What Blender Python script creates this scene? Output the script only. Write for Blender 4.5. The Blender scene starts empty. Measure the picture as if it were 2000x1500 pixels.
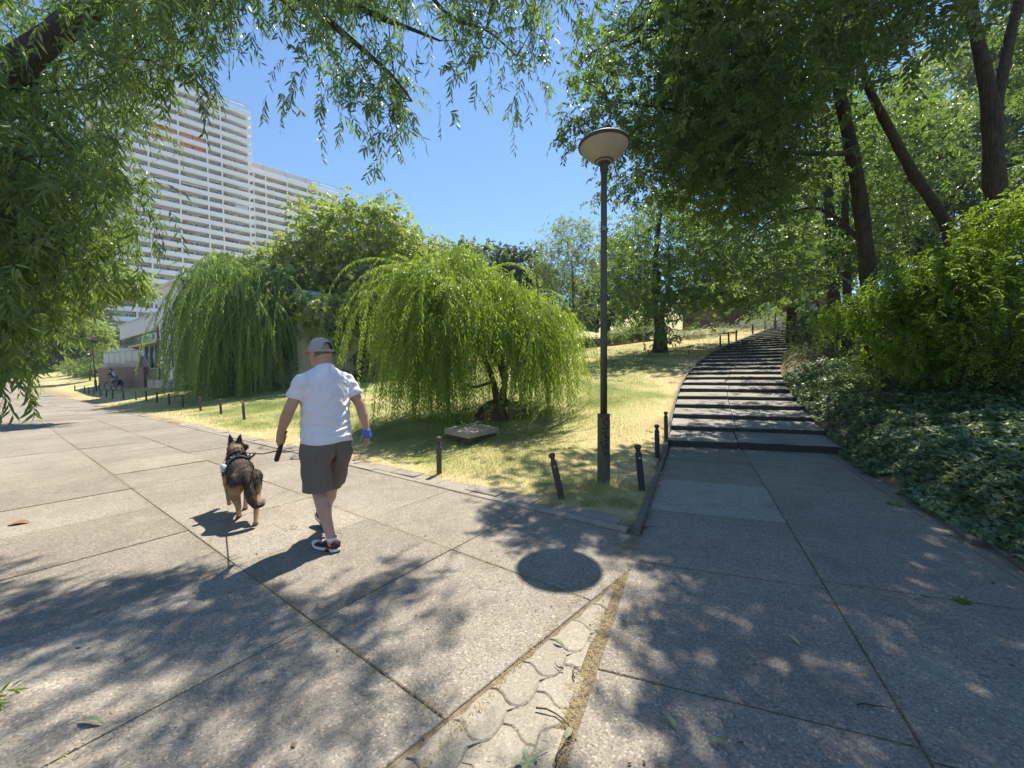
import bpy, bmesh, math, random
import numpy as np
from mathutils import Vector, Matrix

rng = np.random.default_rng(7)
random.seed(7)
scene = bpy.context.scene
col = scene.collection

# ------------------------------------------------------------------ camera
CAM_H = 1.5
FPX = 751.0                      # focal length in pixels of a 2000 px wide frame
HOR = 727.0                      # row of the horizon on the centre line
ROLL = math.radians(0.6)
_p = -math.atan((750.0 - HOR) / FPX)
cF = np.array([0, math.cos(_p), math.sin(_p)])
_U0 = np.array([0, -math.sin(_p), math.cos(_p)])
_X = np.array([1.0, 0, 0])
cU = math.cos(ROLL) * _U0 + math.sin(ROLL) * _X
cR = math.cos(ROLL) * _X - math.sin(ROLL) * _U0
cam_d = bpy.data.cameras.new('camera')
cam = bpy.data.objects.new('camera', cam_d)
col.objects.link(cam)
cam_d.sensor_width = 36.0
cam_d.sensor_fit = 'HORIZONTAL'
cam_d.lens = FPX / 2000.0 * 36.0
cam_d.clip_start = 0.05
cam_d.clip_end = 3000.0
cam.matrix_world = Matrix(((cR[0], cU[0], -cF[0], 0), (cR[1], cU[1], -cF[1], 0),
                           (cR[2], cU[2], -cF[2], CAM_H), (0, 0, 0, 1)))
scene.camera = cam

# ------------------------------------------------------------------ light
SUN_EL = math.radians(62.0)
SUN_AZ = math.radians(22.0)      # clockwise from +Y
SKY_STRENGTH = 0.082
SUN_STRENGTH = 4.9
EXPOSURE = 1.0
world = bpy.data.worlds.new('World')
scene.world = world
world.use_nodes = True
wn = world.node_tree
wn.nodes.clear()
w_out = wn.nodes.new('ShaderNodeOutputWorld')
w_bg = wn.nodes.new('ShaderNodeBackground')
w_sky = wn.nodes.new('ShaderNodeTexSky')
w_sky.sky_type = 'NISHITA'
w_sky.sun_disc = False
w_sky.sun_elevation = SUN_EL
w_sky.sun_rotation = SUN_AZ
w_sky.air_density = 1.4
w_sky.dust_density = 0.0
w_sky.ozone_density = 8.5
w_bg.inputs['Strength'].default_value = SKY_STRENGTH
wn.links.new(w_sky.outputs[0], w_bg.inputs['Color'])
wn.links.new(w_bg.outputs[0], w_out.inputs['Surface'])
sun_d = bpy.data.lights.new('sun', 'SUN')
sun_d.energy = SUN_STRENGTH
sun_d.angle = math.radians(0.53)
sun_d.color = (1.0, 0.93, 0.81)
sun = bpy.data.objects.new('sun', sun_d)
col.objects.link(sun)
SUNV = np.array([math.sin(SUN_AZ) * math.cos(SUN_EL), math.cos(SUN_AZ) * math.cos(SUN_EL), math.sin(SUN_EL)])
sun.rotation_euler = Vector(-SUNV).to_track_quat('-Z', 'Y').to_euler()
sun.location = (20, 50, 90)
scene.view_settings.view_transform = 'Standard'
scene.view_settings.look = 'None'
scene.view_settings.gamma = 1.0
scene.view_settings.exposure = EXPOSURE
scene.view_settings.use_curve_mapping = False
cy = scene.cycles
cy.max_bounces = 7
cy.diffuse_bounces = 4
cy.glossy_bounces = 3
cy.transmission_bounces = 4
cy.transparent_max_bounces = 6
cy.caustics_reflective = False
cy.caustics_refractive = False
cy.sample_clamp_indirect = 6.0

# ------------------------------------------------------------------ measuring helpers
def PX(px, py, D):
    """world point seen at photograph pixel (px, py), D metres in front of the lens"""
    return np.array([0, 0, CAM_H]) + D * (cF + cR * ((px - 1000) / FPX) + cU * ((750 - py) / FPX))

def nrm(v):
    v = np.asarray(v, float)
    return v / np.maximum(np.linalg.norm(v, axis=-1, keepdims=True), 1e-9)

def sstep(a, b, x):
    t = np.clip((x - a) / (b - a), 0, 1)
    return t * t * (3 - 2 * t)

# ------------------------------------------------------------------ ground plan
PU = np.array([-0.81, 0.587])    # along the main path
PV = np.array([0.587, 0.81])     # across it
KERB_V = 3.50
KC = PU * 1.12 + PV * 3.44       # corner where the two kerbs meet
AT = np.array([0.43, 0.903])     # up the side path
AS = np.array([0.943, -0.333])   # across the side path
def uv2xy(u, v):
    return np.multiply.outer(u, PU) + np.multiply.outer(v, PV)
def ab2xy(a, b):
    return KC + np.multiply.outer(a, AT) + np.multiply.outer(b, AS)

# the curved flight of steps: left edge, heading turning to the right
N_STEPS = 27
RISER, TREAD, SLOPE_IN_TREAD = 0.105, 0.93, 0.058
STAIR_W = 2.80
STEP_L = []                      # left edge points of every nosing
STEP_S = []                      # across directions
_pos = np.array([3.10, 7.62])
for k in range(N_STEPS + 1):
    hd = math.radians(25.5 + 21.0 * sstep(0, 20, float(k)))
    STEP_L.append(_pos.copy())
    ac = math.radians(19.0 + 20.0 * sstep(0, 20, float(k)))
    STEP_S.append(np.array([math.cos(ac), -math.sin(ac)]))
    _pos = _pos + TREAD * np.array([math.sin(hd), math.cos(hd)])
STEP_L = np.array(STEP_L)
STEP_S = np.array(STEP_S)
STEP_R = STEP_L + STEP_S * STAIR_W
STEP_Z = np.array([0.14 + k * (RISER + SLOPE_IN_TREAD) for k in range(N_STEPS + 1)])
# left line and right line of side path + steps, with heights
LEFT_LINE = np.vstack([[KC + AT * -6], [KC], STEP_L])
LEFT_Z = np.concatenate([[0, 0], STEP_Z - 0.05])
RIGHT_LINE = np.vstack([[[2.9, -3.0]], [[3.15, 1.2]], [[3.8, 2.75]], [[4.22, 3.8]], [[4.75, 4.9]], STEP_R[:1] + [[-0.25, -0.3]], STEP_R])
RIGHT_Z = np.concatenate([[0, 0, 0, 0, 0, 0], STEP_Z - 0.05])

def line_query(line, zs, x, y):
    """signed distance (positive = right of the line), height of nearest point"""
    best = np.full(x.shape, 1e9)
    sgn = np.zeros(x.shape)
    zb = np.zeros(x.shape)
    for i in range(len(line) - 1):
        a, b = line[i], line[i + 1]
        d = b - a
        L2 = d @ d
        t = ((x - a[0]) * d[0] + (y - a[1]) * d[1]) / L2
        tc = np.clip(t, 0 if i else -50, 1 if i < len(line) - 2 else 50)
        qx, qy = a[0] + tc * d[0], a[1] + tc * d[1]
        dist = np.hypot(x - qx, y - qy)
        s = np.sign((x - a[0]) * d[1] - (y - a[1]) * d[0])
        m = dist < best
        best = np.where(m, dist, best)
        sgn = np.where(m, s, sgn)
        zb = np.where(m, zs[i] + np.clip(tc, 0, 1) * (zs[i + 1] - zs[i]), zb)
    return best * sgn, zb

def path_z(u):
    return 0.026 * np.maximum(u - 42, 0)

def vnoise(x, y, s=1.0, seed=0):
    """cheap smooth noise, -1..1"""
    x = x * s + seed * 17.3
    y = y * s - seed * 9.1
    return (np.sin(x * 1.7 + 1.3 * np.sin(y * 0.9)) + np.sin(y * 2.1 + 1.7 * np.sin(x * 1.1 + 2)) + np.sin((x + y) * 1.3 + 0.7)) / 3.0

def regions(x, y):
    x = np.asarray(x, float); y = np.asarray(y, float)
    u = x * PU[0] + y * PU[1]
    v = x * PV[0] + y * PV[1]
    dl, zl = line_query(LEFT_LINE, LEFT_Z, x, y)
    dr, zr = line_query(RIGHT_LINE, RIGHT_Z, x, y)
    return u, v, dl, zl, dr, zr

def ground_z(x, y):
    x = np.asarray(x, float); y = np.asarray(y, float)
    u, v, dl, zl, dr, zr = regions(x, y)
    w = np.maximum(v - 3.75, 0)
    g = 0.165 - 0.02 * sstep(0, 14, u) + 0.085 * sstep(17, 34, u)
    zg = g * (np.sqrt(w * w + 1.2) - 1.095) + path_z(u) + 0.02 * vnoise(x, y, 0.8) * sstep(0.2, 1.5, w)
    zg = np.where(w > 40, zg - 0.06 * (w - 40), zg)
    # lawn meets the edge of the steps
    k = 1 - sstep(0.15, 5.0, -dl)
    zlawn = zg * (1 - k) + (np.where(dl < 0, zl, 0)) * k
    zlawn = np.where(v > 3.75, zlawn, path_z(u))
    # planted bank right of the steps
    d = np.maximum(dr, 0)
    zbank = zr + 0.22 * sstep(0, 0.5, d) + 0.13 * d + 0.05 * vnoise(x, y, 1.6, 2) * sstep(0.2, 1.0, d)
    zbank = np.minimum(zbank, zr + 2.2)
    # under the paving
    zmid = np.where(v > 6, np.minimum(zl, zr) - 0.30, -0.008)
    zmid = np.where((dl > 0) & (dr < 0), zmid, 0)
    left = dl <= 0
    z = np.where(dr > 0, zbank, np.where(left, zlawn, zmid))
    # the main path itself is sunk for its slabs
    onpath = left & (v < 3.72) & (v > -0.12)
    z = np.where(onpath, path_z(u) - 0.010, z)
    return z

def gz(x, y):
    return float(ground_z(np.array([x]), np.array([y]))[0])

def GP(px, py, it=60):
    """point of the ground seen at a photograph pixel"""
    d = cF + cR * ((px - 1000) / FPX) + cU * ((750 - py) / FPX)
    D = np.concatenate([np.linspace(1.0, 30, 1200), np.linspace(30, 140, 1200)])
    pts = np.array([0, 0, CAM_H]) + D[:, None] * d
    h = pts[:, 2] - ground_z(pts[:, 0], pts[:, 1])
    i = np.argmax(h < 0) if (h < 0).any() else len(D) - 1
    p = pts[i].copy()
    p[2] = gz(p[0], p[1])
    return p

def proj(p):
    q = np.asarray(p, float) - np.array([0, 0, CAM_H])
    f = q @ cF
    return np.stack([1000 + FPX * (q @ cR) / f, 750 - FPX * (q @ cU) / f], -1), f

def shadow_px(P):
    """photograph pixel where the sun throws the shadow of a point onto the level paving"""
    P = np.asarray(P, float); g = P - SUNV * (P[:, 2:3] / SUNV[2])
    q = g - np.array([0, 0, CAM_H]); f = q @ cF
    px = np.stack([1000 + FPX * (q @ cR) / np.maximum(f, .05), 750 - FPX * (q @ cU) / np.maximum(f, .05)], -1)
    px[f < 0.3] = (1000, 9000)
    return px

LIT_ZONE = [(140, 840), (900, 840), (905, 985), (1000, 1090), (1195, 1095), (1262, 1125), (1235, 1330), (1250, 1500), (900, 1500), (840, 1420), (900, 1250), (892, 1120), (770, 1085), (700, 1150), (570, 1165), (430, 1105), (330, 1115), (140, 1155)]
def keep_sun(B):
    """which points leave the open, sunlit part of the paths in the sun"""
    q = shadow_px(B); P = np.asarray(LIT_ZONE, float); x, y = q[:, 0], q[:, 1]; c = np.zeros(len(q), bool); j = len(P) - 1
    for i in range(len(P)):
        a, b = P[i], P[j]
        c ^= ((a[1] > y) != (b[1] > y)) & (x < (b[0] - a[0]) * (y - a[1]) / (b[1] - a[1] + 1e-9) + a[0]); j = i
    return ~c

# ------------------------------------------------------------------ mesh helpers
class Mesh:
    """collects shapes that become ONE mesh object"""
    def __init__(self):
        self.v, self.f3, self.f4, self.m3, self.m4, self.t = [], [], [], [], [], []
        self.n = 0
    def add(self, V, F3=None, F4=None, mi=0, tint=None):
        V = np.asarray(V, float).reshape(-1, 3)
        if F3 is not None and len(F3):
            F3 = np.asarray(F3, np.int64).reshape(-1, 3) + self.n
            self.f3.append(F3); self.m3.append(np.full(len(F3), mi, np.int32))
        if F4 is not None and len(F4):
            F4 = np.asarray(F4, np.int64).reshape(-1, 4) + self.n
            self.f4.append(F4); self.m4.append(np.full(len(F4), mi, np.int32))
        self.v.append(V)
        self.t.append(np.full(len(V), 0.5) if tint is None else np.asarray(tint, float).reshape(-1))
        self.n += len(V)
        return self
    def mesh(self, name, mats, smooth=False, attr=False):
        me = bpy.data.meshes.new(name)
        V = np.concatenate(self.v) if self.v else np.zeros((0, 3))
        F3 = np.concatenate(self.f3) if self.f3 else np.zeros((0, 3), np.int64)
        F4 = np.concatenate(self.f4) if self.f4 else np.zeros((0, 4), np.int64)
        M = np.concatenate(([*self.m3] or [np.zeros(0, np.int32)]) + ([*self.m4] or [np.zeros(0, np.int32)]))
        nl = F3.size + F4.size
        me.vertices.add(len(V)); me.vertices.foreach_set('co', V.astype(np.float32).ravel())
        me.loops.add(nl); me.loops.foreach_set('vertex_index', np.concatenate([F3.ravel(), F4.ravel()]).astype(np.int32))
        me.polygons.add(len(F3) + len(F4))
        ls = np.concatenate([np.arange(len(F3)) * 3, F3.size + np.arange(len(F4)) * 4]).astype(np.int32)
        me.polygons.foreach_set('loop_start', ls)
        if not isinstance(mats, (list, tuple)): mats = [mats]
        for m in mats: me.materials.append(m)
        me.polygons.foreach_set('material_index', M)
        if attr:
            a = me.attributes.new('tint', 'FLOAT', 'POINT')
            a.data.foreach_set('value', np.concatenate(self.t).astype(np.float32))
        me.update(calc_edges=True)
        me.polygons.foreach_set('use_smooth', np.full(len(me.polygons), bool(smooth)))
        return me
    def build(self, name, mats, parent=None, smooth=False, attr=False, kind=None, label=None):
        o = bpy.data.objects.new(name, self.mesh(name, mats, smooth, attr))
        col.objects.link(o)
        if parent is not None: o.parent = parent
        if kind: o['kind'] = kind
        if label: o['label'] = label
        return o
    # --- shapes
    def box(self, c, s, R=None, mi=0, bev=0.0):
        hx, hy, hz = np.asarray(s, float) / 2
        if bev <= 0:
            V = np.array([[x, y, z] for z in (-hz, hz) for y in (-hy, hy) for x in (-hx, hx)])
            F = [[0, 2, 3, 1], [4, 5, 7, 6], [0, 1, 5, 4], [2, 6, 7, 3], [0, 4, 6, 2], [1, 3, 7, 5]]
        else:
            b = bev
            ring = lambda ix, iy, z: [[-hx + ix, -hy + iy, z], [hx - ix, -hy + iy, z], [hx - ix, hy - iy, z], [-hx + ix, hy - iy, z]]
            V = np.array(ring(b, b, -hz) + ring(0, 0, -hz + b) + ring(0, 0, hz - b) + ring(b, b, hz))
            F = [[3, 2, 1, 0], [12, 13, 14, 15]]
            for r in range(3):
                for i in range(4):
                    j = (i + 1) % 4
                    F.append([r * 4 + i, r * 4 + j, r * 4 + 4 + j, r * 4 + 4 + i])
        if R is not None: V = V @ np.asarray(R).T
        return self.add(V + np.asarray(c, float), None, F, mi)
    def prism(self, poly, z0, z1, mi=0, bev=0.0):
        """vertical prism over a polygon (counter-clockwise), z1 may be an array"""
        P = np.asarray(poly, float); n = len(P)
        z1 = np.broadcast_to(np.asarray(z1, float), (n,)); z0 = np.broadcast_to(np.asarray(z0, float), (n,))
        c = P.mean(0)
        rings = [np.c_[P, z0], np.c_[P, z1 - bev]]
        if bev > 0:
            d = P - c
            rings.append(np.c_[c + d * (1 - bev / np.maximum(np.linalg.norm(d, axis=1, keepdims=True), 1e-6) * 1.3), z1])
        V = np.vstack(rings + [np.append(c, z1.mean())[None]])
        k = len(rings); F4 = []; F3 = []
        for r in range(k - 1):
            for i in range(n):
                j = (i + 1) % n
                F4.append([r * n + i, r * n + j, (r + 1) * n + j, (r + 1) * n + i])
        for i in range(n):
            F3.append([(k - 1) * n + i, (k - 1) * n + (i + 1) % n, k * n])
        return self.add(V, F3, F4, mi)
    def tube(self, pts, rad, seg=8, mi=0, caps=True, tint=None, sq=None, frame=None):
        pts = np.asarray(pts, float); n = len(pts)
        rad = np.broadcast_to(np.asarray(rad, float), (n,))
        T = nrm(np.gradient(pts, axis=0))
        ref = np.array([0, 0, 1.0]) if frame is None else np.asarray(frame, float)
        if frame is None and abs(T[:, 2]).mean() > 0.8: ref = np.array([0, 1.0, 0])
        A = nrm(np.cross(T, ref)); B = np.cross(A, T)
        sqx, sqy = sq if sq is not None else (1.0, 1.0)
        sqx = np.broadcast_to(np.asarray(sqx, float), (n,)); sqy = np.broadcast_to(np.asarray(sqy, float), (n,))
        a = np.arange(seg) * 2 * math.pi / seg
        V = pts[:, None] + (A[:, None] * (np.cos(a)[None, :, None] * sqx[:, None, None]) + B[:, None] * (np.sin(a)[None, :, None] * sqy[:, None, None])) * rad[:, None, None]
        i = np.arange(n - 1)[:, None] * seg; j = np.arange(seg)[None]; jn = (j + 1) % seg
        F = np.stack([i + j, i + jn, i + seg + jn, i + seg + j], -1).reshape(-1, 4)
        V = V.reshape(-1, 3); F3 = []
        if caps:
            V = np.vstack([V, pts[:1], pts[-1:]])
            for q in range(seg):
                F3.append([(q + 1) % seg, q, n * seg]); F3.append([(n - 1) * seg + q, (n - 1) * seg + (q + 1) % seg, n * seg + 1])
        return self.add(V, F3, F, mi, None if tint is None else np.full(len(V), tint))
    def lathe(self, prof, c=(0, 0, 0), seg=24, mi=0, caps=True):
        prof = np.asarray(prof, float)
        return self.tube(np.c_[np.zeros(len(prof)), np.zeros(len(prof)), prof[:, 1]] + np.asarray(c, float), prof[:, 0], seg, mi, caps) if np.all(np.diff(prof[:, 1]) > 0) else self._rev(prof, c, seg, mi)
    def _rev(self, prof, c, seg, mi):
        a = np.arange(seg) * 2 * math.pi / seg
        V = np.stack([prof[:, :1] * np.cos(a), prof[:, :1] * np.sin(a), np.repeat(prof[:, 1:], seg, 1)], -1).reshape(-1, 3) + np.asarray(c, float)
        n = len(prof); i = np.arange(n - 1)[:, None] * seg; j = np.arange(seg)[None]; jn = (j + 1) % seg
        F = np.stack([i + j, i + jn, i + seg + jn, i + seg + j], -1).reshape(-1, 4)
        return self.add(V, None, F, mi)
    def capsule(self, a, b, ra, rb, seg=14, sq=(1, 1), frame=None):
        """tapered limb with round ends"""
        a = np.asarray(a, float); b = np.asarray(b, float); d = nrm(b - a)
        L = np.linalg.norm(b - a)
        ts, rs = [], []
        for q in np.linspace(-90, 0, 6)[0:-1]:
            ts.append(ra * math.sin(math.radians(q))); rs.append(max(ra * math.cos(math.radians(q)), 1e-4))
        for q in np.linspace(0, 1, 4):
            ts.append(L * q); rs.append(ra + (rb - ra) * q)
        for q in np.linspace(0, 90, 6)[1:]:
            ts.append(L + rb * math.sin(math.radians(q))); rs.append(max(rb * math.cos(math.radians(q)), 1e-4))
        pts = a + np.array(ts)[:, None] * d
        return self.tube(pts, rs, seg, caps=True, sq=sq, frame=frame)
    def ball(self, c, r, seg=14, rings=9):
        r = np.broadcast_to(np.asarray(r, float), (3,))
        th = np.linspace(0, math.pi, rings); ph = np.arange(seg) * 2 * math.pi / seg
        V = np.stack([np.outer(np.sin(th), np.cos(ph)), np.outer(np.sin(th), np.sin(ph)), np.repeat(np.cos(th)[:, None], seg, 1)], -1).reshape(-1, 3) * r + np.asarray(c, float)
        i = np.arange(rings - 1)[:, None] * seg; j = np.arange(seg)[None]; jn = (j + 1) % seg
        F = np.stack([i + j, i + seg + j, i + seg + jn, i + jn], -1).reshape(-1, 4)
        return self.add(V, None, F)

def tag(o, label, cat, group=None):
    o['label'] = label; o['category'] = cat
    if group: o['group'] = group
    return o

def thing(name, label, cat, loc=(0, 0, 0), rz=0.0, group=None):
    o = bpy.data.objects.new(name, None)
    col.objects.link(o)
    o.empty_display_size = 0.2
    o.location = tuple(float(q) for q in loc); o.rotation_euler = (0, 0, rz)
    return tag(o, label, cat, group)

def struct(name, loc=(0, 0, 0)):
    o = bpy.data.objects.new(name, None)
    col.objects.link(o)
    o.location = loc
    o['kind'] = 'structure'
    return o

def copy_tree(o, parent=None):
    c = o.copy(); col.objects.link(c)
    if parent is not None: c.parent = parent
    for ch in o.children: copy_tree(ch, c)
    return c

def inst(name, me, loc, rz=0.0, parent=None, rot=None):
    o = bpy.data.objects.new(name, me); col.objects.link(o)
    o.location = tuple(float(q) for q in loc)
    o.rotation_euler = rot if rot is not None else (0, 0, rz)
    if parent is not None: o.parent = parent
    return o

# ------------------------------------------------------------------ materials
def lin(r, g, b):
    f = lambda c: (c / 255 / 12.92) if c / 255 <= 0.04045 else ((c / 255 + 0.055) / 1.055) ** 2.4
    return (f(r), f(g), f(b))

class NT:
    def __init__(self, m):
        self.t = m.node_tree; self.t.nodes.clear()
    def n(self, k, **kw):
        nd = self.t.nodes.new(k)
        for a, b in kw.items():
            if a.startswith('i_'):
                key = a[2:]
                key = int(key) if key.isdigit() else key.replace('_', ' ')
                nd.inputs[key].default_value = b
            else: setattr(nd, a, b)
        return nd
    def l(self, a, b): self.t.links.new(a, b)
    def ramp(self, fac, stops):
        r = self.n('ShaderNodeValToRGB')
        e = r.color_ramp.elements
        while len(e) < len(stops): e.new(0.5)
        for el, (p, c) in zip(e, stops):
            el.position = p; el.color = (*c, 1) if len(c) == 3 else c
        self.l(fac, r.inputs[0]); return r.outputs[0]
    def noise(self, vec, scale, detail=4, rough=0.6):
        nd = self.n('ShaderNodeTexNoise', i_Scale=scale, i_Detail=detail, i_Roughness=rough)
        self.l(vec, nd.inputs['Vector']); return nd.outputs[0]
    def mix(self, f, a, b, mode='MIX'):
        m = self.n('ShaderNodeMix', data_type='RGBA', blend_type=mode)
        for s, v in ((m.inputs[0], f), (m.inputs[6], a), (m.inputs[7], b)):
            if isinstance(v, bpy.types.NodeSocket): self.l(v, s)
            elif isinstance(v, (tuple, list)): s.default_value = (*v, 1) if len(v) == 3 else v
            else: s.default_value = v
        return m.outputs[2]
    def math(self, op, a, b=0.5, c=None):
        m = self.n('ShaderNodeMath', operation=op)
        for s, v in zip(m.inputs, (a, b, c)):
            if v is None: continue
            if isinstance(v, bpy.types.NodeSocket): self.l(v, s)
            else: s.default_value = v
        return m.outputs[0]

def new_mat(name):
    m = bpy.data.materials.new(name); m.use_nodes = True
    return m, NT(m)

def mat(name, c, rough=0.6, var=0.15, scale=8.0, bump=0.0, bscale=60.0, metal=0.0, coat=0.0, rand=0.0, spec=0.5):
    """plain surface with mottled colour and fine relief"""
    m, t = new_mat(name)
    out = t.n('ShaderNodeOutputMaterial'); b = t.n('ShaderNodeBsdfPrincipled', i_Roughness=rough, i_Metallic=metal)
    b.inputs['Specular IOR Level'].default_value = spec
    b.inputs['Coat Weight'].default_value = coat
    geo = t.n('ShaderNodeNewGeometry')
    nz = t.noise(geo.outputs['Position'], scale, 5)
    k = t.math('MULTIPLY_ADD', nz, 2 * var, 1 - var)
    if rand > 0:
        oi = t.n('ShaderNodeObjectInfo')
        k = t.math('MULTIPLY', k, t.math('MULTIPLY_ADD', oi.outputs['Random'], 2 * rand, 1 - rand))
    cc = t.n('ShaderNodeVectorMath', operation='SCALE'); cc.inputs[0].default_value = c
    t.l(k, cc.inputs['Scale']); t.l(cc.outputs[0], b.inputs['Base Color'])
    if bump > 0:
        bn = t.noise(geo.outputs['Position'], bscale, 4)
        bp = t.n('ShaderNodeBump', i_Strength=1.0, i_Distance=bump); t.l(bn, bp.inputs['Height']); t.l(bp.outputs[0], b.inputs['Normal'])
    t.l(b.outputs[0], out.inputs[0])
    return m

def leaf_mat(name, dark, light, trans, tfac=0.45, rough=0.38, spec=0.5, yellow=None):
    """leaf: tint attribute 0..1 runs dark to light, light passes through"""
    m, t = new_mat(name)
    out = t.n('ShaderNodeOutputMaterial')
    at = t.n('ShaderNodeAttribute', attribute_name='tint')
    c = t.mix(at.outputs['Fac'], dark, light)
    if yellow is not None:
        c = t.mix(t.ramp(at.outputs['Fac'], [(0.93, (0, 0, 0)), (0.97, (1, 1, 1))]), c, yellow)
    b = t.n('ShaderNodeBsdfPrincipled', i_Roughness=rough)
    b.inputs['Specular IOR Level'].default_value = spec
    t.l(c, b.inputs['Base Color'])
    tr = t.n('ShaderNodeBsdfTranslucent')
    t.l(t.mix(at.outputs['Fac'], tuple(q * 0.75 for q in trans), trans), tr.inputs['Color'])
    ms = t.n('ShaderNodeMixShader'); ms.inputs[0].default_value = tfac
    t.l(b.outputs[0], ms.inputs[1]); t.l(tr.outputs[0], ms.inputs[2]); t.l(ms.outputs[0], out.inputs[0])
    return m

M = {}
# paving with exposed aggregate
def paving_mat(name, base, pale, rand=0.1, speck=1.0):
    m, t = new_mat(name)
    out = t.n('ShaderNodeOutputMaterial'); b = t.n('ShaderNodeBsdfPrincipled', i_Roughness=0.85)
    b.inputs['Specular IOR Level'].default_value = 0.25
    geo = t.n('ShaderNodeNewGeometry'); pos = geo.outputs['Position']
    big = t.noise(pos, 0.9, 6, 0.65)
    mid = t.noise(pos, 9.0, 5, 0.6)
    vo = t.n('ShaderNodeTexVoronoi', i_Scale=120.0); t.l(pos, vo.inputs['Vector'])
    sp = t.n('ShaderNodeSeparateColor'); t.l(vo.outputs['Color'], sp.inputs[0])
    c = t.mix(t.ramp(big, [(0.3, (0, 0, 0)), (0.7, (1, 1, 1))]), base, pale)
    c = t.mix(t.math('MULTIPLY', t.ramp(mid, [(0.35, (0, 0, 0)), (0.75, (1, 1, 1))]), 0.25), c, tuple(q * 0.62 for q in base))
    k = t.ramp(sp.outputs[0], [(0.0, (0.50, 0.50, 0.52)), (0.35, (0.86, 0.85, 0.85)), (0.7, (1.06, 1.05, 1.03)), (0.93, (1.15, 1.13, 1.1)), (1.0, (1.9, 1.85, 1.7))])
    c = t.mix(0.85 * speck, c, k, 'MULTIPLY')
    oi = t.n('ShaderNodeObjectInfo')
    r = t.math('MULTIPLY_ADD', oi.outputs['Random'], 2 * rand, 1 - rand)
    sc = t.n('ShaderNodeVectorMath', operation='SCALE'); t.l(c, sc.inputs[0]); t.l(r, sc.inputs['Scale'])
    # dirt worked into stains
    st = t.noise(pos, 2.3, 7, 0.7)
    c2 = t.mix(t.math('MULTIPLY', t.ramp(st, [(0.52, (0, 0, 0)), (0.72, (1, 1, 1))]), 0.4), sc.outputs[0], (0.10, 0.085, 0.065))
    # hairline cracks and pale worn patches
    wv = t.n('ShaderNodeVectorMath', operation='MULTIPLY_ADD'); t.l(t.n('ShaderNodeTexNoise', i_Scale=3.0, i_Detail=4.0).outputs[1], wv.inputs[0]); wv.inputs[1].default_value = (.5, .5, .5); t.l(pos, wv.inputs[2])
    ve = t.n('ShaderNodeTexVoronoi', feature='DISTANCE_TO_EDGE', i_Scale=0.62); t.l(wv.outputs[0], ve.inputs['Vector'])
    ck = t.math('MULTIPLY', t.ramp(ve.outputs['Distance'], [(0.0, (1, 1, 1)), (0.0045, (0, 0, 0))]), t.ramp(t.noise(pos, 0.7, 2), [(0.5, (0, 0, 0)), (0.58, (1, 1, 1))]))
    c2 = t.mix(t.math('MULTIPLY', ck, 0.6), c2, (0.05, 0.042, 0.032))
    pw = t.noise(pos, 1.7, 5, 0.7)
    c2 = t.mix(t.math('MULTIPLY', t.ramp(pw, [(0.56, (0, 0, 0)), (0.70, (1, 1, 1))]), 0.35), c2, tuple(min(q * 1.25, .6) for q in pale))
    t.l(c2, b.inputs['Base Color'])
    bp = t.n('ShaderNodeBump', i_Strength=0.55, i_Distance=0.004)
    h = t.math('ADD', t.math('MULTIPLY', vo.outputs['Distance'], -0.8), t.math('MULTIPLY', mid, 0.8))
    t.l(h, bp.inputs['Height']); t.l(bp.outputs[0], b.inputs['Normal'])
    t.l(b.outputs[0], out.inputs[0])
    return m

M['slab'] = paving_mat('path_concrete', (0.235, 0.208, 0.168), (0.315, 0.28, 0.228), 0.13)
M['slab_dark'] = paving_mat('side_path_concrete', (0.22, 0.193, 0.157), (0.28, 0.25, 0.202), 0.10)
M['slab_pale'] = paving_mat('fresh_concrete', (0.31, 0.285, 0.245), (0.37, 0.34, 0.295), 0.03, 0.8)
M['paver'] = paving_mat('paver_concrete', (0.28, 0.25, 0.195), (0.35, 0.31, 0.245), 0.10, 0.55)
M['kerb'] = paving_mat('kerb_concrete', (0.28, 0.25, 0.205), (0.34, 0.305, 0.25), 0.10, 0.6)
M['edging'] = mat('edging_concrete', (0.14, 0.125, 0.105), 0.9, 0.4, 9, 0.004, 50)
M['step'] = paving_mat('step_concrete', (0.25, 0.235, 0.205), (0.32, 0.30, 0.265), 0.07)
M['riser'] = mat('step_front_dirt_and_shade', (0.055, 0.05, 0.043), 0.95, 0.5, 7, 0.004, 40)  # dark from dirt and from shade put into the colour of the fronts
def bark_mat(name, c, k=1.0):
    m, t = new_mat(name)
    out = t.n('ShaderNodeOutputMaterial'); b = t.n('ShaderNodeBsdfPrincipled', i_Roughness=0.95)
    b.inputs['Specular IOR Level'].default_value = 0.15
    geo = t.n('ShaderNodeNewGeometry'); mp = t.n('ShaderNodeMapping'); mp.inputs['Scale'].default_value = (1, 1, 0.16)
    t.l(geo.outputs['Position'], mp.inputs['Vector'])
    n1 = t.noise(mp.outputs[0], 34 * k, 5, 0.65); n2 = t.noise(geo.outputs['Position'], 5, 5, 0.6)
    f = t.math('ADD', t.math('MULTIPLY', n1, 0.75), t.math('MULTIPLY', n2, 0.35))
    t.l(t.ramp(f, [(0.32, tuple(q * 0.35 for q in c)), (0.55, c), (0.78, tuple(q * 1.9 for q in c))]), b.inputs['Base Color'])
    bp = t.n('ShaderNodeBump', i_Strength=1.0, i_Distance=0.045); t.l(n1, bp.inputs['Height']); t.l(bp.outputs[0], b.inputs['Normal'])
    t.l(b.outputs[0], out.inputs[0]); return m
M['bark'] = bark_mat('bark', (0.095, 0.075, 0.055))
M['bark_dark'] = bark_mat('bark_dark', (0.075, 0.064, 0.050))
M['bark_red'] = bark_mat('bark_willow', (0.19, 0.115, 0.075), 1.5)
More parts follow.
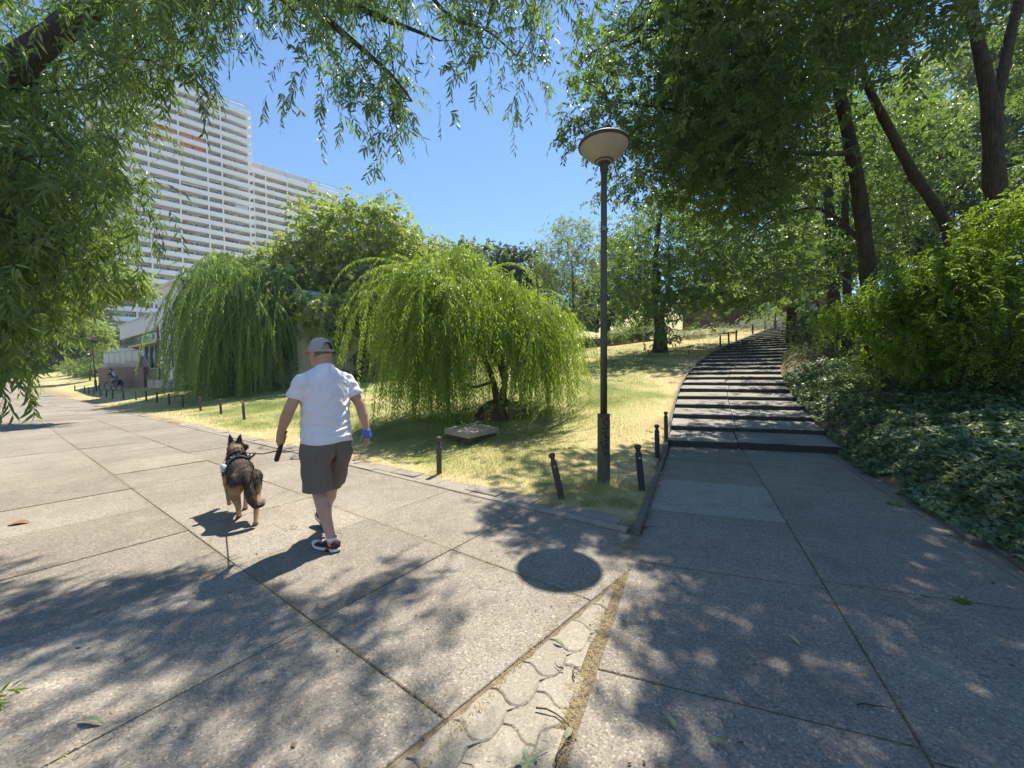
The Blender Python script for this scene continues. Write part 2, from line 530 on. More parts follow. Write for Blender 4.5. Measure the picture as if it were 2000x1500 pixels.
M['twig'] = mat('twig_bark', (0.07, 0.06, 0.035), 0.8, 0.2, 9)
M['leaf_near'] = leaf_mat('willow_leaf_near', (0.051, 0.102, 0.029), (0.128, 0.212, 0.061), (0.311, 0.486, 0.074), 0.42, 0.36, 0.6, (0.30, 0.28, 0.06))
M['leaf_weep'] = leaf_mat('weeping_willow_leaf', (0.087, 0.167, 0.028), (0.205, 0.323, 0.059), (0.469, 0.635, 0.062), 0.46, 0.42)
M['leaf_weep_far'] = leaf_mat('tall_willow_leaf', (0.106, 0.190, 0.053), (0.237, 0.356, 0.095), (0.450, 0.648, 0.108), 0.42, 0.45)
M['leaf_ash'] = leaf_mat('ash_leaf', (0.041, 0.084, 0.036), (0.100, 0.163, 0.062), (0.287, 0.456, 0.068), 0.36, 0.40, 0.55)
M['leaf_maple'] = leaf_mat('maple_leaf', (0.165, 0.255, 0.065), (0.34, 0.43, 0.125), (0.54, 0.64, 0.13), 0.38, 0.5)
M['leaf_dark'] = leaf_mat('far_tree_leaf', (0.034, 0.070, 0.034), (0.077, 0.119, 0.056), (0.182, 0.280, 0.056), 0.35, 0.45)
M['leaf_robinia'] = leaf_mat('robinia_leaf', (0.096, 0.160, 0.048), (0.184, 0.264, 0.088), (0.392, 0.504, 0.112), 0.42, 0.5)
M['leaf_lime'] = leaf_mat('bright_green_leaf', (0.075, 0.15, 0.016), (0.19, 0.31, 0.035), (0.42, 0.62, 0.04), 0.45, 0.42)
M['leaf_shrub'] = leaf_mat('shrub_leaf', (0.050, 0.086, 0.030), (0.124, 0.165, 0.058), (0.247, 0.330, 0.083), 0.35, 0.5)
M['leaf_pale'] = leaf_mat('pale_shrub_leaf', (0.22, 0.24, 0.16), (0.40, 0.42, 0.30), (0.40, 0.44, 0.28), 0.35, 0.6)
M['leaf_brown'] = leaf_mat('dry_shrub_leaf', (0.09, 0.08, 0.045), (0.23, 0.20, 0.13), (0.2, 0.18, 0.10), 0.25, 0.6)
M['ivy'] = leaf_mat('ivy_leaf', (0.06, 0.11, 0.045), (0.24, 0.32, 0.16), (0.28, 0.42, 0.10), 0.32, 0.45, 0.5, (0.28, 0.30, 0.11))
M['blade'] = leaf_mat('grass_blade', (0.22, 0.255, 0.075), (0.64, 0.53, 0.28), (0.46, 0.44, 0.16), 0.35, 0.6, 0.2)
M['straw'] = leaf_mat('straw', (0.22, 0.17, 0.085), (0.48, 0.39, 0.20), (0.35, 0.28, 0.12), 0.3, 0.7, 0.2)

# ================================================================== GROUND
def axis(lo, hi, near_lo, near_hi, step, grow):
    a = list(np.arange(near_lo, near_hi, step))
    s = step; x = a[-1]
    up = []
    while x < hi: s *= grow; x += s; up.append(x)
    s = step; x = a[0]
    dn = []
    while x > lo: s *= grow; x -= s; dn.append(x)
    return np.array(dn[::-1] + a + up)
gx = axis(-420, 420, -7, 10.5, 0.14, 1.055)
gy = axis(-60, 620, 0.2, 12.5, 0.14, 1.055)
GX, GY = np.meshgrid(gx, gy)
GZ = ground_z(GX, GY)
u_, v_, dl_, zl_, dr_, zr_ = regions(GX, GY)
lawn = (dl_ <= 0) & (v_ > 3.72)
edge_d = np.minimum(np.abs(v_ - 3.75), np.abs(dl_))
dry = 0.30 + 0.62 * np.exp(-edge_d / 0.9) + 0.30 * vnoise(GX, GY, 0.55, 3) + 0.22 * vnoise(GX, GY, 1.9, 5)
dry += 0.25 * sstep(14, 26, v_) + 0.15 * sstep(20, 45, u_)
soil = np.where(lawn, 0.0, 1.0)
G = Mesh()
ny, nx = GX.shape
ii = np.arange(ny - 1)[:, None] * nx; jj = np.arange(nx - 1)[None]
G.add(np.c_[GX.ravel(), GY.ravel(), GZ.ravel()], None, np.stack([ii + jj, ii + jj + 1, ii + nx + jj + 1, ii + nx + jj], -1).reshape(-1, 4), 0, np.clip(dry, 0, 1).ravel())
def ground_mat():
    m, t = new_mat('lawn_and_soil')
    out = t.n('ShaderNodeOutputMaterial'); b = t.n('ShaderNodeBsdfPrincipled', i_Roughness=0.95)
    b.inputs['Specular IOR Level'].default_value = 0.1
    geo = t.n('ShaderNodeNewGeometry'); pos = geo.outputs['Position']
    at = t.n('ShaderNodeAttribute', attribute_name='tint'); so = t.n('ShaderNodeAttribute', attribute_name='soil')
    n1 = t.noise(pos, 1.1, 7, 0.7); n2 = t.noise(pos, 26, 5, 0.7); n3 = t.noise(pos, 110, 3, 0.7)
    f = t.math('ADD', at.outputs['Fac'], t.math('MULTIPLY_ADD', n1, 0.9, -0.45))
    f = t.math('ADD', f, t.math('MULTIPLY_ADD', n2, 0.9, -0.45))
    f = t.math('ADD', f, t.math('MULTIPLY_ADD', n3, 0.8, -0.4))
    c = t.ramp(f, [(0.0, (0.11, 0.155, 0.045)), (0.28, (0.25, 0.27, 0.09)), (0.54, (0.44, 0.40, 0.185)), (0.85, (0.52, 0.42, 0.225)), (1.0, (0.36, 0.28, 0.16))])
    s = t.ramp(t.math('MULTIPLY_ADD', n2, 0.7, t.math('MULTIPLY', n3, 0.3)), [(0.2, (0.09, 0.07, 0.048)), (0.5, (0.20, 0.155, 0.10)), (0.75, (0.34, 0.275, 0.17))])
    c = t.mix(so.outputs['Fac'], c, s)
    t.l(c, b.inputs['Base Color'])
    bp = t.n('ShaderNodeBump', i_Strength=0.8, i_Distance=0.02)
    t.l(t.math('ADD', n2, t.math('MULTIPLY', n3, 0.5)), bp.inputs['Height']); t.l(bp.outputs[0], b.inputs['Normal'])
    t.l(b.outputs[0], out.inputs[0])
    return m
M['ground'] = ground_mat()
ground = G.build('ground', M['ground'], None, smooth=True, attr=True, kind='structure')
a_ = ground.data.attributes.new('soil', 'FLOAT', 'POINT'); a_.data.foreach_set('value', soil.ravel().astype(np.float32))

# ------------------------------------------------------------------ main path of square slabs
path = struct('path')
def slab_mesh(name, sx, sy, th, m, bev=0.007):
    q = Mesh(); q.box((0, 0, -th / 2), (sx, sy, th), None, 0, bev)
    return q.mesh(name, m)
ANG_P = math.atan2(PU[1], PU[0])       # slab local x runs along the path
sl = slab_mesh('paving_slab', 1.1955, 1.1605, 0.07, M['slab'], 0.0022)
band = slab_mesh('pale_slab', 0.392, 1.157, 0.07, M['slab_pale'], 0.005)
r_ = random.Random(3)
u0 = 1.12
row = 0
while u0 < 88:
    L = 0.40 if row == 19 else 1.2
    for c in range(3):
        uc, vc = u0 + L / 2, -0.03 + 1.165 * (c + 0.5)
        p = uv2xy(uc, vc)
        tilt = 0.0035
        if row == 0:
            # the end row is cut off on the skew, beside the wedge of pavers
            v0, v1 = vc - 0.578, vc + 0.578
            Q = np.array([uv2xy(1.345 - .135 * v0 + .012, v0), uv2xy(u0 + L - .004, v0), uv2xy(u0 + L - .004, v1), uv2xy(1.345 - .135 * v1 + .012, v1)])
            ar = 0.5 * np.sum(Q[:, 0] * np.roll(Q[:, 1], -1) - Q[:, 1] * np.roll(Q[:, 0], -1))
            if ar < 0: Q = Q[::-1]
            q = Mesh(); q.prism(Q - p, -0.07, r_.uniform(-.003, .003), 0, 0.005)
            o = q.build('paving_slab', M['slab'], path); o.location = (p[0], p[1], 0)
            continue
        me = band if row == 19 else sl
        o = inst('paving_slab', me, (p[0], p[1], path_z(uc) + r_.uniform(-0.004, 0.004)), 0, path)
        sl_u = math.atan(0.026) if uc > 42 else 0
        o.rotation_euler = (r_.uniform(-tilt, tilt), r_.uniform(-tilt, tilt) - sl_u, ANG_P + r_.uniform(-0.003, 0.003))
    u0 += L; row += 1

# ------------------------------------------------------------------ kerb strip along the lawn
kerb = struct('kerb')
kn = slab_mesh('kerb_stone', 0.99, 0.10, 0.10, M['kerb'], 0.008)
kw = slab_mesh('kerb_stone_wide', 0.49, 0.235, 0.07, M['kerb'], 0.008)
uu = 1.22
i = 0
while uu < 40:
    if uu < 15.2 or uu > 15.8:
        p = uv2xy(uu + 0.5, 3.52); o = inst('kerb_stone', kn, (p[0], p[1], 0.012 + r_.uniform(-0.006, 0.008)), ANG_P + r_.uniform(-0.01, 0.01), kerb)
        o.rotation_euler[1] = r_.uniform(-0.006, 0.006)
    uu += 1.0
uu = 1.35
while uu < 15.0:
    if uu < 8 or r_.random() < 0.75:
        p = uv2xy(uu + 0.25, 3.70 + r_.uniform(-0.012, 0.012)); o = inst('kerb_stone', kw, (p[0], p[1], 0.004 + r_.uniform(-0.012, 0.012)), ANG_P + r_.uniform(-0.035, 0.035), kerb)
        o.rotation_euler[0] = r_.uniform(-0.03, 0.03); o.rotation_euler[1] = r_.uniform(-0.02, 0.02)
    uu += 0.505

# ------------------------------------------------------------------ side path: large slabs in skewed rows
side = struct('side_path')
rows = [-4.2, -2.95, -1.70, -0.47, 0.78, 2.06, 3.34, 4.75]
cols_ = [0.035, 1.30, 2.56, 3.82]
def quad_slab(a0, a1, b0, b1, m, dz=0.0, clip=True):
    g = 0.004
    P = [ab2xy(a0 + g, b0 + g), ab2xy(a0 + g, b1 - g), ab2xy(a1 - g, b1 - g), ab2xy(a1 - g, b0 + g)]
    P = np.array(P)
    if clip:
        d, _ = line_query(RIGHT_LINE, RIGHT_Z, P[:, 0], P[:, 1])
        if (d > 0.1).all(): return
    q = Mesh(); c = P.mean(0)
    tx, ty = r_.uniform(-0.004, 0.004), r_.uniform(-0.004, 0.004)
    zt = dz + r_.uniform(-0.003, 0.003) + (P[:, 0] - c[0]) * tx + (P[:, 1] - c[1]) * ty
    q.prism(P - c, -0.07, zt, 0, 0.004)
    o = q.build('paving_slab', m, side)
    o.location = (c[0], c[1], 0)
for i in range(len(rows) - 1):
    for j in range(3):
        a0, a1 = rows[i], rows[i + 1]
        sh = 0.0 if j == 0 else (0.10 if i > 2 else -0.06)
        if i == 6:
            # rows end on the skew line of the first step
            sh = 0.0
        pale = (i == 4 and j == 0)
        e = 0.22 if (i == 6 and j == 0) else (0.05 if i == 6 and j == 1 else 0)
        quad_slab(a0 + sh, a1 + (0.10 if (j and i > 1) else (-0.06 if j else 0)) + e, cols_[j], cols_[j + 1], M['slab_pale'] if pale else M['slab_dark'], 0.004 if pale else 0)

# narrow raised edging: from the kerb corner up the left of the steps
edg = struct('edging')
pts = [KC + AT * 0.02]
for a in np.arange(0.9, 4.6, 0.95): pts.append(ab2xy(a, 0.0))
pts.append(STEP_L[0] - STEP_S[0] * 0.03)
zs = [0.055] * (len(pts) - 1) + [0.10]
for k in range(1, N_STEPS + 1):
    pts.append(STEP_L[k] - STEP_S[k] * 0.03); zs.append(STEP_Z[k] + 0.01)
for k in range(len(pts) - 1):
    a, b = np.array(pts[k]), np.array(pts[k + 1])
    d = b - a; L = np.linalg.norm(d); d /= L; s = np.array([d[1], -d[0]]) * 0.028
    if k == 0: zs[k] = 0.07
    P = [a + s + d * 0.008, b + s - d * 0.008, b - s - d * 0.008, a - s + d * 0.008]
    q = Mesh(); c = (a + b) / 2
    zt = np.array([zs[k], zs[k + 1], zs[k + 1], zs[k]]) + r_.uniform(-0.006, 0.006)
    q.prism(np.array(P) - c, zt - 0.24, zt, 0, 0.006)
    o = q.build('edging_stone', M['edging'], edg); o.location = (c[0], c[1], 0)
# half buried kerb stones on the right, by the ivy
for (px, py, L) in ((1846, 1022, 0.42), (1876, 1050, 0.40), (1975, 1098, 0.5), (1940, 1075, 0.35)):
    d = cF + cR * ((px - 1000) / FPX) + cU * ((750 - py) / FPX)
    tt = -CAM_H / d[2]; p = np.array([0, 0, CAM_H]) + d * tt
    q = Mesh(); q.box((0, 0, 0.02), (L, 0.12, 0.16), None, 0, 0.014)
    o = q.build('edging_stone', M['edging'], edg); o.location = (p[0] + 0.07, p[1], -0.05)
    o.rotation_euler = (r_.uniform(-0.15, 0.15), r_.uniform(-0.08, 0.08), math.radians(62) + r_.uniform(-0.15, 0.15))

# ------------------------------------------------------------------ steps
stairs = struct('stairs')
for k in range(N_STEPS):
    a, b = STEP_L[k], STEP_R[k]
    a2, b2 = STEP_L[k + 1], STEP_R[k + 1]
    z = STEP_Z[k]
    mid = 0.45 + r_.uniform(-0.02, 0.02)
    for (s0, s1) in ((0.0, mid - 0.003), (mid + 0.003, 1.0)):
        f0, f1 = a + (b - a) * s0, a + (b - a) * s1
        h0, h1 = a2 + (b2 - a2) * s0, a2 + (b2 - a2) * s1
        ov = 0.05
        h0 = h0 + (h0 - f0) * ov; h1 = h1 + (h1 - f1) * ov
        c = (f0 + f1 + h0 + h1) / 4
        dz = r_.uniform(-0.008, 0.008); tl = r_.uniform(-0.006, 0.006)
        zt = np.array([z, z, z + SLOPE_IN_TREAD, z + SLOPE_IN_TREAD]) + dz + np.array([tl, -tl, -tl, tl])
        q = Mesh(); nn = 9
        tt = np.linspace(0, 1, nn)[:, None]; F0 = f0 + (f1 - f0) * tt - c; H0 = h0 + (h1 - h0) * tt - c
        dn = (H0 - F0); dn /= np.linalg.norm(dn, axis=1, keepdims=True)
        wob = np.array([r_.uniform(-.008, .008) for _ in range(nn)]); wob2 = np.array([r_.uniform(-.006, .002) - (.014 if r_.random() < .12 else 0) for _ in range(nn)])
        zF = zt[0] + (zt[1] - zt[0]) * tt[:, 0]; zH = zt[3] + (zt[2] - zt[3]) * tt[:, 0]
        F1 = F0 + dn * wob[:, None]; F2 = F1 + dn * .022
        V = np.vstack([np.c_[F1, zF - .30], np.c_[F1, zF - .016 + wob2 * .5], np.c_[F2, zF + wob2 * .4], np.c_[H0, zH], np.c_[H0, zH - .28]])
        I = np.arange(nn - 1)
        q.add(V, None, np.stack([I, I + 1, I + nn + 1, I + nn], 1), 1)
        q.add(V, [[0, nn, 2 * nn], [0, 2 * nn, 3 * nn], [0, 3 * nn, 4 * nn], [nn - 1, 3 * nn - 1, 2 * nn - 1], [nn - 1, 4 * nn - 1, 3 * nn - 1], [nn - 1, 5 * nn - 1, 4 * nn - 1]], np.concatenate([np.stack([I + k_ * nn, I + k_ * nn + 1, I + (k_ + 1) * nn + 1, I + (k_ + 1) * nn], 1) for k_ in (1, 2, 3)]), 0)
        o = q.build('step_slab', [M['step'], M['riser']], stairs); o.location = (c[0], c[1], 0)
# landing at the top
q = Mesh()
q.prism([STEP_L[-1], STEP_R[-1], STEP_R[-1] + [3.2, 4.2], STEP_L[-1] + [3.2, 4.2]], STEP_Z[-1] - 0.3, STEP_Z[-1] - 0.01)
q.build('landing', M['step'], stairs)

# ------------------------------------------------------------------ wavy interlocking pavers in the wedge between the two paths
wedge = struct('paver_strip')
cu, cv = 0.175, 0.225
def warp(s, t):
    u = s * cu + 0.020 * np.sin(2 * np.pi * t) + 0.004 * np.sin(4 * np.pi * t + 1)
    v = t * cv + 0.017 * np.sin(2 * np.pi * s)
    return u, v
WEDGE_N = np.array([AT[1], -AT[0]])
def clip_half(P, p0, n, gap):
    out = []
    d = (P - p0) @ n + gap
    for q in range(len(P)):
        r = (q + 1) % len(P)
        if d[q] <= 0: out.append(P[q])
        if (d[q] <= 0) != (d[r] <= 0):
            out.append(P[q] + (P[r] - P[q]) * d[q] / (d[q] - d[r]))
    return np.array(out) if out else np.zeros((0, 2))
cnt = 0
for i in range(-1, 14):
    for j in range(0, 26):
        off = 0.5 * (i % 2)
        s0, t0 = i, j + off
        n = 5; g = 0.005
        per = [(s0 + g, t0 + g + (1 - 2 * g) * q / n) for q in range(n)] + [(s0 + g + (1 - 2 * g) * q / n, t0 + 1 - g) for q in range(n)] \
            + [(s0 + 1 - g, t0 + 1 - g - (1 - 2 * g) * q / n) for q in range(n)] + [(s0 + 1 - g - (1 - 2 * g) * q / n, t0 + g) for q in range(n)]
        per = np.array(per)
        U, V = warp(per[:, 0], per[:, 1])
        V = V - 2.0; U = 1.345 - .135 * V - U - 0.008
        P = np.stack([U, V], 1) @ np.array([PU, PV])
        # cut off where the side path begins
        if V.max() > 3.15: continue
        P = clip_half(P, KC - AT * 0.0, WEDGE_N, 0.008 + 0.03 * ((i * 7 + j * 3) % 4) / 3)
        if len(P) < 5: continue
        e0, e1 = uv2xy(1.345, 0.0), uv2xy(1.345 - .135 * 3, 3.0); en = np.array([e1[1] - e0[1], -(e1[0] - e0[0])]); en /= np.linalg.norm(en)
        if en @ PU < 0: en = -en
        P = clip_half(P, e0, en, 0.012)
        if len(P) < 4: continue
        c = P.mean(0)
        ar = 0.5 * np.sum(P[:, 0] * np.roll(P[:, 1], -1) - P[:, 1] * np.roll(P[:, 0], -1))
        if abs(ar) < 0.002: continue
        if ar < 0: P = P[::-1]
        q = Mesh(); tx, ty = r_.uniform(-0.012, 0.012), r_.uniform(-0.012, 0.012)
        zt = r_.uniform(-0.005, 0.001) + (P[:, 0] - c[0]) * tx + (P[:, 1] - c[1]) * ty
        q.prism(P - c, -0.06, zt, 0, 0.006)
        o = q.build('paver', M['paver'], wedge); o.location = (c[0], c[1], 0); cnt += 1

# ================================================================== BLADES OF GRASS
def blades(name, X, Y, Z, H, W, tint, m, lean=0.5):
    n = len(X)
    ang = rng.uniform(0, 2 * np.pi, n); la = rng.uniform(0, 2 * np.pi, n)
    ln = np.abs(rng.normal(0, lean, n)) * H
    wx, wy = np.cos(ang) * W / 2, np.sin(ang) * W / 2
    V = np.empty((n, 3, 3))
    V[:, 0] = np.c_[X - wx, Y - wy, Z - 0.004]; V[:, 1] = np.c_[X + wx, Y + wy, Z - 0.004]
    V[:, 2] = np.c_[X + np.cos(la) * ln, Y + np.sin(la) * ln, Z + H / np.sqrt(1 + (ln / H) ** 2)]
    q = Mesh(); q.add(V.reshape(-1, 3), np.arange(3 * n).reshape(-1, 3), None, 0, np.repeat(tint, 3))
    o = q.build(name, m, None, attr=True, kind='stuff')
    return o
def fan(n, r0, r1, a0=-57, a1=50, p=1.0):
    r = r0 * (r1 / r0) ** (rng.random(n) ** p)
    a = np.radians(rng.uniform(a0, a1, n))
    return r * np.sin(a), r * np.cos(a), r
X, Y, R = fan(430000, 3.4, 46)
u1, v1, dl1, zl1, dr1, zr1 = regions(X, Y)
ed = np.minimum(v1 - 3.62, -dl1)
keep = (dl1 < -0.03) & (v1 > 3.72 + 0.10 * vnoise(X, Y, 3.1)) & (rng.random(len(X)) < 0.30 + 0.7 * sstep(0.05, 1.0, ed + 0.25 * vnoise(X, Y, 2.2, 4)))
X, Y, R, ed, u1, v1 = X[keep], Y[keep], R[keep], ed[keep], u1[keep], v1[keep]
dr_t = 0.30 + 0.62 * np.exp(-ed / 0.9) + 0.30 * vnoise(X, Y, 0.55, 3) + 0.22 * vnoise(X, Y, 1.9, 5) + 0.25 * sstep(14, 26, v1) + 0.15 * sstep(20, 45, u1)
dr_t = np.clip(dr_t * 0.85 + rng.normal(0, 0.26, len(X)), 0, 1)
H = (0.022 + 0.03 * rng.random(len(X))) * (1 + 0.5 * vnoise(X, Y, 1.2, 8)) * (R / 5) ** 0.35 * np.where(dr_t > 0.75, 0.75, 1.0)
W = 0.0036 * (R / 4) ** 0.8
blades('grass', X, Y, ground_z(X, Y), np.maximum(H, 0.012), W, dr_t, M['blade'], 0.9)
# dry tufts at the foot of the near posts and lamp, and greener ones by the kerb corner
def tufts(name, spots, m, hmul=1.0):
    XX, YY, TT, HH = [], [], [], []
    for (x, y, rad, n, t0, h) in spots:
        a = rng.uniform(0, 2 * np.pi, n); rr = rad * np.sqrt(rng.random(n))
        XX.append(x + rr * np.cos(a)); YY.append(y + rr * np.sin(a))
        TT.append(np.clip(rng.normal(t0, 0.15, n), 0, 1)); HH.append(h * rng.uniform(0.4, 1.2, n))
    XX, YY, TT, HH = map(np.concatenate, (XX, YY, TT, HH))
    return blades(name, XX, YY, ground_z(XX, YY), HH * hmul, np.full(len(XX), 0.0045), TT, m, 1.1)
sp = []
for (px, py, rad, n, t0, h) in ((1185, 950, .35, 900, .85, .09), (1120, 960, .30, 700, .9, .08), (1215, 985, .16, 350, .12, .09), (1150, 985, .12, 200, .2, .07), (860, 925, .2, 260, .7, .06), (1090, 975, .22, 500, .85, .07), (1255, 955, .2, 300, .75, .06), (950, 935, .5, 400, .6, .05), (1040, 900, .6, 500, .7, .05), (1000, 870, .5, 350, .3, .05), (880, 865, .5, 350, .45, .06), (780, 880, .5, 300, .7, .05), (740, 860, .4, 200, .8, .05)):
    p = GP(px, py); sp.append((p[0], p[1], rad, n, t0, h))
tufts('grass', sp, M['blade'])
# straw and grit swept into the joints and along the wedge
ang_list, XX, YY = [], [], []
def joint(p0, p1, n, spread):
    t = rng.random(n); p0 = np.array(p0); p1 = np.array(p1)
    q = p0 + t[:, None] * (p1 - p0) + rng.normal(0, spread, (n, 2))
    XX.append(q[:, 0]); YY.append(q[:, 1])
for k in range(0, 13):
    joint(uv2xy(1.12 + 1.2 * k, -0.05), uv2xy(1.12 + 1.2 * k, 3.45), int(1100 / (1 + 0.25 * k)), 0.014 + 0.03 * (k % 3 == 1))
for vv, n in ((1.135, 3600), (2.30, 3800), (3.46, 2500), (-0.06, 2600)):
    joint(uv2xy(1.1, vv), uv2xy(15, vv), n, 0.02 if vv > 0 else 0.10)
joint(KC + AT * -3.2 - [.02, 0], KC - [.02, 0], 4200, 0.03)
joint(KC + AT * -3.2, KC + AT * 1.0, 500, 0.15)
for a in rows[2:-1]: joint(ab2xy(a, 0.03), ab2xy(a, 3.6), 260, 0.012)
joint(ab2xy(-3, 1.3), ab2xy(4.6, 1.3), 900, 0.012)
joint((3.2, 1.0), (4.5, 4.6), 1500, 0.16); joint((4.5, 4.6), (5.6, 7.0), 500, 0.12)
joint(uv2xy(1.2, 3.66), uv2xy(9, 3.85), 2200, 0.10)
k = len(np.concatenate(XX))
XX.append(rng.uniform(-3, 4.5, 900)); YY.append(rng.uniform(1.2, 7, 900))
XX = np.concatenate(XX); YY = np.concatenate(YY); n = len(XX)
uS, vS, dlS, _, drS, _ = regions(XX, YY)
ok = (drS < 0.35)
XX, YY = XX[ok], YY[ok]; n = len(XX); uS, vS, dlS = uS[ok], vS[ok], dlS[ok]
a = rng.uniform(0, np.pi, n); L = rng.uniform(0.006, 0.032, n); W = rng.uniform(0.0018, 0.004, n)
Z = np.where((dlS < 0) & (uS < 1.1), -0.004, 0.0045) + rng.uniform(0, 0.004, n)
d = np.c_[np.cos(a), np.sin(a), rng.normal(0, 0.15, n)] * L[:, None]; s = np.c_[-np.sin(a), np.cos(a), np.zeros(n)] * W[:, None]
P = np.c_[XX, YY, Z]
V = np.stack([P - d / 2 - s / 2, P - d / 2 + s / 2, P + d / 2], 1)
q = Mesh(); q.add(V.reshape(-1, 3), np.arange(3 * n).reshape(-1, 3), None, 0, np.repeat(np.clip(rng.normal(0.6, 0.3, n), 0, 1), 3))
q.build('straw_litter', M['straw'], None, attr=True, kind='stuff')

# ================================================================== IVY on the right bank
def ivy_patch(name, X, Y, R, hz, m, size=1.0, tb=0.4):
    n = len(X)
    Z = ground_z(X, Y) + hz
    L = rng.uniform(0.030, 0.064, n) * size * (R / 5) ** 0.45
    # lobed leaf: 7 points round a centre
    N = nrm(np.c_[rng.normal(0, 0.55, n), rng.normal(-0.25, 0.55, n), np.full(n, 1.0)])
    A = nrm(np.cross(N, rng.normal(0, 1, (n, 3)))); S = np.cross(A, N)
    shape = [(-0.08, 0.0), (0.10, 0.50), (0.42, 0.34), (1.0, 0.0), (0.42, -0.34), (0.10, -0.50)]
    V = np.empty((n, 6, 3)); P = np.c_[X, Y, Z]
    for k, (a, b) in enumerate(shape):
        V[:, k] = P + A * (a * L)[:, None] + S * (b * L * 1.1)[:, None] - N * (abs(b) * 0.25 * L)[:, None]
    b0 = np.arange(n)[:, None] * 6
    F = np.concatenate([b0 + [0, 2, 1], b0 + [0, 3, 2], b0 + [0, 4, 3], b0 + [0, 5, 4]])
    clump = vnoise(X, Y, 2.6, 6)
    t = np.clip(tb + 0.22 * clump + rng.normal(0, 0.26, n), 0, 1)
    q = Mesh(); q.add(V.reshape(-1, 3), F, None, 0, np.repeat(t, 6))
    return q.build(name, m, None, attr=True, kind='stuff')
X, Y, R = fan(165000, 2.4, 15, 26, 76, 1.15)
_, _, dl1, _, dr1, _ = regions(X, Y)
fr = 0.02 + 0.15 * vnoise(X, Y, 2.4, 9)
keep = (dr1 > fr) & (dr1 < 7)
X, Y, R, dr1 = X[keep], Y[keep], R[keep], dr1[keep]
top = 0.05 + 0.22 * sstep(0.0, 0.7, dr1 - 0.1) + 0.09 * vnoise(X, Y, 3.2, 1) + 0.05 * vnoise(X, Y, 8, 2)
hz = top * rng.random(len(X)) ** 0.3 + 0.01
ivy_patch('ivy', X, Y, R, hz, M['ivy'])

# ------------------------------------------------------------------ crumbs of leaves blown over the side path and the steps
XX, YY, ZZ = [], [], []
n = 900
X = rng.uniform(0.4, 4.6, n); Y = rng.uniform(1.2, 7.6, n); _, _, a1, _, a2, _ = regions(X, Y); k = (a2 < .1); XX.append(X[k]); YY.append(Y[k]); ZZ.append(np.full(k.sum(), .006))
X = rng.uniform(-3.5, 0.6, 420); Y = rng.uniform(1.3, 6.5, 420); uq = X * PU[0] + Y * PU[1]; vq = X * PV[0] + Y * PV[1]; k = (vq < 3.4) & (uq > 1.2); XX.append(X[k]); YY.append(Y[k]); ZZ.append(np.full(k.sum(), .006))
for i in range(N_STEPS):
    m = 46 if i < 12 else 24
    t = rng.random(m); w = np.where(rng.random(m) < .5, rng.random(m), rng.random(m) ** 4); t = np.where(rng.random(m) < .5, 1 - .10 * rng.random(m), t)
    A_, B_ = STEP_L[i] + (STEP_L[i + 1] - STEP_L[i]) * t[:, None], STEP_R[i] + (STEP_R[i + 1] - STEP_R[i]) * t[:, None]
    p = A_ + (B_ - A_) * (1 - w)[:, None]; XX.append(p[:, 0]); YY.append(p[:, 1]); ZZ.append(STEP_Z[i] + SLOPE_IN_TREAD * t + .014)
X, Y, Z = map(np.concatenate, (XX, YY, ZZ)); n = len(X)
a = rng.uniform(0, 6.28, n); L = rng.uniform(.006, .026, n) * (1 + .6 * (rng.random(n) < .12)); W = L * rng.uniform(.25, .6, n)
d = np.c_[np.cos(a), np.sin(a), rng.normal(0, .12, n)]; s_ = np.c_[-np.sin(a), np.cos(a), rng.normal(0, .12, n)]; P = np.c_[X, Y, Z]
V = np.stack([P - d * L[:, None] / 2, P + s_ * W[:, None] / 2, P + d * L[:, None] / 2, P - s_ * W[:, None] / 2], 1)
q = Mesh(); q.add(V.reshape(-1, 3), None, np.arange(4 * n).reshape(-1, 4), 0, np.repeat(np.clip(rng.normal(.5, .35, n), 0, 1), 4))
M['crumb'] = leaf_mat('leaf_crumb', (0.10, 0.06, 0.03), (0.42, 0.40, 0.25), (0.2, 0.18, 0.08), 0.2, 0.7, 0.2)
q.build('leaf_litter', M['crumb'], None, attr=True, kind='stuff')

# ================================================================== TREES
DOWN = np.array([0, 0, -1.0])
def rdirs(n, up=0.0):
    d = rng.normal(0, 1, (n, 3)); d[:, 2] += up
    return nrm(d)

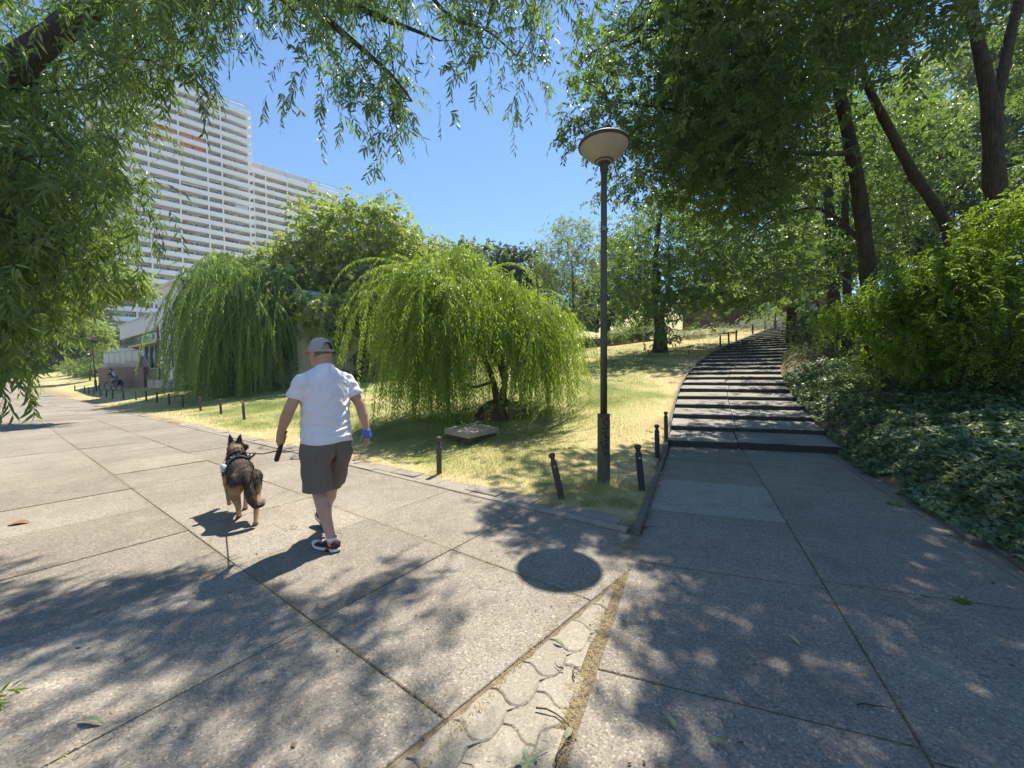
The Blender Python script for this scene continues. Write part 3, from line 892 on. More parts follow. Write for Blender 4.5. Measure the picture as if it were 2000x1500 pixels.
def skeleton(trunks, clusters, r_tip=0.006, expo=0.47, sag=0.0, jit=0.08, reach=1.0):
    """trunks: list of (points, radii). Joins every cluster to the wood nearest to it. Returns list of (pts, radii)"""
    pos, par, fixed, rad = [], [], [], []
    for (pts, rr) in trunks:
        pts = np.asarray(pts, float)
        start = -1
        if pos:
            start = int(np.argmin(np.linalg.norm(np.array(pos) - pts[0], axis=1)))
        for i, p in enumerate(pts):
            pos.append(p); par.append(start if i == 0 else len(pos) - 2); fixed.append(True); rad.append(rr[i])
    n_fixed = len(pos)
    P = [np.array(p) for p in pos]
    root = P[0]
    order = np.argsort([min(np.linalg.norm(c - p) for p in P) for c in clusters])
    arr = np.array(P)
    for ci in order:
        c = clusters[ci]
        d = np.linalg.norm(arr - c, axis=1)
        # prefer wood that lies lower and inwards
        pen = 0.9 * np.maximum(arr[:, 2] - c[2] + 0.3, 0) * (sag <= 0) + 0.25 * (np.arange(len(arr)) >= n_fixed)
        k = int(np.argmin(d + pen))
        a = arr[k]; L = d[k]
        ns = int(np.clip(L / 0.45, 2, 7))
        side = rng.normal(0, jit * L, 3)
        prev = k; new = []
        for s in range(1, ns + 1):
            t = s / ns
            p = a + (c - a) * t + (side + np.array([0, 0, (0.14 - sag) * L])) * (4 * t * (1 - t)) * 0.6
            P.append(p); par.append(prev); prev = len(P) - 1; fixed.append(False); rad.append(0); new.append(p)
        arr = np.vstack([arr, new])
    n = len(P)
    cnt = np.zeros(n); kids = [[] for _ in range(n)]
    for i in range(n):
        if par[i] >= 0: kids[par[i]].append(i)
    for i in range(n - 1, n_fixed - 1, -1):
        if not kids[i]: cnt[i] = 1
        if par[i] >= n_fixed: cnt[par[i]] += cnt[i]
    R = np.where(np.arange(n) < n_fixed, np.array(rad + [0] * (n - len(rad)))[:n], r_tip * np.maximum(cnt, 1) ** expo)
    chains = []
    for i in range(n_fixed, n):
        p = par[i]
        first = p < n_fixed or kids[p][0] != i
        if first:
            ch = [p, i]
            while kids[ch[-1]]: ch.append(kids[ch[-1]][0])
            pts = np.array([P[q] for q in ch]); rr = R[ch].copy()
            rr[0] = min(rr[0], rr[1] * 1.15)
            chains.append((pts, rr))
    return chains

def wood(trunks, chains, name, m, parent, seg=12, bseg=5, flare=True):
    q = Mesh()
    for k, (pts, rr) in enumerate(trunks):
        pts = np.asarray(pts, float); rr = np.asarray(rr, float)
        # resample smoothly with slight crookedness
        t = np.linspace(0, len(pts) - 1, (len(pts) - 1) * 4 + 1)
        pp = np.stack([np.interp(t, np.arange(len(pts)), pts[:, j]) for j in range(3)], 1)
        for _ in range(2): pp[1:-1] = 0.25 * pp[:-2] + 0.5 * pp[1:-1] + 0.25 * pp[2:]
        r2 = np.interp(t, np.arange(len(pts)), rr)
        r2 = r2 * (1 + 0.05 * np.sin(t * 5.1 + k))
        if flare and k == 0: r2[:4] *= [1.55, 1.3, 1.12, 1.04]
        q.tube(pp, r2, seg)
    o = q.build('trunk', m, parent, smooth=True)
    if chains:
        q = Mesh()
        for pts, rr in chains: q.tube(pts, rr, bseg, caps=False)
        q.build('branches', m, parent, smooth=True, kind='stuff')
    return o

# ---- leaves
def put_rhomb(q, P, A, N, L, W, tint, curl=0.12):
    n = len(P); S = np.cross(A, N)
    V = np.empty((n, 4, 3)); L = np.asarray(L)[:, None] if np.ndim(L) else L; W = np.asarray(W)[:, None] if np.ndim(W) else W
    mid = P + A * L * 0.46
    V[:, 0] = P; V[:, 2] = P + A * L - N * L * curl
    V[:, 1] = mid + S * W / 2 + N * W * 0.18; V[:, 3] = mid - S * W / 2 + N * W * 0.18
    q.add(V.reshape(-1, 3), None, np.arange(4 * n).reshape(-1, 4), 0, np.repeat(tint, 4))
def put_lance(q, P, A, N, L, W, tint, curl=0.25):
    n = len(P); S = np.cross(A, N)
    L = np.asarray(L)[:, None] * np.ones((n, 1)); W = np.asarray(W)[:, None] * np.ones((n, 1))
    V = np.empty((n, 6, 3))
    V[:, 0] = P
    for k, (t, w) in enumerate(((0.28, 0.92), (0.64, 0.8))):
        c = P + A * L * t - N * L * curl * t * t
        V[:, 1 + 2 * k] = c + S * W / 2 * w + N * W * 0.16; V[:, 2 + 2 * k] = c - S * W / 2 * w + N * W * 0.16
    V[:, 5] = P + A * L - N * L * curl
    b = np.arange(n)[:, None] * 6
    q.add(V.reshape(-1, 3), np.concatenate([b + [0, 1, 2], b + [3, 5, 4]]), b + [1, 3, 4, 2], 0, np.repeat(tint, 6))

def twigs(q, stems, B, D, Lt, droop, nl, lL, lW, tint, alpha=0.7, hang=0.3, shape='rhomb', jl=0.25, tj=0.16, stem_r=0.0, tmin=0.12):
    """q gets leaves set in two ranks along curved twigs; stems (or None) gets the twigs themselves"""
    m = len(B); D = nrm(D)
    Lt = np.broadcast_to(np.asarray(Lt, float), (m,)); droop = np.broadcast_to(np.asarray(droop, float), (m,))
    t = np.linspace(tmin, 1.0, nl)[None] + rng.uniform(-0.4, 0.4, (m, nl)) / nl
    t = np.clip(t, 0, 1)
    def at(t):
        s = t * Lt[:, None]
        return B[:, None] + D[:, None] * s[..., None] * (1 - 0.45 * np.minimum(droop[:, None] * t, 1.6))[..., None] + DOWN * (droop[:, None] * s * t * 0.72)[..., None]
    P = at(t); T = nrm(at(np.minimum(t + 0.06, 1.06)) - at(t - 0.02))
    side = np.where(np.arange(nl) % 2 == 0, 1.0, -1.0)[None, :, None]
    ref = nrm(rng.normal(0, 0.35, (m, 1, 3)) + np.array([0, 0, 1.0]))
    S = nrm(np.cross(T, ref) + 1e-6)
    al = alpha + rng.normal(0, 0.18, (m, nl, 1))
    A = nrm(T * np.cos(al) + S * side * np.sin(al) + DOWN * hang + rng.normal(0, 0.12, (m, nl, 3)))
    N = np.cross(S, T) + rng.normal(0, 0.35, (m, nl, 3)); N = nrm(N - A * np.sum(N * A, -1, keepdims=True))
    L = lL * rng.uniform(1 - jl, 1 + jl, (m, nl)); W = lW * rng.uniform(0.8, 1.2, (m, nl))
    tt = np.clip(np.asarray(tint).reshape(m, 1) + rng.normal(0, tj, (m, nl)), 0, 1)
    f = put_lance if shape == 'lance' else put_rhomb
    f(q, P.reshape(-1, 3), A.reshape(-1, 3), N.reshape(-1, 3), L.ravel(), W.ravel(), tt.ravel())
    if stems is not None:
        ts = np.array([0, 0.35, 0.7, 1.0])
        C = at(np.repeat(ts[None], m, 0))            # m,4,3
        r = stem_r * np.array([1, 0.8, 0.6, 0.3])
        TT = nrm(np.gradient(C, axis=1)); a = nrm(np.cross(TT, rng.normal(0, 1, (m, 1, 3))))
        V = np.stack([C + a * r[None, :, None], C - a * r[None, :, None]], 2)  # m,4,2,3
        base = (np.arange(m) * 8)[:, None]
        i = (np.arange(3) * 2)[None]
        F = np.stack([base + i, base + i + 1, base + i + 3, base + i + 2], -1).reshape(-1, 4)
        stems.add(V.reshape(-1, 3), None, F)

def in_poly(P, x, y):
    P = np.asarray(P, float); c = np.zeros(np.shape(x), bool); j = len(P) - 1
    for i in range(len(P)):
        a, b = P[i], P[j]
        m = ((a[1] > y) != (b[1] > y)) & (x < (b[0] - a[0]) * (y - a[1]) / (b[1] - a[1] + 1e-9) + a[0])
        c ^= m; j = i
    return c
def poly_points(poly, n, d0, d1, zmin=0.4):
    """points of a crown whose outline is measured in the photograph, at true depths d0..d1"""
    P = np.asarray(poly, float); lo, hi = P.min(0), P.max(0); out = []
    while len(out) < n:
        x = rng.uniform(lo[0], hi[0], 400); y = rng.uniform(lo[1], hi[1], 400)
        k = in_poly(P, x, y)
        for a, b in zip(x[k], y[k]):
            p = PX(a, b, rng.uniform(d0, d1))
            if p[2] > gz(p[0], p[1]) + zmin: out.append(p)
            if len(out) >= n: break
    return np.array(out)
def ellip_points(c, r, n, shell=0.45, zlo=-0.75):
    d = rdirs(n * 3); d = d[d[:, 2] > zlo][:n]
    k = len(d)
    s = (shell + (1 - shell) * rng.random(k) ** 0.6)
    return np.asarray(c, float) + d * np.asarray(r, float) * s[:, None] * (1 + 0.14 * np.sin(d[:, 0] * 5 + d[:, 2] * 4 + c[0]))[:, None]

def tree_root(name, label, x, y, cat='tree', group=None):
    return thing(name, label, cat, (x, y, gz(x, y)), 0, group)
def rel(root, pts):
    return np.asarray(pts, float) - np.array(root.location)

# ------------------------------------------------ 1. the willow beside the camera on the left, arching over the path
NT_X, NT_Y = -6.6, 1.9
def near_willow():
    r = tree_root('willow_tree', 'big leaning willow on the left whose dark limb and leafy twigs arch over the path', NT_X, NT_Y)
    base = np.array([NT_X, NT_Y, gz(NT_X, NT_Y)])
    l1 = [base, base + [0.25, .25, 1.6], PX(-120, 250, 3.9), PX(75, 92, 4.2), PX(140, 44, 4.4), PX(215, -12, 4.6), PX(330, -110, 4.9), PX(520, -190, 5.3), PX(700, -230, 5.8)]
    r1 = [.30, .25, .17, .125, .12, .11, .10, .085, .06]
    l2 = [PX(330, -110, 4.9), PX(520, -60, 5.0), PX(610, 18, 5.0), PX(690, 80, 5.0), PX(770, 150, 5.05), PX(805, 198, 5.1)]
    r2 = [.08, .06, .045, .034, .022, .010]
    l3 = [PX(520, -190, 5.3), PX(640, -40, 5.2), PX(720, 28, 5.1), PX(800, 55, 5.1), PX(860, 80, 5.2)]
    r3 = [.07, .05, .036, .024, .012]
    l4 = [PX(700, -230, 5.8), PX(800, -60, 5.5), PX(880, 40, 5.4), PX(950, 55, 5.4), PX(1010, 110, 5.4)]
    r4 = [.05, .035, .024, .016, .008]
    l5 = [PX(75, 92, 4.2), PX(60, 240, 4.4), PX(130, 330, 4.8), PX(200, 400, 5.2)]
    r5 = [.035, .03, .022, .012]
    trunks = [(l1, r1), (l2, r2), (l3, r3), (l4, r4), (l5, r5)]
    A = [(-200, -100), (480, -100), (450, 20), (385, 85), (335, 150), (285, 215), (250, 270), (222, 335), (275, 410), (250, 450), (180, 490), (90, 560), (20, 610), (-200, 620)]
    cA = np.vstack([poly_points(A, 270, 3.4, 7.5), poly_points([(-200, 260), (170, 280), (215, 390), (140, 540), (60, 600), (-200, 640)], 70, 3.0, 5.0)])
    B1 = [(430, -140), (820, -140), (800, 10), (765, 105), (690, 150), (620, 85), (540, 0), (440, -50)]
    B2 = [(820, -120), (1070, -120), (1055, 40), (1035, 110), (900, 110), (840, 10)]
    B3 = [(640, 150), (785, 160), (760, 240), (670, 200)]
    cB = np.vstack([poly_points(B1, 64, 4.3, 6.2), poly_points(B2, 46, 4.6, 6.4), poly_points(B3, 10, 4.6, 5.3)])
    # crown above and to the left of the picture (shades the near path)
    SH = [(-2500, 1130), (0, 1165), (330, 1120), (560, 1060), (700, 1075), (900, 1130), (890, 1250), (830, 1400), (900, 1600), (500, 3000), (-3000, 3000)]
    cC = np.c_[rng.uniform(-6.5, 1.2, 2600), rng.uniform(2.0, 8.0, 2600), rng.uniform(4.6, 8.8, 2600)]
    pp, _ = proj(cC); sp_ = shadow_px(cC)
    cC = cC[(pp[:, 1] < -60) & in_poly(SH, sp_[:, 0], sp_[:, 1])]
    cC = cC[:130]
    LIT = [(140, 830), (1240, 830), (1240, 1600), (840, 1600), (900, 1130), (600, 1050), (140, 1080)]
    def unlit(C):
        q_ = shadow_px(C); return C[~in_poly(LIT, q_[:, 0], q_[:, 1])]
    cA = unlit(cA)
    p_, f_ = proj(cA); k_ = np.clip((p_[:, 0] - 75) / 140, 0, 1)       # keep the big limb in view
    cA = cA[~((np.hypot(p_[:, 0] - 75 - 140 * k_, p_[:, 1] - 92 + 104 * k_ + 25) < 75) & (f_ < 5.0))]
    LIT = [(140, 830), (1240, 830), (1250, 1500), (925, 1500), (920, 1085), (600, 1050), (140, 1080)]
    cB = unlit(cB)
    cl = np.vstack([cA, cB, cC])
    ch = skeleton(trunks, list(cl), 0.0045, 0.45, 0.05)
    tr = [(rel(r, a), b) for a, b in trunks]
    wood(tr, [(rel(r, a), b) for a, b in ch], 'branches', M['bark_dark'], r)
    q, st = Mesh(), Mesh()
    def go(C, per, spread, Lt, dr, nl, shape='lance', hang=0.45):
        k = len(C); B = np.repeat(C, per, 0) + rng.normal(0, spread, (k * per, 3))
        D = rdirs(k * per, -0.15)
        ti = np.repeat(np.clip(rng.normal(0.45, 0.2, k), 0, 1), per) + rng.normal(0, 0.08, k * per)
        ks = keep_sun(B + D * .2); B, D, ti = B[ks], D[ks], ti[ks]; k = len(B); per = 1
        twigs(q, st, rel(r, B), D, rng.uniform(0.5, 1.3, k * per) * Lt, rng.uniform(0.5, 1.5, k * per) * dr, nl, 0.108, 0.0215, ti, 0.72, hang, shape, 0.3, 0.18, 0.0024)
    go(cA, 15, 0.19, 0.38, 0.8, 12, 'rhomb', 0.30)
    go(cB, 8, 0.16, 0.36, 0.6, 12, 'lance', 0.28)
    go(cC, 7, 0.25, 0.5, 1.0, 12, 'rhomb')
    # long sprays hanging at the left edge and over the sky
    def sprays(spots, per, L, spread=0.10):
        C = np.array([PX(*s) for s in spots])
        B = np.repeat(C, per, 0) + rng.normal(0, spread, (len(C) * per, 3))
        D = nrm(rng.normal(0, 0.7, (len(B), 3)) + [0, 0, -0.25])
        ks = keep_sun(B); B, D = B[ks], D[ks]
        twigs(q, st, rel(r, B), D, rng.uniform(0.5, 1.2, len(B)) * L * .8, rng.uniform(.4, 1.3, len(B)), 13, 0.108, 0.0215, rng.normal(0.5, 0.2, len(B)), 0.7, 0.32, 'lance', 0.3, 0.18, 0.0022)
    sprays([(580, 120, 4.8), (560, 190, 4.9), (640, 200, 4.8), (680, 220, 4.9), (740, 190, 5.0), (720, 250, 4.9), (770, 230, 5.0), (690, 150, 4.9), (650, 110, 4.8), (760, 140, 5.1), (735, 290, 4.9), (785, 255, 5.0)], 6, 0.48, 0.12)
    sprays([(880, 150, 5.2), (900, 190, 5.2), (940, 190, 5.3), (980, 170, 5.3), (1000, 200, 5.4), (1050, 120, 5.4), (1060, 60, 5.4), (1055, 150, 5.4), (930, 130, 5.3), (970, 210, 5.3)], 5, 0.45, 0.14)
    sprays([(10, 540, 3.0), (-30, 600, 2.9), (20, 620, 3.2), (-10, 660, 3.1), (-40, 690, 3.0), (10, 580, 3.3), (-60, 580, 2.8), (5, 680, 3.4), (25, 655, 3.6), (-30, 640, 3.2), (-15, 715, 3.1), (10, 720, 3.4), (-5, 745, 3.3)], 9, 0.36, 0.11)
    sprays([(60, 500, 3.8), (120, 520, 4.4), (90, 580, 4.2), (150, 480, 5.0), (210, 470, 5.5), (250, 430, 6.0), (50, 590, 4.0), (30, 420, 3.4)], 8, 0.40, 0.16)
    st.build('twigs', M['twig'], r, kind='stuff')
    q.build('crown', M['leaf_near'], r, attr=True)
near_willow()

# ------------------------------------------------ 2. weeping willows
def weeping(root, trunks, arcs, m_leaf, m_bark, per, leaf, wid, nl, zfloor, rtip=0.012, down=1.0, tmean=0.5, lens=(0.5, 1.0), jit=0.12, spreadk=0.12, alpha=0.6, hang=0.6, window=None, dnoise=0.34):
    """arcs: list of points on the outer dome; strands hang from the arching boughs down to zfloor above ground"""
    ch = skeleton(trunks, list(arcs), rtip, 0.42, -0.12, 0.06)
    wood([(rel(root, a), b) for a, b in trunks], [(rel(root, a), b) for a, b in ch], '', m_bark, root)
    src = []
    for pts, rr in ch:
        t = np.linspace(0.35, 1, 4) * (len(pts) - 1)
        src.append(np.stack([np.interp(t, np.arange(len(pts)), pts[:, j]) for j in range(3)], 1))
    src = np.vstack(src + [np.array(arcs)] * 2)
    B = np.repeat(src, per, 0) + rng.normal(0, jit, (len(src) * per, 3)) * [1.3, 1.3, 0.6]
    h = B[:, 2] - ground_z(B[:, 0], B[:, 1]) - zfloor
    ok = h > 0.25; B, h = B[ok], h[ok]
    L = np.minimum(h, 6.0) * rng.uniform(*lens, len(B))
    if window is not None:
        p_, f_ = proj(B); x0, x1, yw = window
        zlim = np.array([PX(0, yw, d_)[2] for d_ in f_])
        w_ = (p_[:, 0] > x0) & (p_[:, 0] < x1) & (f_ < (np.array(root.location) - [0, 0, CAM_H]) @ cF + .4)
        L = np.where(w_, np.minimum(L, np.maximum(B[:, 2] - zlim, .25) * rng.uniform(.7, 1.1, len(B))), L)
    out = B - np.array(root.location); out[:, 2] = 0
    D = nrm(nrm(out) * spreadk + rng.normal(0, dnoise, (len(B), 3)) + [0, 0, -0.45])
    q, st = Mesh(), Mesh()
    ti = tmean + 0.32 * vnoise(B[:, 0] * 2, B[:, 1] * 2 + B[:, 2], 1.5) + rng.normal(0, 0.2, len(B))
    # strands have leaves in proportion to their length
    for lo, hi in ((0, .6), (.6, 1.2), (1.2, 2.0), (2.0, 3.2), (3.2, 7)):
        k = (L >= lo) & (L < hi)
        if k.any():
            n = int(np.clip(nl * (lo + hi) / 2, 6, 130))
            twigs(q, st, rel(root, B[k]), D[k], L[k], 0.9, n, leaf, wid, ti[k], alpha, hang, 'rhomb', 0.3, 0.18, 0.003, 0.02)
    st.build('twigs', M['twig'], root, kind='stuff')
    q.build('crown', m_leaf, root, attr=True)

def small_willow():
    b = GP(985, 806)
    D = float((b - [0, 0, CAM_H]) @ cF)
    b = PX(985, 800, D); x, y = b[0], b[1]
    r = tree_root('weeping_willow', 'small bushy weeping willow leaning over its torn-up root mound on the lawn', x, y)
    z0 = gz(x, y) + 0.22
    f = lambda px, py, d=0.0: PX(px, py, D + d)
    g = np.array([x, y, z0 - 0.25])
    trunks = [([g, f(972, 790), f(964, 745), f(948, 700), f(925, 665, .2), f(915, 600, .3), f(880, 560, .5), f(830, 540, .3)], [.13, .10, .075, .06, .05, .042, .03, .018]),
              ([f(972, 790), f(990, 740, -.1), f(978, 700, -.2), f(1000, 650, -.2), f(1010, 600, 0), f(1040, 590, 0)], [.08, .062, .055, .045, .035, .02]),
              ([f(985, 800), f(986, 750, -.25), f(975, 715, -.3), f(960, 690, -.4), f(950, 640, -.5)], [.07, .055, .045, .035, .02]),
              ([f(964, 745), f(920, 760, -.3), f(885, 730, -.4), f(870, 690, -.4)], [.045, .035, .026, .014]),
              ([f(925, 665, .2), f(890, 655, 0), f(850, 660, -.2)], [.032, .024, .012]),
              ([f(915, 600, .3), f(860, 540, .2), f(800, 522, .2), f(765, 530, .1)], [.03, .022, .016, .008]),
              ([f(925, 665, .2), f(905, 560, 1.0), f(880, 500, 1.2)], [.04, .03, .015])]
    arcs = [f(755, 545, .1), f(745, 590, .2), f(735, 620, .4), f(780, 535, -.6), f(815, 545, -1.0), f(770, 600, -1.0), f(850, 545, -1.4), f(810, 620, -1.6), f(880, 500, 1.1), f(865, 495, .6), f(905, 520, 1.6),
            f(930, 530, .3), f(960, 545, -.6), f(945, 570, 1.4), f(985, 560, .3), f(1010, 570, -.9), f(1040, 578, .4), f(1070, 600, .0), f(1090, 610, -.6), f(1105, 612, .2), f(1060, 600, -1.2), f(1085, 640, -1.0), f(1115, 622, .3),
            f(1020, 610, 1.4), f(1000, 640, -1.3), f(905, 600, -1.4), f(760, 660, .6), f(740, 660, .2), f(725, 640, .1), f(840, 600, 1.3), f(790, 580, 1.3), f(1060, 640, 1.2), f(1100, 650, .8), f(890, 640, -1.5), f(1040, 660, -1.5), f(870, 520, .0), f(835, 700, -1.4), f(790, 700, -.9), f(1095, 690, -.6)]
    def pull(p):
        k = (p - PX(925, 600, 1.0)) @ cR
        return p - cR * ((.30 if k < 0 else .20) * k)
    arcs = [pull(p) for p in arcs] + [f(792, 530, -.2), f(812, 524, .3), f(840, 526, -.5), f(785, 556, .1), f(862, 530, -.3)]
    weeping(r, trunks, arcs, M['leaf_weep'], M['bark_red'], 14, 0.115, 0.024, 24, 0.12, 0.009, 1.0, 0.5, (0.10, 1.0), 0.16, 0.05, 0.75, 0.5, (885, 1008, 705))
small_willow()

def tall_willow():
    b = GP(476, 758); x, y = b[0], b[1]; D = float((b - [0, 0, CAM_H]) @ cF)
    r = tree_root('weeping_willow', 'tall weeping willow with a dark trunk in front of the low white building', x, y)
    f = lambda px, py, d=0.0: PX(px, py, D + d)
    g = np.array([x, y, gz(x, y) - 0.1])
    trunks = [([g, f(474, 720), f(478, 680), f(482, 630), f(475, 580, .3), f(460, 530, .5), f(430, 505, .5)], [.34, .28, .26, .22, .17, .10, .05]),
              ([f(482, 630), f(500, 580, -.5), f(520, 540, -.7), f(540, 515, -.8)], [.16, .12, .08, .04]), ([f(478, 650), f(440, 600, -1), f(390, 560, -1.5), f(350, 545, -1.4)], [.13, .09, .06, .03])]
    arcs = [f(430, 492, .4), f(400, 500, -.6), f(380, 515, .8), f(360, 525, -1.2), f(345, 545, -.4), f(335, 565, .8), f(330, 585, -.6), f(355, 555, 1.6), f(395, 530, -2.4), f(440, 510, -2.6), f(480, 505, -1.0), f(470, 520, -3.0), f(420, 520, 2.0),
            f(510, 520, -2.0), f(500, 505, .8), f(530, 530, -.6), f(545, 540, -1.6), f(540, 570, -2.4), f(410, 560, -3.0), f(370, 590, -2.4), f(345, 610, -1.6), f(500, 580, -3.0), f(455, 560, -3.2), f(330, 620, .2), f(560, 560, -.6), f(360, 640, -2.0), f(390, 620, -2.8), f(525, 610, -2.6)]
    arcs = [p - cR * (np.where((p - PX(437, 600, (p - [0, 0, CAM_H]) @ cF)) @ cR < 0, .52, .1) * ((p - PX(440, 600, (p - [0, 0, CAM_H]) @ cF)) @ cR)) for p in arcs]
    weeping(r, trunks, arcs, M['leaf_weep_far'], M['bark_dark'], 13, 0.21, 0.055, 12, 0.4, 0.02, 1.0, 0.45, (0.25, 1.0), 0.22, 0.0, 0.55, 0.7, None, 0.2)
tall_willow()

# ------------------------------------------------ 3. broadleaved crowns
def broad(name, label, trunks, clusters, m_leaf, m_bark, per, twL, nl, lL, lW, droop=0.5, spread=0.35, up=0.1, tm=0.5, group=None, shape='rhomb', stem=0.0, alpha=0.8, hang=0.2, tsd=0.2, r_tip=0.008, expo=0.45, bseg=5, cat='tree', seg=12, flat=0.7):
    b = np.asarray(trunks[0][0][0], float)
    r = thing(name, label, cat, b, 0, group)
    ch = skeleton(trunks, list(clusters), r_tip, expo)
    wood([(rel(r, a), c) for a, c in trunks], [(rel(r, a), c) for a, c in ch], '', m_bark, r, seg, bseg)
    k = len(clusters)
    B = np.repeat(clusters, per, 0) + rng.normal(0, spread, (k * per, 3)) * [1, 1, flat]
    D = nrm(rdirs(k * per, up) * [1, 1, flat])
    ti = np.repeat(np.clip(rng.normal(tm, tsd, k), 0, 1), per) + rng.normal(0, 0.08, k * per)
    ks = keep_sun(B); B, D, ti = B[ks], D[ks], ti[ks]
    q = Mesh(); st = Mesh() if stem > 0 else None
    twigs(q, st, rel(r, B), D, rng.uniform(0.6, 1.2, len(B)) * twL, droop * rng.uniform(0.5, 1.5, len(B)), nl, lL, lW, ti, alpha, hang, shape, 0.25, 0.14, stem)
    if st is not None: st.build('twigs', M['twig'], r, kind='stuff')
    q.build('crown', m_leaf, r, attr=True)
    return r

def trunk_up(x, y, h, r0, lean=(0, 0)):
    z = gz(x, y) - 0.15
    t = np.linspace(0, 1, 5)
    return (np.c_[x + lean[0] * t + 0.12 * np.sin(t * 4 + x), y + lean[1] * t, z + h * t], r0 * (1 - 0.6 * t))

# maple mass left of centre, in front of the towers
def crown_tree(name, label, px, pbase, D, lobes, n, mleaf, per, twL, nl, lL, lW, th, tr, zlo=-0.75, **kw):
    p = PX(px, pbase, D); x, y = p[0], p[1]
    pts = []
    for (cx, cy, dd, rx, rz, k) in lobes:
        c = PX(cx, cy, D + dd); pts.append(ellip_points(c, (rx, rx, rz), int(n * k), 0.5, zlo))
    pts = np.vstack(pts); pts = pts[pts[:, 2] > ground_z(pts[:, 0], pts[:, 1]) + 0.5]
    return broad(name, label, [trunk_up(x, y, th, tr)], pts, mleaf, kw.pop('bark', M['bark']), per, twL, nl, lL, lW, **kw)

crown_tree('maple_tree', 'broad light green maple standing behind the two weeping willows', 690, 745, 25,
           [(690, 470, 0, 3.6, 2.9, .30), (610, 520, -.5, 2.9, 2.3, .22), (770, 500, 0.5, 2.9, 2.4, .22), (660, 600, -1.5, 4.0, 2.4, .26), (780, 590, -.5, 3.0, 2.4, .18), (560, 590, -1.0, 2.6, 2.3, .16), (700, 640, -1.5, 3.6, 1.8, .18), (560, 660, -1, 2.2, 1.6, .1)],
           290, M['leaf_maple'], 14, 0.75, 9, 0.22, 0.145, 6.5, .28, tm=.5, spread=.45, up=.25, droop=.5, tsd=.22)
crown_tree('tree', 'dark leafy tree in the gap between the maple and the small weeping willow', 735, 745, 30,
           [(740, 610, 0, 3.4, 3.4, .6), (830, 560, 1, 3.0, 3.0, .5), (640, 640, 0, 3.2, 2.6, .4)], 130, M['leaf_dark'], 12, 0.8, 9, 0.22, 0.13, 4, .25, tm=.4, spread=.5)
crown_tree('tree', 'green tree with a rounded top directly behind the small weeping willow', 850, 720, 38,
           [(830, 520, 0, 3.6, 2.8, .6), (890, 530, 1, 3.4, 2.8, .6), (860, 600, 0, 4, 3, .5)], 130, M['leaf_maple'], 12, 0.9, 9, 0.26, 0.16, 5, .25, tm=.25, spread=.55)
crown_tree('tree', 'dark blue-green tree on the hilltop behind the small weeping willow', 985, 690, 46,
           [(960, 525, 0, 3.8, 2.9, .6), (1020, 535, 0, 3.8, 3.0, .6), (990, 590, -1, 4.4, 3.2, .6), (1050, 560, 2, 3.2, 3.0, .4), (930, 570, 0, 3.4, 3.0, .4)], 100, M['leaf_dark'], 12, 0.9, 8, 0.36, 0.22, 6, .3, tm=.35, spread=.6, bark=M['bark_dark'])
crown_tree('robinia_tree', 'airy pale green tree on the hill just left of the lamp post', 1118, 692, 34,
           [(1115, 470, 0, 2.7, 2.0, .5), (1090, 520, -.5, 2.5, 1.9, .45), (1140, 540, .5, 2.4, 1.9, .45), (1075, 580, 0, 2.2, 1.6, .3), (1130, 610, -.5, 2.3, 1.3, .25)], 150, M['leaf_robinia'], 8, 0.7, 9, 0.15, 0.075, 7, .17, tm=.5, spread=.4, up=.3)
crown_tree('tree', 'dark bushy tree half hidden behind the lamp post on the hill', 1190, 690, 40,
           [(1180, 560, 0, 3.4, 2.6, .5), (1220, 520, 2, 3.2, 3.0, .5), (1150, 610, 0, 2.8, 2.0, .4), (1240, 600, 0, 3, 2.2, .4)], 120, M['leaf_dark'], 12, 0.9, 9, 0.26, 0.15, 5, .25, tm=.45, spread=.55)

# trees at the far left end of the path
crown_tree('tree', 'light green young tree left of the low building, behind the far lamp', 178, 745, 42,
           [(176, 646, 0, 1.5, 1.3, .6), (158, 660, 0, 1.3, 1.0, .4), (192, 668, .5, 0.8, .7, .3)], 90, M['leaf_maple'], 11, 0.7, 8, 0.20, 0.12, 3.4, .07, tm=.55, spread=.4)
for i, (px, D, lob, n, lab) in enumerate((
        (120, 74, [(120, 640, 0, 6, 5, .6), (165, 650, 2, 5, 4.5, .6), (95, 670, 0, 6, 3.5, .5), (120, 702, 0, 8, 2.0, .6)], 130, 'dark tree closing the far end of the path, nearest the pedestrians'),
        (60, 82, [(60, 640, 0, 7, 6, .7), (20, 660, 0, 6, 5, .5), (50, 708, 0, 8, 2.0, .6)], 110, 'dark tree behind the two far pedestrians'),
        (-10, 70, [(-10, 640, 0, 6, 6, .7), (-60, 620, 0, 7, 7, .5)], 90, 'dark tree at the far left margin behind the hanging willow twigs'))):
    crown_tree('tree', lab, px, 735, D, lob, n, M['leaf_dark'], 12, 1.2, 8, 0.42, 0.26, 5, .3, tm=.3, spread=.8, group='dark trees at the far end of the path')
# right of the far lawn, filling behind tower foot
crown_tree('maple_tree', 'bright green maple branch mass hanging beside the tower on the left', -30, 760, 13,
           [(140, 540, 0, 1.25, .6, .5), (228, 552, 0.6, .75, .38, .45), (80, 570, -.5, 1.3, .7, .5), (30, 590, -.5, 1.2, .8, .4), (20, 520, 0, 1.4, 1.0, .4)], 120, M['leaf_maple'], 15, 0.4, 8, 0.12, 0.085, 4.2, .16, tm=.55, spread=.2, zlo=-1)

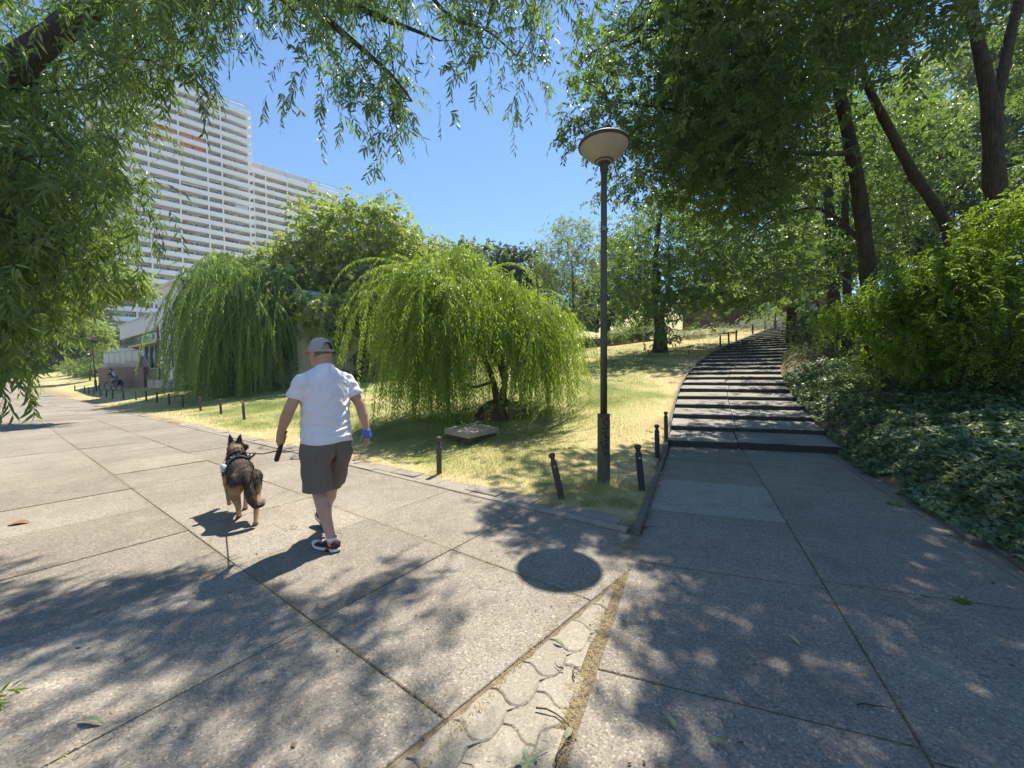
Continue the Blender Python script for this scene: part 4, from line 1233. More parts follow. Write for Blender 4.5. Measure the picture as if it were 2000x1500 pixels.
# ------------------------------------------------ 4. the grove on the right: ash trees
def pxl(D, pts): return [PX(a, b, D + (c[0] if c else 0)) for a, b, *c in pts]
def onground(p, sink=0.15):
    p = np.array(p, float); p[2] = gz(p[0], p[1]) - sink; return p
C1 = [(1330, -200), (1260, -20), (1190, 30), (1115, 75), (1112, 130), (1150, 195), (1240, 225), (1300, 300), (1300, 380), (1330, 480), (1400, 560), (1470, 590), (1540, 560), (1590, 430), (1640, 260), (1720, -200)]
LIT_R = [(300, 830), (880, 830), (930, 1040), (1285, 1040), (1300, 1120), (1235, 1250), (1285, 1320), (1240, 1500), (1200, 1700), (840, 1700), (900, 1130), (600, 1050)]
def unlit_r(C):
    q_ = shadow_px(C); p_, f_ = proj(C)
    hide = (p_[:, 0] > 1585) & (p_[:, 0] < 1960) & (p_[:, 1] > 150) & (p_[:, 1] < 700) & (f_ < 9.9) & (rng.random(len(C)) < .9)
    ivy_sun = (q_[:, 0] > 1630) & (q_[:, 1] < 1180) & (rng.random(len(C)) < np.where(p_[:, 1] < 60, .7, .5))
    return C[~in_poly(LIT_R, q_[:, 0], q_[:, 1]) & ~hide & ~ivy_sun]
cl1 = np.vstack([poly_points(C1, 230, 6.8, 11.5), poly_points([(1150, -200), (1760, -200), (1760, -40), (1230, -20)], 60, 6, 11), poly_points([(1330, 60), (1600, 60), (1560, 420), (1420, 520), (1330, 330)], 70, 8, 12.5)])
# boughs over the side path and above the picture: they shade the paving
over = np.c_[rng.uniform(1.4, 7.5, 2600), rng.uniform(4.2, 11, 2600), rng.uniform(5.2, 10.0, 2600)]
_pp, _ = proj(over)
over = over[((_pp[:, 1] < -10) & (over[:, 0] / over[:, 1] > 0.31)) | ((_pp[:, 0] > 1300) & (_pp[:, 1] < 420) & (_pp[:, 0] < 1900))][:430]
cl1 = unlit_r(cl1); over = unlit_r(over)
t1 = [onground(PX(1707, 712, 9.3))] + pxl(9.3, [(1702, 600), (1690, 480), (1680, 390), (1665, 300), (1648, 220), (1632, 150), (1608, 0), (1590, -130), (1575, -300)])
b1 = pxl(9.3, [(1632, 150), (1600, 180, -.3), (1500, 260, -.8), (1400, 330, -1.0), (1330, 370, -1.0)])
b2 = pxl(9.3, [(1608, 0), (1560, 40, -.6), (1420, 60, -1.2), (1300, 60, -1.8), (1210, 95, -2.2)])
b3 = pxl(9.3, [(1690, 480), (1640, 430, .3), (1590, 400, .8), (1500, 430, 1.0), (1430, 500, 1.2)])
b4 = pxl(9.3, [(1665, 300), (1560, 300, -.8), (1470, 280, -1.4), (1390, 230, -1.8), (1290, 210, -2.2), (1180, 195, -2.5)])
broad('ash_tree', 'tall ash with the nearest straight trunk right of the steps, boughs reaching the lamp', [(t1, [.185, .168, .16, .15, .14, .128, .118, .095, .07, .04]), (b1, [.08, .06, .045, .03, .012]), (b2, [.07, .055, .04, .026, .010]), (b3, [.07, .05, .04, .028, .012]), (b4, [.06, .048, .036, .026, .016, .007])],
      np.vstack([cl1, over]), M['leaf_ash'], M['bark_dark'], 22, 0.36, 11, 0.102, 0.041, droop=.45, spread=.38, up=.05, tm=.42, alpha=.9, hang=.2, stem=.0022, tsd=.24, r_tip=.005, flat=.45)
# loose outer sprays near the lamp head and along the crown edge
cl2 = np.array([PX(*s) for s in ((1120, 70, 6.6), (1110, 110, 6.7), (1125, 150, 6.8), (1140, 60, 7), (1165, 40, 7), (1105, 245, 6.4), (1130, 250, 6.4), (1160, 232, 6.5), (1190, 225, 6.6), (1225, 240, 6.8), (1250, 255, 7), (1215, 290, 7), (1245, 290, 7.2), (1265, 310, 7.3), (1180, 180, 6.7), (1215, 360, 9), (1190, 375, 9), (1240, 350, 9), (1265, 385, 9), (1280, 335, 8.5), (1200, 110, 6.9), (1230, 60, 7.2), (1170, 90, 6.8), (1200, 20, 7.2), (1270, 20, 7.6))])
t2b = pxl(8.2, [(1760, -320, 1.2), (1600, -230, .6), (1450, -120, .2), (1340, -20, -.2), (1240, 60, -.8), (1160, 100, -1.4)])
t2 = [onground(PX(1890, 700, 8.6))] + pxl(8.6, [(1872, 560), (1850, 440), (1822, 395), (1790, 350), (1762, 300), (1740, 258), (1715, 210), (1692, 165), (1668, 60), (1700, -120), (1760, -320)])
C2 = [(1700, -300), (2200, -300), (2200, 330), (1990, 360), (1900, 340), (1780, 400), (1700, 330), (1660, 120)]
cl3 = unlit_r(poly_points(C2, 240, 7.5, 13)); cl2 = unlit_r(cl2)
broad('ash_tree', 'slender ash leaning left above the bright green shrub', [(t2, [.125, .115, .105, .10, .096, .092, .088, .08, .07, .055, .045, .03]), (t2b, [.05, .042, .034, .025, .016, .008])],
      np.vstack([cl3[:80], cl2]), M['leaf_ash'], M['bark_dark'], 24, 0.36, 11, 0.100, 0.040, droop=.45, spread=.26, up=.05, tm=.5, alpha=.9, hang=.2, stem=.0022, tsd=.24, r_tip=.005, flat=.45)
t3 = [onground(PX(1975, 720, 7.8))] + pxl(7.8, [(1960, 560), (1946, 430), (1940, 330), (1938, 230), (1925, 150), (1905, 60), (1885, -40), (1860, -250)])
t3b = pxl(7.8, [(1938, 230), (1955, 150), (1975, 60), (2000, -30), (2060, -200)])
broad('ash_tree', 'thick forked ash trunk at the right edge of the grove', [(t3, [.20, .19, .175, .165, .15, .115, .10, .085, .05]), (t3b, [.12, .105, .09, .08, .04])],
      cl3[80:], M['leaf_ash'], M['bark_dark'], 26, 0.38, 11, 0.105, 0.042, droop=.45, spread=.3, up=.05, tm=.55, alpha=.9, hang=.2, stem=.0020, tsd=.24, r_tip=.006, flat=.45)
# second row, standing up the slope
C4 = [(1420, 560), (1500, 480), (1560, 330), (1640, 180), (1800, 130), (1900, 300), (1800, 430), (1700, 520), (1600, 560), (1560, 600)]
for (px, py, D, tops, rr, seed, nn, lab) in (
        (1632, 690, 13.5, [(1628, 560), (1622, 430), (1612, 300), (1600, 160), (1595, 0)], .21, 0, 75, 'dark ash trunk up the slope, left of the nearest straight trunk'),
        (1655, 690, 12.0, [(1655, 560), (1650, 420), (1652, 300), (1660, 180), (1670, 0)], .13, 1, 55, 'thin ash trunk directly behind the nearest straight trunk'),
        (1548, 660, 19, [(1545, 560), (1540, 470), (1530, 380), (1520, 250)], .2, 2, 70, 'ash at the side of the upper steps, boughs hanging over them')):
    tt = [onground(PX(px, py, D))] + pxl(D, tops)
    cc = poly_points(C4 if seed < 2 else [(1370, 560), (1440, 400), (1560, 330), (1640, 420), (1640, 560), (1570, 590), (1430, 590)], nn, D - 2, D + 4)
    broad('ash_tree', lab, [(tt, np.linspace(rr, rr * .4, len(tt)))], cc, M['leaf_ash'], M['bark_dark'], 20, 0.5, 9, 0.15, 0.065, droop=.45, spread=.45, up=0, tm=.5 + .1 * seed, alpha=.95, hang=.3, tsd=.24, r_tip=.008, flat=.5)
# low crown over the lawn with a short dark trunk
t5 = [onground(PX(1289, 668, 20.5))] + pxl(20.5, [(1289, 640), (1285, 590), (1280, 520), (1285, 440), (1300, 380)])
cc = np.vstack([poly_points([(1190, 440), (1260, 400), (1330, 360), (1430, 430), (1470, 580), (1400, 610), (1330, 630), (1220, 620), (1185, 560)], 150, 17.5, 23.5), np.array([PX(a, b, 18.5) for a, b in ((1185, 580), (1215, 610), (1190, 520), (1290, 645), (1310, 655), (1270, 655))])])
broad('ash_tree', 'low-crowned tree with a short dark trunk on the lawn left of the steps', [(t5, [.3, .27, .22, .17, .12, .06])], cc, M['leaf_ash'], M['bark_dark'], 22, 0.55, 10, 0.18, 0.075, droop=.45, spread=.5, up=0, tm=.55, alpha=.95, hang=.35, tsd=.24)
# light woodland behind the grove
for (px, D, lobes, n, lab) in ((1760, 24, [(1760, 330, 0, 4.2, 3.2, .5), (1830, 430, 0, 3.6, 2.6, .5), (1690, 480, 0, 3.2, 2.6, .4)], 120, 'sunlit light green tree seen between the ash trunks'),
                               (1960, 22, [(1960, 300, 0, 4.0, 3.4, .5), (2050, 200, 0, 4, 4, .5), (1900, 180, 2, 3.6, 3.4, .5)], 120, 'sunlit light green tree behind the forked ash trunk'),
                               (1620, 34, [(1620, 420, 0, 4.6, 3.6, .5), (1560, 520, 0, 4.2, 2.4, .5), (1690, 300, 0, 5, 4, .5)], 120, 'pale green tree above the top of the steps')):
    crown_tree('tree', lab, px, 660, D, lobes, n, M['leaf_robinia'], 15, 0.9, 8, 0.30, 0.17, 6, .2, tm=.25, spread=.7, group='light green trees behind the grove')

# ------------------------------------------------ 5. shrubs
def shrub(name, label, blobs, n, mleaf, per, twL, nl, lL, lW, D, group=None, cat='shrub', bark=None, **kw):
    pts = []
    for (px, py, dd, rx, rz, k) in blobs:
        c = PX(px, py, D + dd); pts.append(ellip_points(c, (rx, rx, rz), max(int(n * k), 3), 0.35, -0.9))
    pts = np.vstack(pts); g = ground_z(pts[:, 0], pts[:, 1]); pts = pts[pts[:, 2] > g + 0.08]
    b = pts.mean(0); b[2] = gz(b[0], b[1]) - 0.05
    st = [(np.array([b, b + [0.02, 0.01, 0.3 + 0.0 * b[2]]]), np.array([.03, .025]))]
    r = broad(name, label, st, pts, mleaf, bark or M['bark'], per, twL, nl, lL, lW, group=group, cat=cat, seg=6, bseg=4, **kw)
    for ch in r.children:
        if ch.name.startswith('trunk'): ch.name = 'stem'
        elif ch.name.startswith('crown'): ch.name = 'leaves'
    return r
shrub('shrub', 'big bright green shrub lit from behind at the right edge', [(1960, 500, 0, 1.0, .75, .3), (1880, 560, 0.3, 1.0, .7, .3), (1800, 570, .6, .9, .55, .25), (1730, 600, 1.0, .75, .40, .2), (1980, 640, -.4, 1.1, .8, .25), (1880, 680, .2, 1.0, .7, .22), (1780, 680, .8, .9, .6, .2), (1990, 440, -.2, .7, .5, .15), (1660, 620, 1.6, .6, .3, .1)],
      230, M['leaf_lime'], 13, 0.34, 12, 0.060, 0.030, 6.9, alpha=.95, hang=.12, droop=.7, spread=.2, up=.15, tm=.5, tsd=.22, stem=.0018, r_tip=.004)
shrub('shrub', 'dark shady shrub under the big bright green one', [(1930, 790, 0.2, 1.1, .5, .4), (1820, 770, .7, 1.0, .5, .4), (1990, 740, -.4, 1.0, .7, .4)], 90, M['leaf_shrub'], 12, 0.3, 9, 0.06, 0.03, 7.2, spread=.2, tm=.3, stem=.002, r_tip=.004)
shrub('dry_bush', 'small grey-brown bush with fine dry twigs standing in the ivy', [(1720, 815, 0, .38, .34, .7), (1750, 835, .1, .34, .26, .5)], 50, M['leaf_brown'], 12, 0.24, 12, 0.022, 0.010, 7.3, spread=.08, tm=.4, up=.5, stem=.0022, r_tip=.003)
for (px, py, D, rx, rz, tm, lab) in ((1620, 690, 12.5, 1.0, .40, .5, 'low ferny plants beside the upper steps'), (1640, 740, 10.6, .85, .35, .45, 'low ferny plants below the straight ash trunk'), (1600, 655, 15.5, 1.1, .5, .5, 'low ferny plants at the bend of the steps'), (1630, 790, 9.0, .6, .25, .4, 'low leafy plants beside the lower steps'), (1690, 760, 8.8, .7, .4, .4, 'low leafy plants behind the dry bush')):
    shrub('fern_clump', lab, [(px, py, 0, rx, rz, 1.0)], 60, M['leaf_shrub'], 12, 0.34, 11, 0.05, 0.022, D, cat='plant', spread=.16, tm=tm, up=.6, droop=.9, stem=.002, r_tip=.004)
shrub('shrub', 'dark shrub at the end of the row beside the upper steps', [(1600, 630, 0, 1.2, .9, .6), (1640, 620, -1, 1.1, 1.0, .6)], 60, M['leaf_shrub'], 12, 0.45, 8, 0.09, 0.05, 17, spread=.3, tm=.25)
for i, (px, py, D, rx, rz, lab) in enumerate(((1380, 655, 26, 1.6, .45, 'pale silvery hedge bush at the lower end of the hilltop row'), (1420, 648, 26.5, 1.6, .5, 'pale silvery hedge bush in the middle of the hilltop row'), (1465, 642, 27, 1.6, .5, 'pale silvery hedge bush at the lamp on the hilltop'), (1505, 636, 27.5, 1.3, .4, 'pale silvery hedge bush at the top of the steps'), (1340, 660, 26, 1.2, .4, 'pale silvery hedge bush nearest the short dark trunk'))):
    shrub('hedge_bush', lab, [(px, py, 0, rx, rz, 1.0)], 40, M['leaf_pale'], 14, 0.35, 8, 0.07, 0.035, D, 'pale hedge bushes along the hilltop', spread=.25, tm=.5, up=.4)
for (px, py, D, rx, rz, lab) in ((1215, 655, 30, 1.1, .7, 'round grey-green shrub on the hill right of the lamp post'), (1250, 650, 30, .9, .65, 'smaller grey-green shrub next to the short dark trunk'), (1190, 665, 31, .8, .5, 'low dark shrub directly behind the lamp post'), (1485, 625, 30, 1.1, .8, 'bright bush in front of the brick wall'), (1535, 628, 30, .8, .7, 'bush beside the brick wall at the top of the steps'), (1150, 672, 32, .9, .5, 'low dark shrub by the trunk of the airy tree')):
    shrub('shrub', lab, [(px, py, 0, rx, rz, 1.0)], 50, M['leaf_shrub'] if 'dark' in lab else M['leaf_robinia'], 12, 0.4, 8, 0.10, 0.05, D, spread=.28, tm=.6, up=.3)
for (px, py, D, rx, rz, lab) in ((152, 716, 56, 2.0, .9, 'yellow-green hedge bush at the far end of the lawn hedge'), (172, 720, 51, 2.0, .9, 'yellow-green hedge bush in the middle of the lawn hedge'), (190, 724, 47, 1.6, .85, 'yellow-green hedge bush next to the terrace wall')):
    shrub('hedge_bush', lab, [(px, py, 0, rx, rz, 1.0)], 50, M['leaf_robinia'], 14, 0.5, 8, 0.16, 0.09, D, 'hedge bushes by the low building', spread=.35, tm=.75, up=.4)
for (px, py, D, rx, rz, lab) in ((400, 748, 25, 1.2, .5, 'dark low shrub below the white wall, left of the willow trunk'), (440, 748, 24, 1.0, .5, 'dark low shrub at the foot of the tall willow'), (560, 745, 27, 2.2, .9, 'dark shrub right of the tall willow trunk'), (640, 735, 27, 2.4, 1.2, 'dark shrub under the maple'), (705, 720, 25, 1.8, 1.2, 'dark shrub between the maple and the small willow'), (200, 708, 50, 2.2, .8, 'dark spreading shrub in front of the white van')):
    shrub('shrub', lab, [(px, py, 0, rx, rz, 1.0)], 60, M['leaf_shrub'], 12, 0.5, 8, 0.13, 0.07, D, spread=.35, tm=.25)
# ferny ground cover filling the bank beside the steps
n = 1500
si = rng.uniform(1.2, 22, n); i0 = si.astype(int); fr = (si - i0)[:, None]
E = STEP_R[i0] * (1 - fr) + STEP_R[i0 + 1] * fr; off = (rng.random(n) ** 1.3 * 2.6 + .12)[:, None]
Bx = E + STEP_S[i0] * off; Bz = ground_z(Bx[:, 0], Bx[:, 1])
q = Mesh(); twigs(q, None, np.c_[Bx, Bz], nrm(rng.normal(0, .7, (n, 3)) + [-.1, -.2, 1.0]), rng.uniform(.22, .55, n) * (1 + .03 * si), 1.1, 10, .06, .026, np.clip(.5 + .3 * vnoise(Bx[:, 0], Bx[:, 1], 1.3) + rng.normal(0, .15, n), 0, 1), .9, .15)
q.build('ground_cover', M['leaf_shrub'], None, attr=True, kind='stuff')
# grass-edge plants at the lower left corner of the picture
for (u, v, h, lab) in ((2.9, -.12, .16, 'tuft of green weeds at the left edge of the path'), (4.6, -.2, .18, 'tuft of green weeds further along the left path edge')):
    p = uv2xy(u, v)
    q = Mesh(); n = 160
    B = np.c_[rng.normal(0, .05, n), rng.normal(0, .05, n), np.zeros(n)]
    twigs(q, None, B, rdirs(n, 1.2), h, .6, 6, .05, .012, rng.normal(.3, .2, n), .5, .1)
    o = q.build('weed', M['leaf_weep'], None, attr=True); o.location = (p[0], p[1], gz(p[0], p[1])); tag(o, lab, 'plant')

# ================================================================== BUILDINGS
M['white'] = mat('white_concrete', (0.82, 0.88, 0.95), 0.7, 0.10, 0.5)
M['attic'] = mat('pale_grey_concrete', (0.64, 0.66, 0.69), 0.8, 0.12, 0.5)
M['cream'] = mat('cream_wall', (0.58, 0.53, 0.42), 0.8, 0.10, 0.3)
M['brickish'] = mat('brown_wall', (0.42, 0.27, 0.18), 0.85, 0.10, 0.3)
M['glass'] = mat('window_glass', (0.10, 0.14, 0.18), 0.08, 0.25, 0.35, metal=0.0, rand=0.4, spec=0.9)
M['glass_dark'] = mat('dark_glass', (0.05, 0.07, 0.085), 0.06, 0.2, 0.4, spec=0.9)
M['frame'] = mat('white_frame', (0.75, 0.76, 0.76), 0.5, 0.05)
M['orange'] = mat('orange_awning', (0.80, 0.17, 0.06), 0.8, 0.08, 2.0)
M['salmon'] = mat('faded_awning', (0.72, 0.27, 0.15), 0.8, 0.08, 2.0)
M['whitecloth'] = mat('white_awning', (0.75, 0.74, 0.70), 0.8, 0.06, 2.0)
M['redcloth'] = mat('red_awning', (0.50, 0.12, 0.08), 0.8, 0.06, 2.0)
M['yellowcloth'] = mat('yellow_cloth', (0.70, 0.62, 0.08), 0.8, 0.06, 2.0)
M['curtain'] = mat('curtain', (0.55, 0.52, 0.48), 0.9, 0.1)

def tower(name, label, right_end, top_z, floors, fh, L, hd, vis_from, awn, attic_open):
    """slab block: local x runs along the front from its right end to the left, local y towards the back"""
    d = np.array([math.sin(hd), math.cos(hd)])                # left -> right
    rz = math.atan2(-d[1], -d[0])
    # local axes: +x = -d (to the left seen from the camera), front face looks along +y after turning
    n = np.array([-math.sin(rz), math.cos(rz)])
    to_cam = -np.array(right_end)
    sgn = 1 if n @ to_cam > 0 else -1
    root = thing(name, label, 'apartment block', (right_end[0], right_end[1], 0), rz)
    Y = lambda y: sgn * y                                     # y measured towards the viewer
    zf = lambda k: top_z - 3.4 - (floors - k) * fh            # floor level of storey k (1..floors)
    q = Mesh(); q.box((L / 2, Y(-7.5), (top_z - 3.0) / 2 - 2), (L - 0.2, 12.0, top_z - 3.0 + 4)); q.build('wall', M['cream'], root)
    q = Mesh(); q.box((L + 0.6, Y(-6.5), top_z / 2 - 2), (1.2, 14.2, top_z - 1.0)); q.build('end_wall', M['cream'], root)
    q = Mesh(); q.box((-0.06, Y(-7.4), top_z / 2 - 2), (0.3, 11.8, top_z - 3)); q.build('side_wall', M['brickish'], root)
    # balconies: one running band per storey with its floor, rounded at the free end
    bm_ = Mesh()
    def band(h, z0):
        pr = []
        for a in np.linspace(0, math.pi / 2, 6): pr.append((-0.75 + 0.75 * (1 - math.sin(a)) - 0.25, 0.75 * (1 - math.cos(a)) * 0 + 0.0))
    bb = Mesh()
    bb.box((L / 2 - 0.35, Y(0.0), 0.55), (L + 0.7, 0.14, 1.12), None, 0, 0.02)
    bb.box((L / 2 - 0.35, Y(-0.75), 0.0), (L + 0.66, 1.36, 0.20), None, 0, 0.02)
    bb.box((-0.74, Y(-0.66), 0.55), (0.14, 1.16, 1.12), None, 0, 0.03)
    bb_me = bb.mesh('balcony', M['white'])
    for k in range(1, floors + 1):
        if k >= vis_from: inst('balcony', bb_me, (0, 0, zf(k)), 0, root)
    xs = [0.12, 6.5, 9.7, 15.7, 21.7, 24.9, 30.9][:99]
    xs = [x for x in xs if x < L]
    for x in xs:
        q = Mesh(); q.box((x, Y(-0.35), (top_z - 3.4) / 2), (0.36, 0.40, top_z - 3.4)); q.build('pillar', M['white'], root)
    for x in xs[1:]:
        q = Mesh(); q.box((x, Y(-0.98), (top_z - 3.4) / 2), (0.10, 0.86, top_z - 3.4)); q.build('partition', M['brickish'], root)
    # coloured wall fields behind the balconies
    for x0, x1, m in ((0.1, 1.2, 'brickish'), (5.4, 6.6, 'brickish'), (14.4, 15.6, 'brickish')):
        q = Mesh(); q.box(((x0 + x1) / 2, Y(-1.46), (top_z - 4) / 2), (x1 - x0, 0.10, top_z - 4)); q.build('wall_field', M[m], root)
    # windows, two to a bay: frame with mullion, pane as sub-part
    wf = Mesh(); w, h = 1.75, 1.45
    for (cx, cz, sx, sz) in ((0, -h / 2 + .05, w, .10), (0, h / 2 - .05, w, .10), (-w / 2 + .05, 0, .10, h - .2), (w / 2 - .05, 0, .10, h - .2), (0.22, 0, .09, h - .2)):
        wf.box((cx, 0, cz), (sx, 0.08, sz))
    wf_me = wf.mesh('window', M['frame'])
    gl = Mesh(); gl.box((0, 0, 0), (w - .2, 0.03, h - .2)); gl_me = gl.mesh('pane', M['glass'])
    door = Mesh(); door.box((0, 0, -0.2), (0.7, 0.06, 2.0)); door_me = door.mesh('balcony_door', M['glass_dark'])
    rr = random.Random(5)
    wx = [2.0, 4.7, 8.1, 11.1, 14.0, 17.3, 20.2, 23.3, 26.3, 29.3]
    for k in range(vis_from, floors + 1):
        for x in wx:
            if x > L - 1.0: continue
            o = inst('window', wf_me, (x, Y(-1.46), zf(k) + 1.45), 0, root)
            inst('pane', gl_me, (0, Y(-0.01), 0), 0, o)
            if rr.random() < 0.35: inst('balcony_door', door_me, (x + 1.30, Y(-1.45), zf(k) + 1.3), 0, root)
    # top storey: closed band, then an open frame at the right end
    zt = top_z
    q = Mesh(); q.box((L / 2 - 0.3, Y(0.0), zt - 2.75), (L + 0.7, 0.5, 1.5), None, 0, 0.04); q.build('attic_band', M['white'], root)
    q = Mesh(); q.box(((L + attic_open) / 2, Y(-0.5), zt - 1.0), (L - attic_open, 0.4, 2.0), None, 0, 0.04); q.build('attic_wall', M['attic'], root)
    q = Mesh(); q.box((attic_open / 2, Y(-0.5), zt - 0.22), (attic_open - 0.01, 0.42, 0.44)); q.build('roof_beam', M['attic'], root)
    for x in (0.22, attic_open * 0.72):
        q = Mesh(); q.box((x, Y(-0.5), zt - 1.22), (0.40, 0.40, 1.55)); q.build('roof_post', M['attic'], root)
    for x in np.arange(attic_open + 2, L, 6.1):
        q = Mesh(); q.box((x, Y(-0.27), zt - 1.6), (0.10, 0.10, 3.0)); q.build('joint_strip', M['brickish'], root)
    # things on the roof edge
    for x in (L * 0.55, L * 0.82):
        q = Mesh(); q.box((x, Y(-2.5), zt + 0.3), (0.9, 0.9, 1.2), None, 0, 0.08); q.build('roof_vent', M['attic'], root)
    for (k, x0, x1, m, drop) in awn:
        q = Mesh(); z = zf(k) + fh - 0.30
        c = ((x0 + x1) / 2, Y(-0.62), z - drop / 2)
        t = math.atan2(0.55, drop) * sgn
        R = np.array([[1, 0, 0], [0, math.cos(t), -math.sin(t)], [0, math.sin(t), math.cos(t)]])
        q.box(c, (x1 - x0, 0.06, drop * 1.15), R); q.build('awning', M[m], root)
    return root
HD = math.radians(46.8)
tower('apartment_tower', 'tall white balcony tower, the higher one, with orange awnings near its top', (-76.6, 115.0), 80.6, 30, 2.58, 31.5, HD, 3,
      [(25, 10.0, 12.6, 'salmon', 1.2), (25, 12.8, 15.4, 'salmon', 1.2), (25, 16.0, 18.6, 'salmon', 1.35), (25, 18.8, 21.4, 'orange', 1.4), (24, 10.0, 12.5, 'orange', 1.45), (24, 13.0, 15.4, 'orange', 1.45), (24, 16.0, 21.3, 'salmon', .9),
       (28, 13, 15.5, 'whitecloth', .6), (21, 6.8, 9.3, 'whitecloth', .5), (21, 0.4, 2.6, 'whitecloth', .5), (20, 10, 15.4, 'whitecloth', .55), (19, 0.5, 3.6, 'whitecloth', 1.3), (18, 6.8, 9.3, 'redcloth', .3), (15, 3.6, 6.3, 'redcloth', .4), (15, 12.6, 15.4, 'redcloth', .3), (14, 15.9, 18.2, 'redcloth', .3), (14, 19, 21.5, 'redcloth', .3), (11, 10, 15, 'redcloth', .3), (16, 20.2, 21.6, 'yellowcloth', .9)], 6.4)
tower('apartment_tower', 'lower balcony tower joining the taller one on its right', (-60.7, 137.3), 67.2, 25, 2.58, 27.5, HD, 8,
      [(23, 16, 18.4, 'redcloth', .3), (22, 9.9, 15, 'redcloth', .25), (19, 10, 15, 'whitecloth', .3)], 8.2)

# ------------------------------------------------ low white building with the recessed glass front
M['wall_white'] = mat('rendered_white_wall', (0.66, 0.66, 0.66), 0.8, 0.08, 0.9)
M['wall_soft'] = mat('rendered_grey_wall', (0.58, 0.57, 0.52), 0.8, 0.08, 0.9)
M['bluegrey'] = mat('blue_grey_frame', (0.13, 0.16, 0.26), 0.5, 0.1)
M['panel_cream'] = mat('cream_panel', (0.55, 0.52, 0.42), 0.7, 0.08, 1.5)
M['plum'] = mat('plum_red_trim', (0.18, 0.05, 0.07), 0.6, 0.1)
M['yellow'] = mat('yellow_grille', (0.55, 0.45, 0.12), 0.6, 0.1)
M['redwall'] = mat('weathered_pink_wall', (0.20, 0.135, 0.105), 0.9, 0.35, 1.3, 0.004, 30)
M['palewall'] = mat('weathered_grey_wall', (0.42, 0.36, 0.32), 0.9, 0.25, 1.3, 0.004, 30)
M['rail_brown'] = mat('brown_steel', (0.085, 0.045, 0.035), 0.5, 0.1, 3, metal=0.2)
M['rail_steel'] = mat('galvanised_steel', (0.42, 0.45, 0.46), 0.4, 0.1, 3, metal=0.6)
M['rail_glass'] = mat('grey_rail_panel', (0.24, 0.26, 0.27), 0.25, 0.1, 2, spec=0.7)
def low_building():
    C = PX(313, 740, 28.0)                     # front left corner of the white block
    bx, by = C[0], C[1]
    rz = math.atan2(-PU[1], -PU[0])            # local x: away from u (to the right and nearer)
    z0 = gz(bx, by)
    r = thing('low_building', 'low white building with a glazed entrance hall and a tall plain block', 'building', (bx, by, z0 - 0.3), rz)
    # local y points to the back?  find out
    ny = np.array([-math.sin(rz), math.cos(rz)]); back = 1 if ny @ np.array([bx, by]) > 0 else -1
    H = 7.65 - z0 + 0.3
    q = Mesh(); q.box((2.6, back * 5.0, H / 2), (5.2, 10.0, H)); q.build('wall', M['wall_white'], r)
    q = Mesh(); q.box((2.6, back * 5.0, H + 0.08), (5.44, 10.24, 0.16)); q.build('roof_edge', M['wall_white'], r)
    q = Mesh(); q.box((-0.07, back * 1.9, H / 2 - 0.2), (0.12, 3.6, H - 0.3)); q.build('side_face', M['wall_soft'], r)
    q = Mesh(); q.box((0.02, -back * 0.03, H * 0.32), (0.16, 0.14, H * 0.64)); q.build('corner_trim', M['plum'], r)
    # plain wing further right behind the willow
    q = Mesh(); q.box((10.2, back * 6.6, H * 0.40), (10, 8.0, H * 0.80)); q.build('wing', M['wall_white'], r)
    for (x, z, w, h) in ((3.3, 3.0, 0.55, 2.6), (2.3, 1.9, 0.5, 0.7)):
        q = Mesh(); q.box((x, -back * 0.03, z), (w, 0.12, h)); o = q.build('window', M['bluegrey'], r)
        q = Mesh(); q.box((x, -back * 0.10, z), (w - .14, 0.03, h - .14)); q.build('pane', M['glass_dark'], o)
    for x in (7.5, 10.5, 13.5):
        q = Mesh(); q.box((x, back * 2.54, 3.0), (1.3, 0.16, 2.0)); o = q.build('window', M['bluegrey'], r)
        q = Mesh(); q.box((x, back * 2.45, 3.0), (1.1, 0.04, 1.8)); q.build('pane', M['glass_dark'], o)
    # recessed hall to the left: parapet band, clerestory, piers
    yb = back * 0.45; L = 14.6; HH = 6.25 - z0 + 0.3
    q = Mesh(); q.box((-L / 2, yb + back * 4, HH / 2), (L - 0.2, 7.6, HH - 0.3)); q.build('hall_wall', M['glass_dark'], r)
    for i in range(6):
        w = L / 6; q = Mesh(); q.box((-w * (i + .5), yb - back * 0.05, HH - 0.62), (w - 0.03, 0.34, 1.25)); q.build('parapet_panel', M['wall_white'], r)
    q = Mesh(); q.box((-L / 2, yb + back * 0.02, HH + 0.05), (L + 0.1, 0.6, 0.09)); q.build('coping', M['rail_steel'], r)
    for i in range(11):
        w = L / 11; q = Mesh(); q.box((-w * (i + .5), yb + back * 0.05, HH - 1.72), (w - 0.10, 0.10, 0.80)); q.build('clerestory_pane', M['glass'], r)
    q = Mesh(); q.box((-4.6, yb - back * 0.35, HH - 2.25), (9.0, 0.5, 0.14)); q.build('grille', M['yellow'], r)
    pitch = 1.55
    for i in range(6):
        x = -0.75 - i * pitch
        q = Mesh(); q.box((x, yb - back * 0.10, (HH - 2.35) / 2), (0.42, 0.30, HH - 2.35)); q.build('pier', M['bluegrey'], r)
        if 1 <= i <= 5:
            q = Mesh(); q.box((x - pitch / 2, yb - back * 0.02, (HH - 2.9) / 2), (0.95, 0.16, HH - 2.9)); o = q.build('facade_panel', M['panel_cream'], r)
            for zz in (0.50, 0.66, 0.82):
                q = Mesh(); q.box((x - pitch / 2, yb - back * 0.12, (HH - 2.9) * zz), (0.42, 0.05, 0.30)); q.build('vent', M['glass_dark'], o)
    q = Mesh(); q.box((-11.9, yb - back * 0.06, HH - 2.75), (5.4, 0.30, 1.05)); q.build('lintel', M['wall_white'], r)
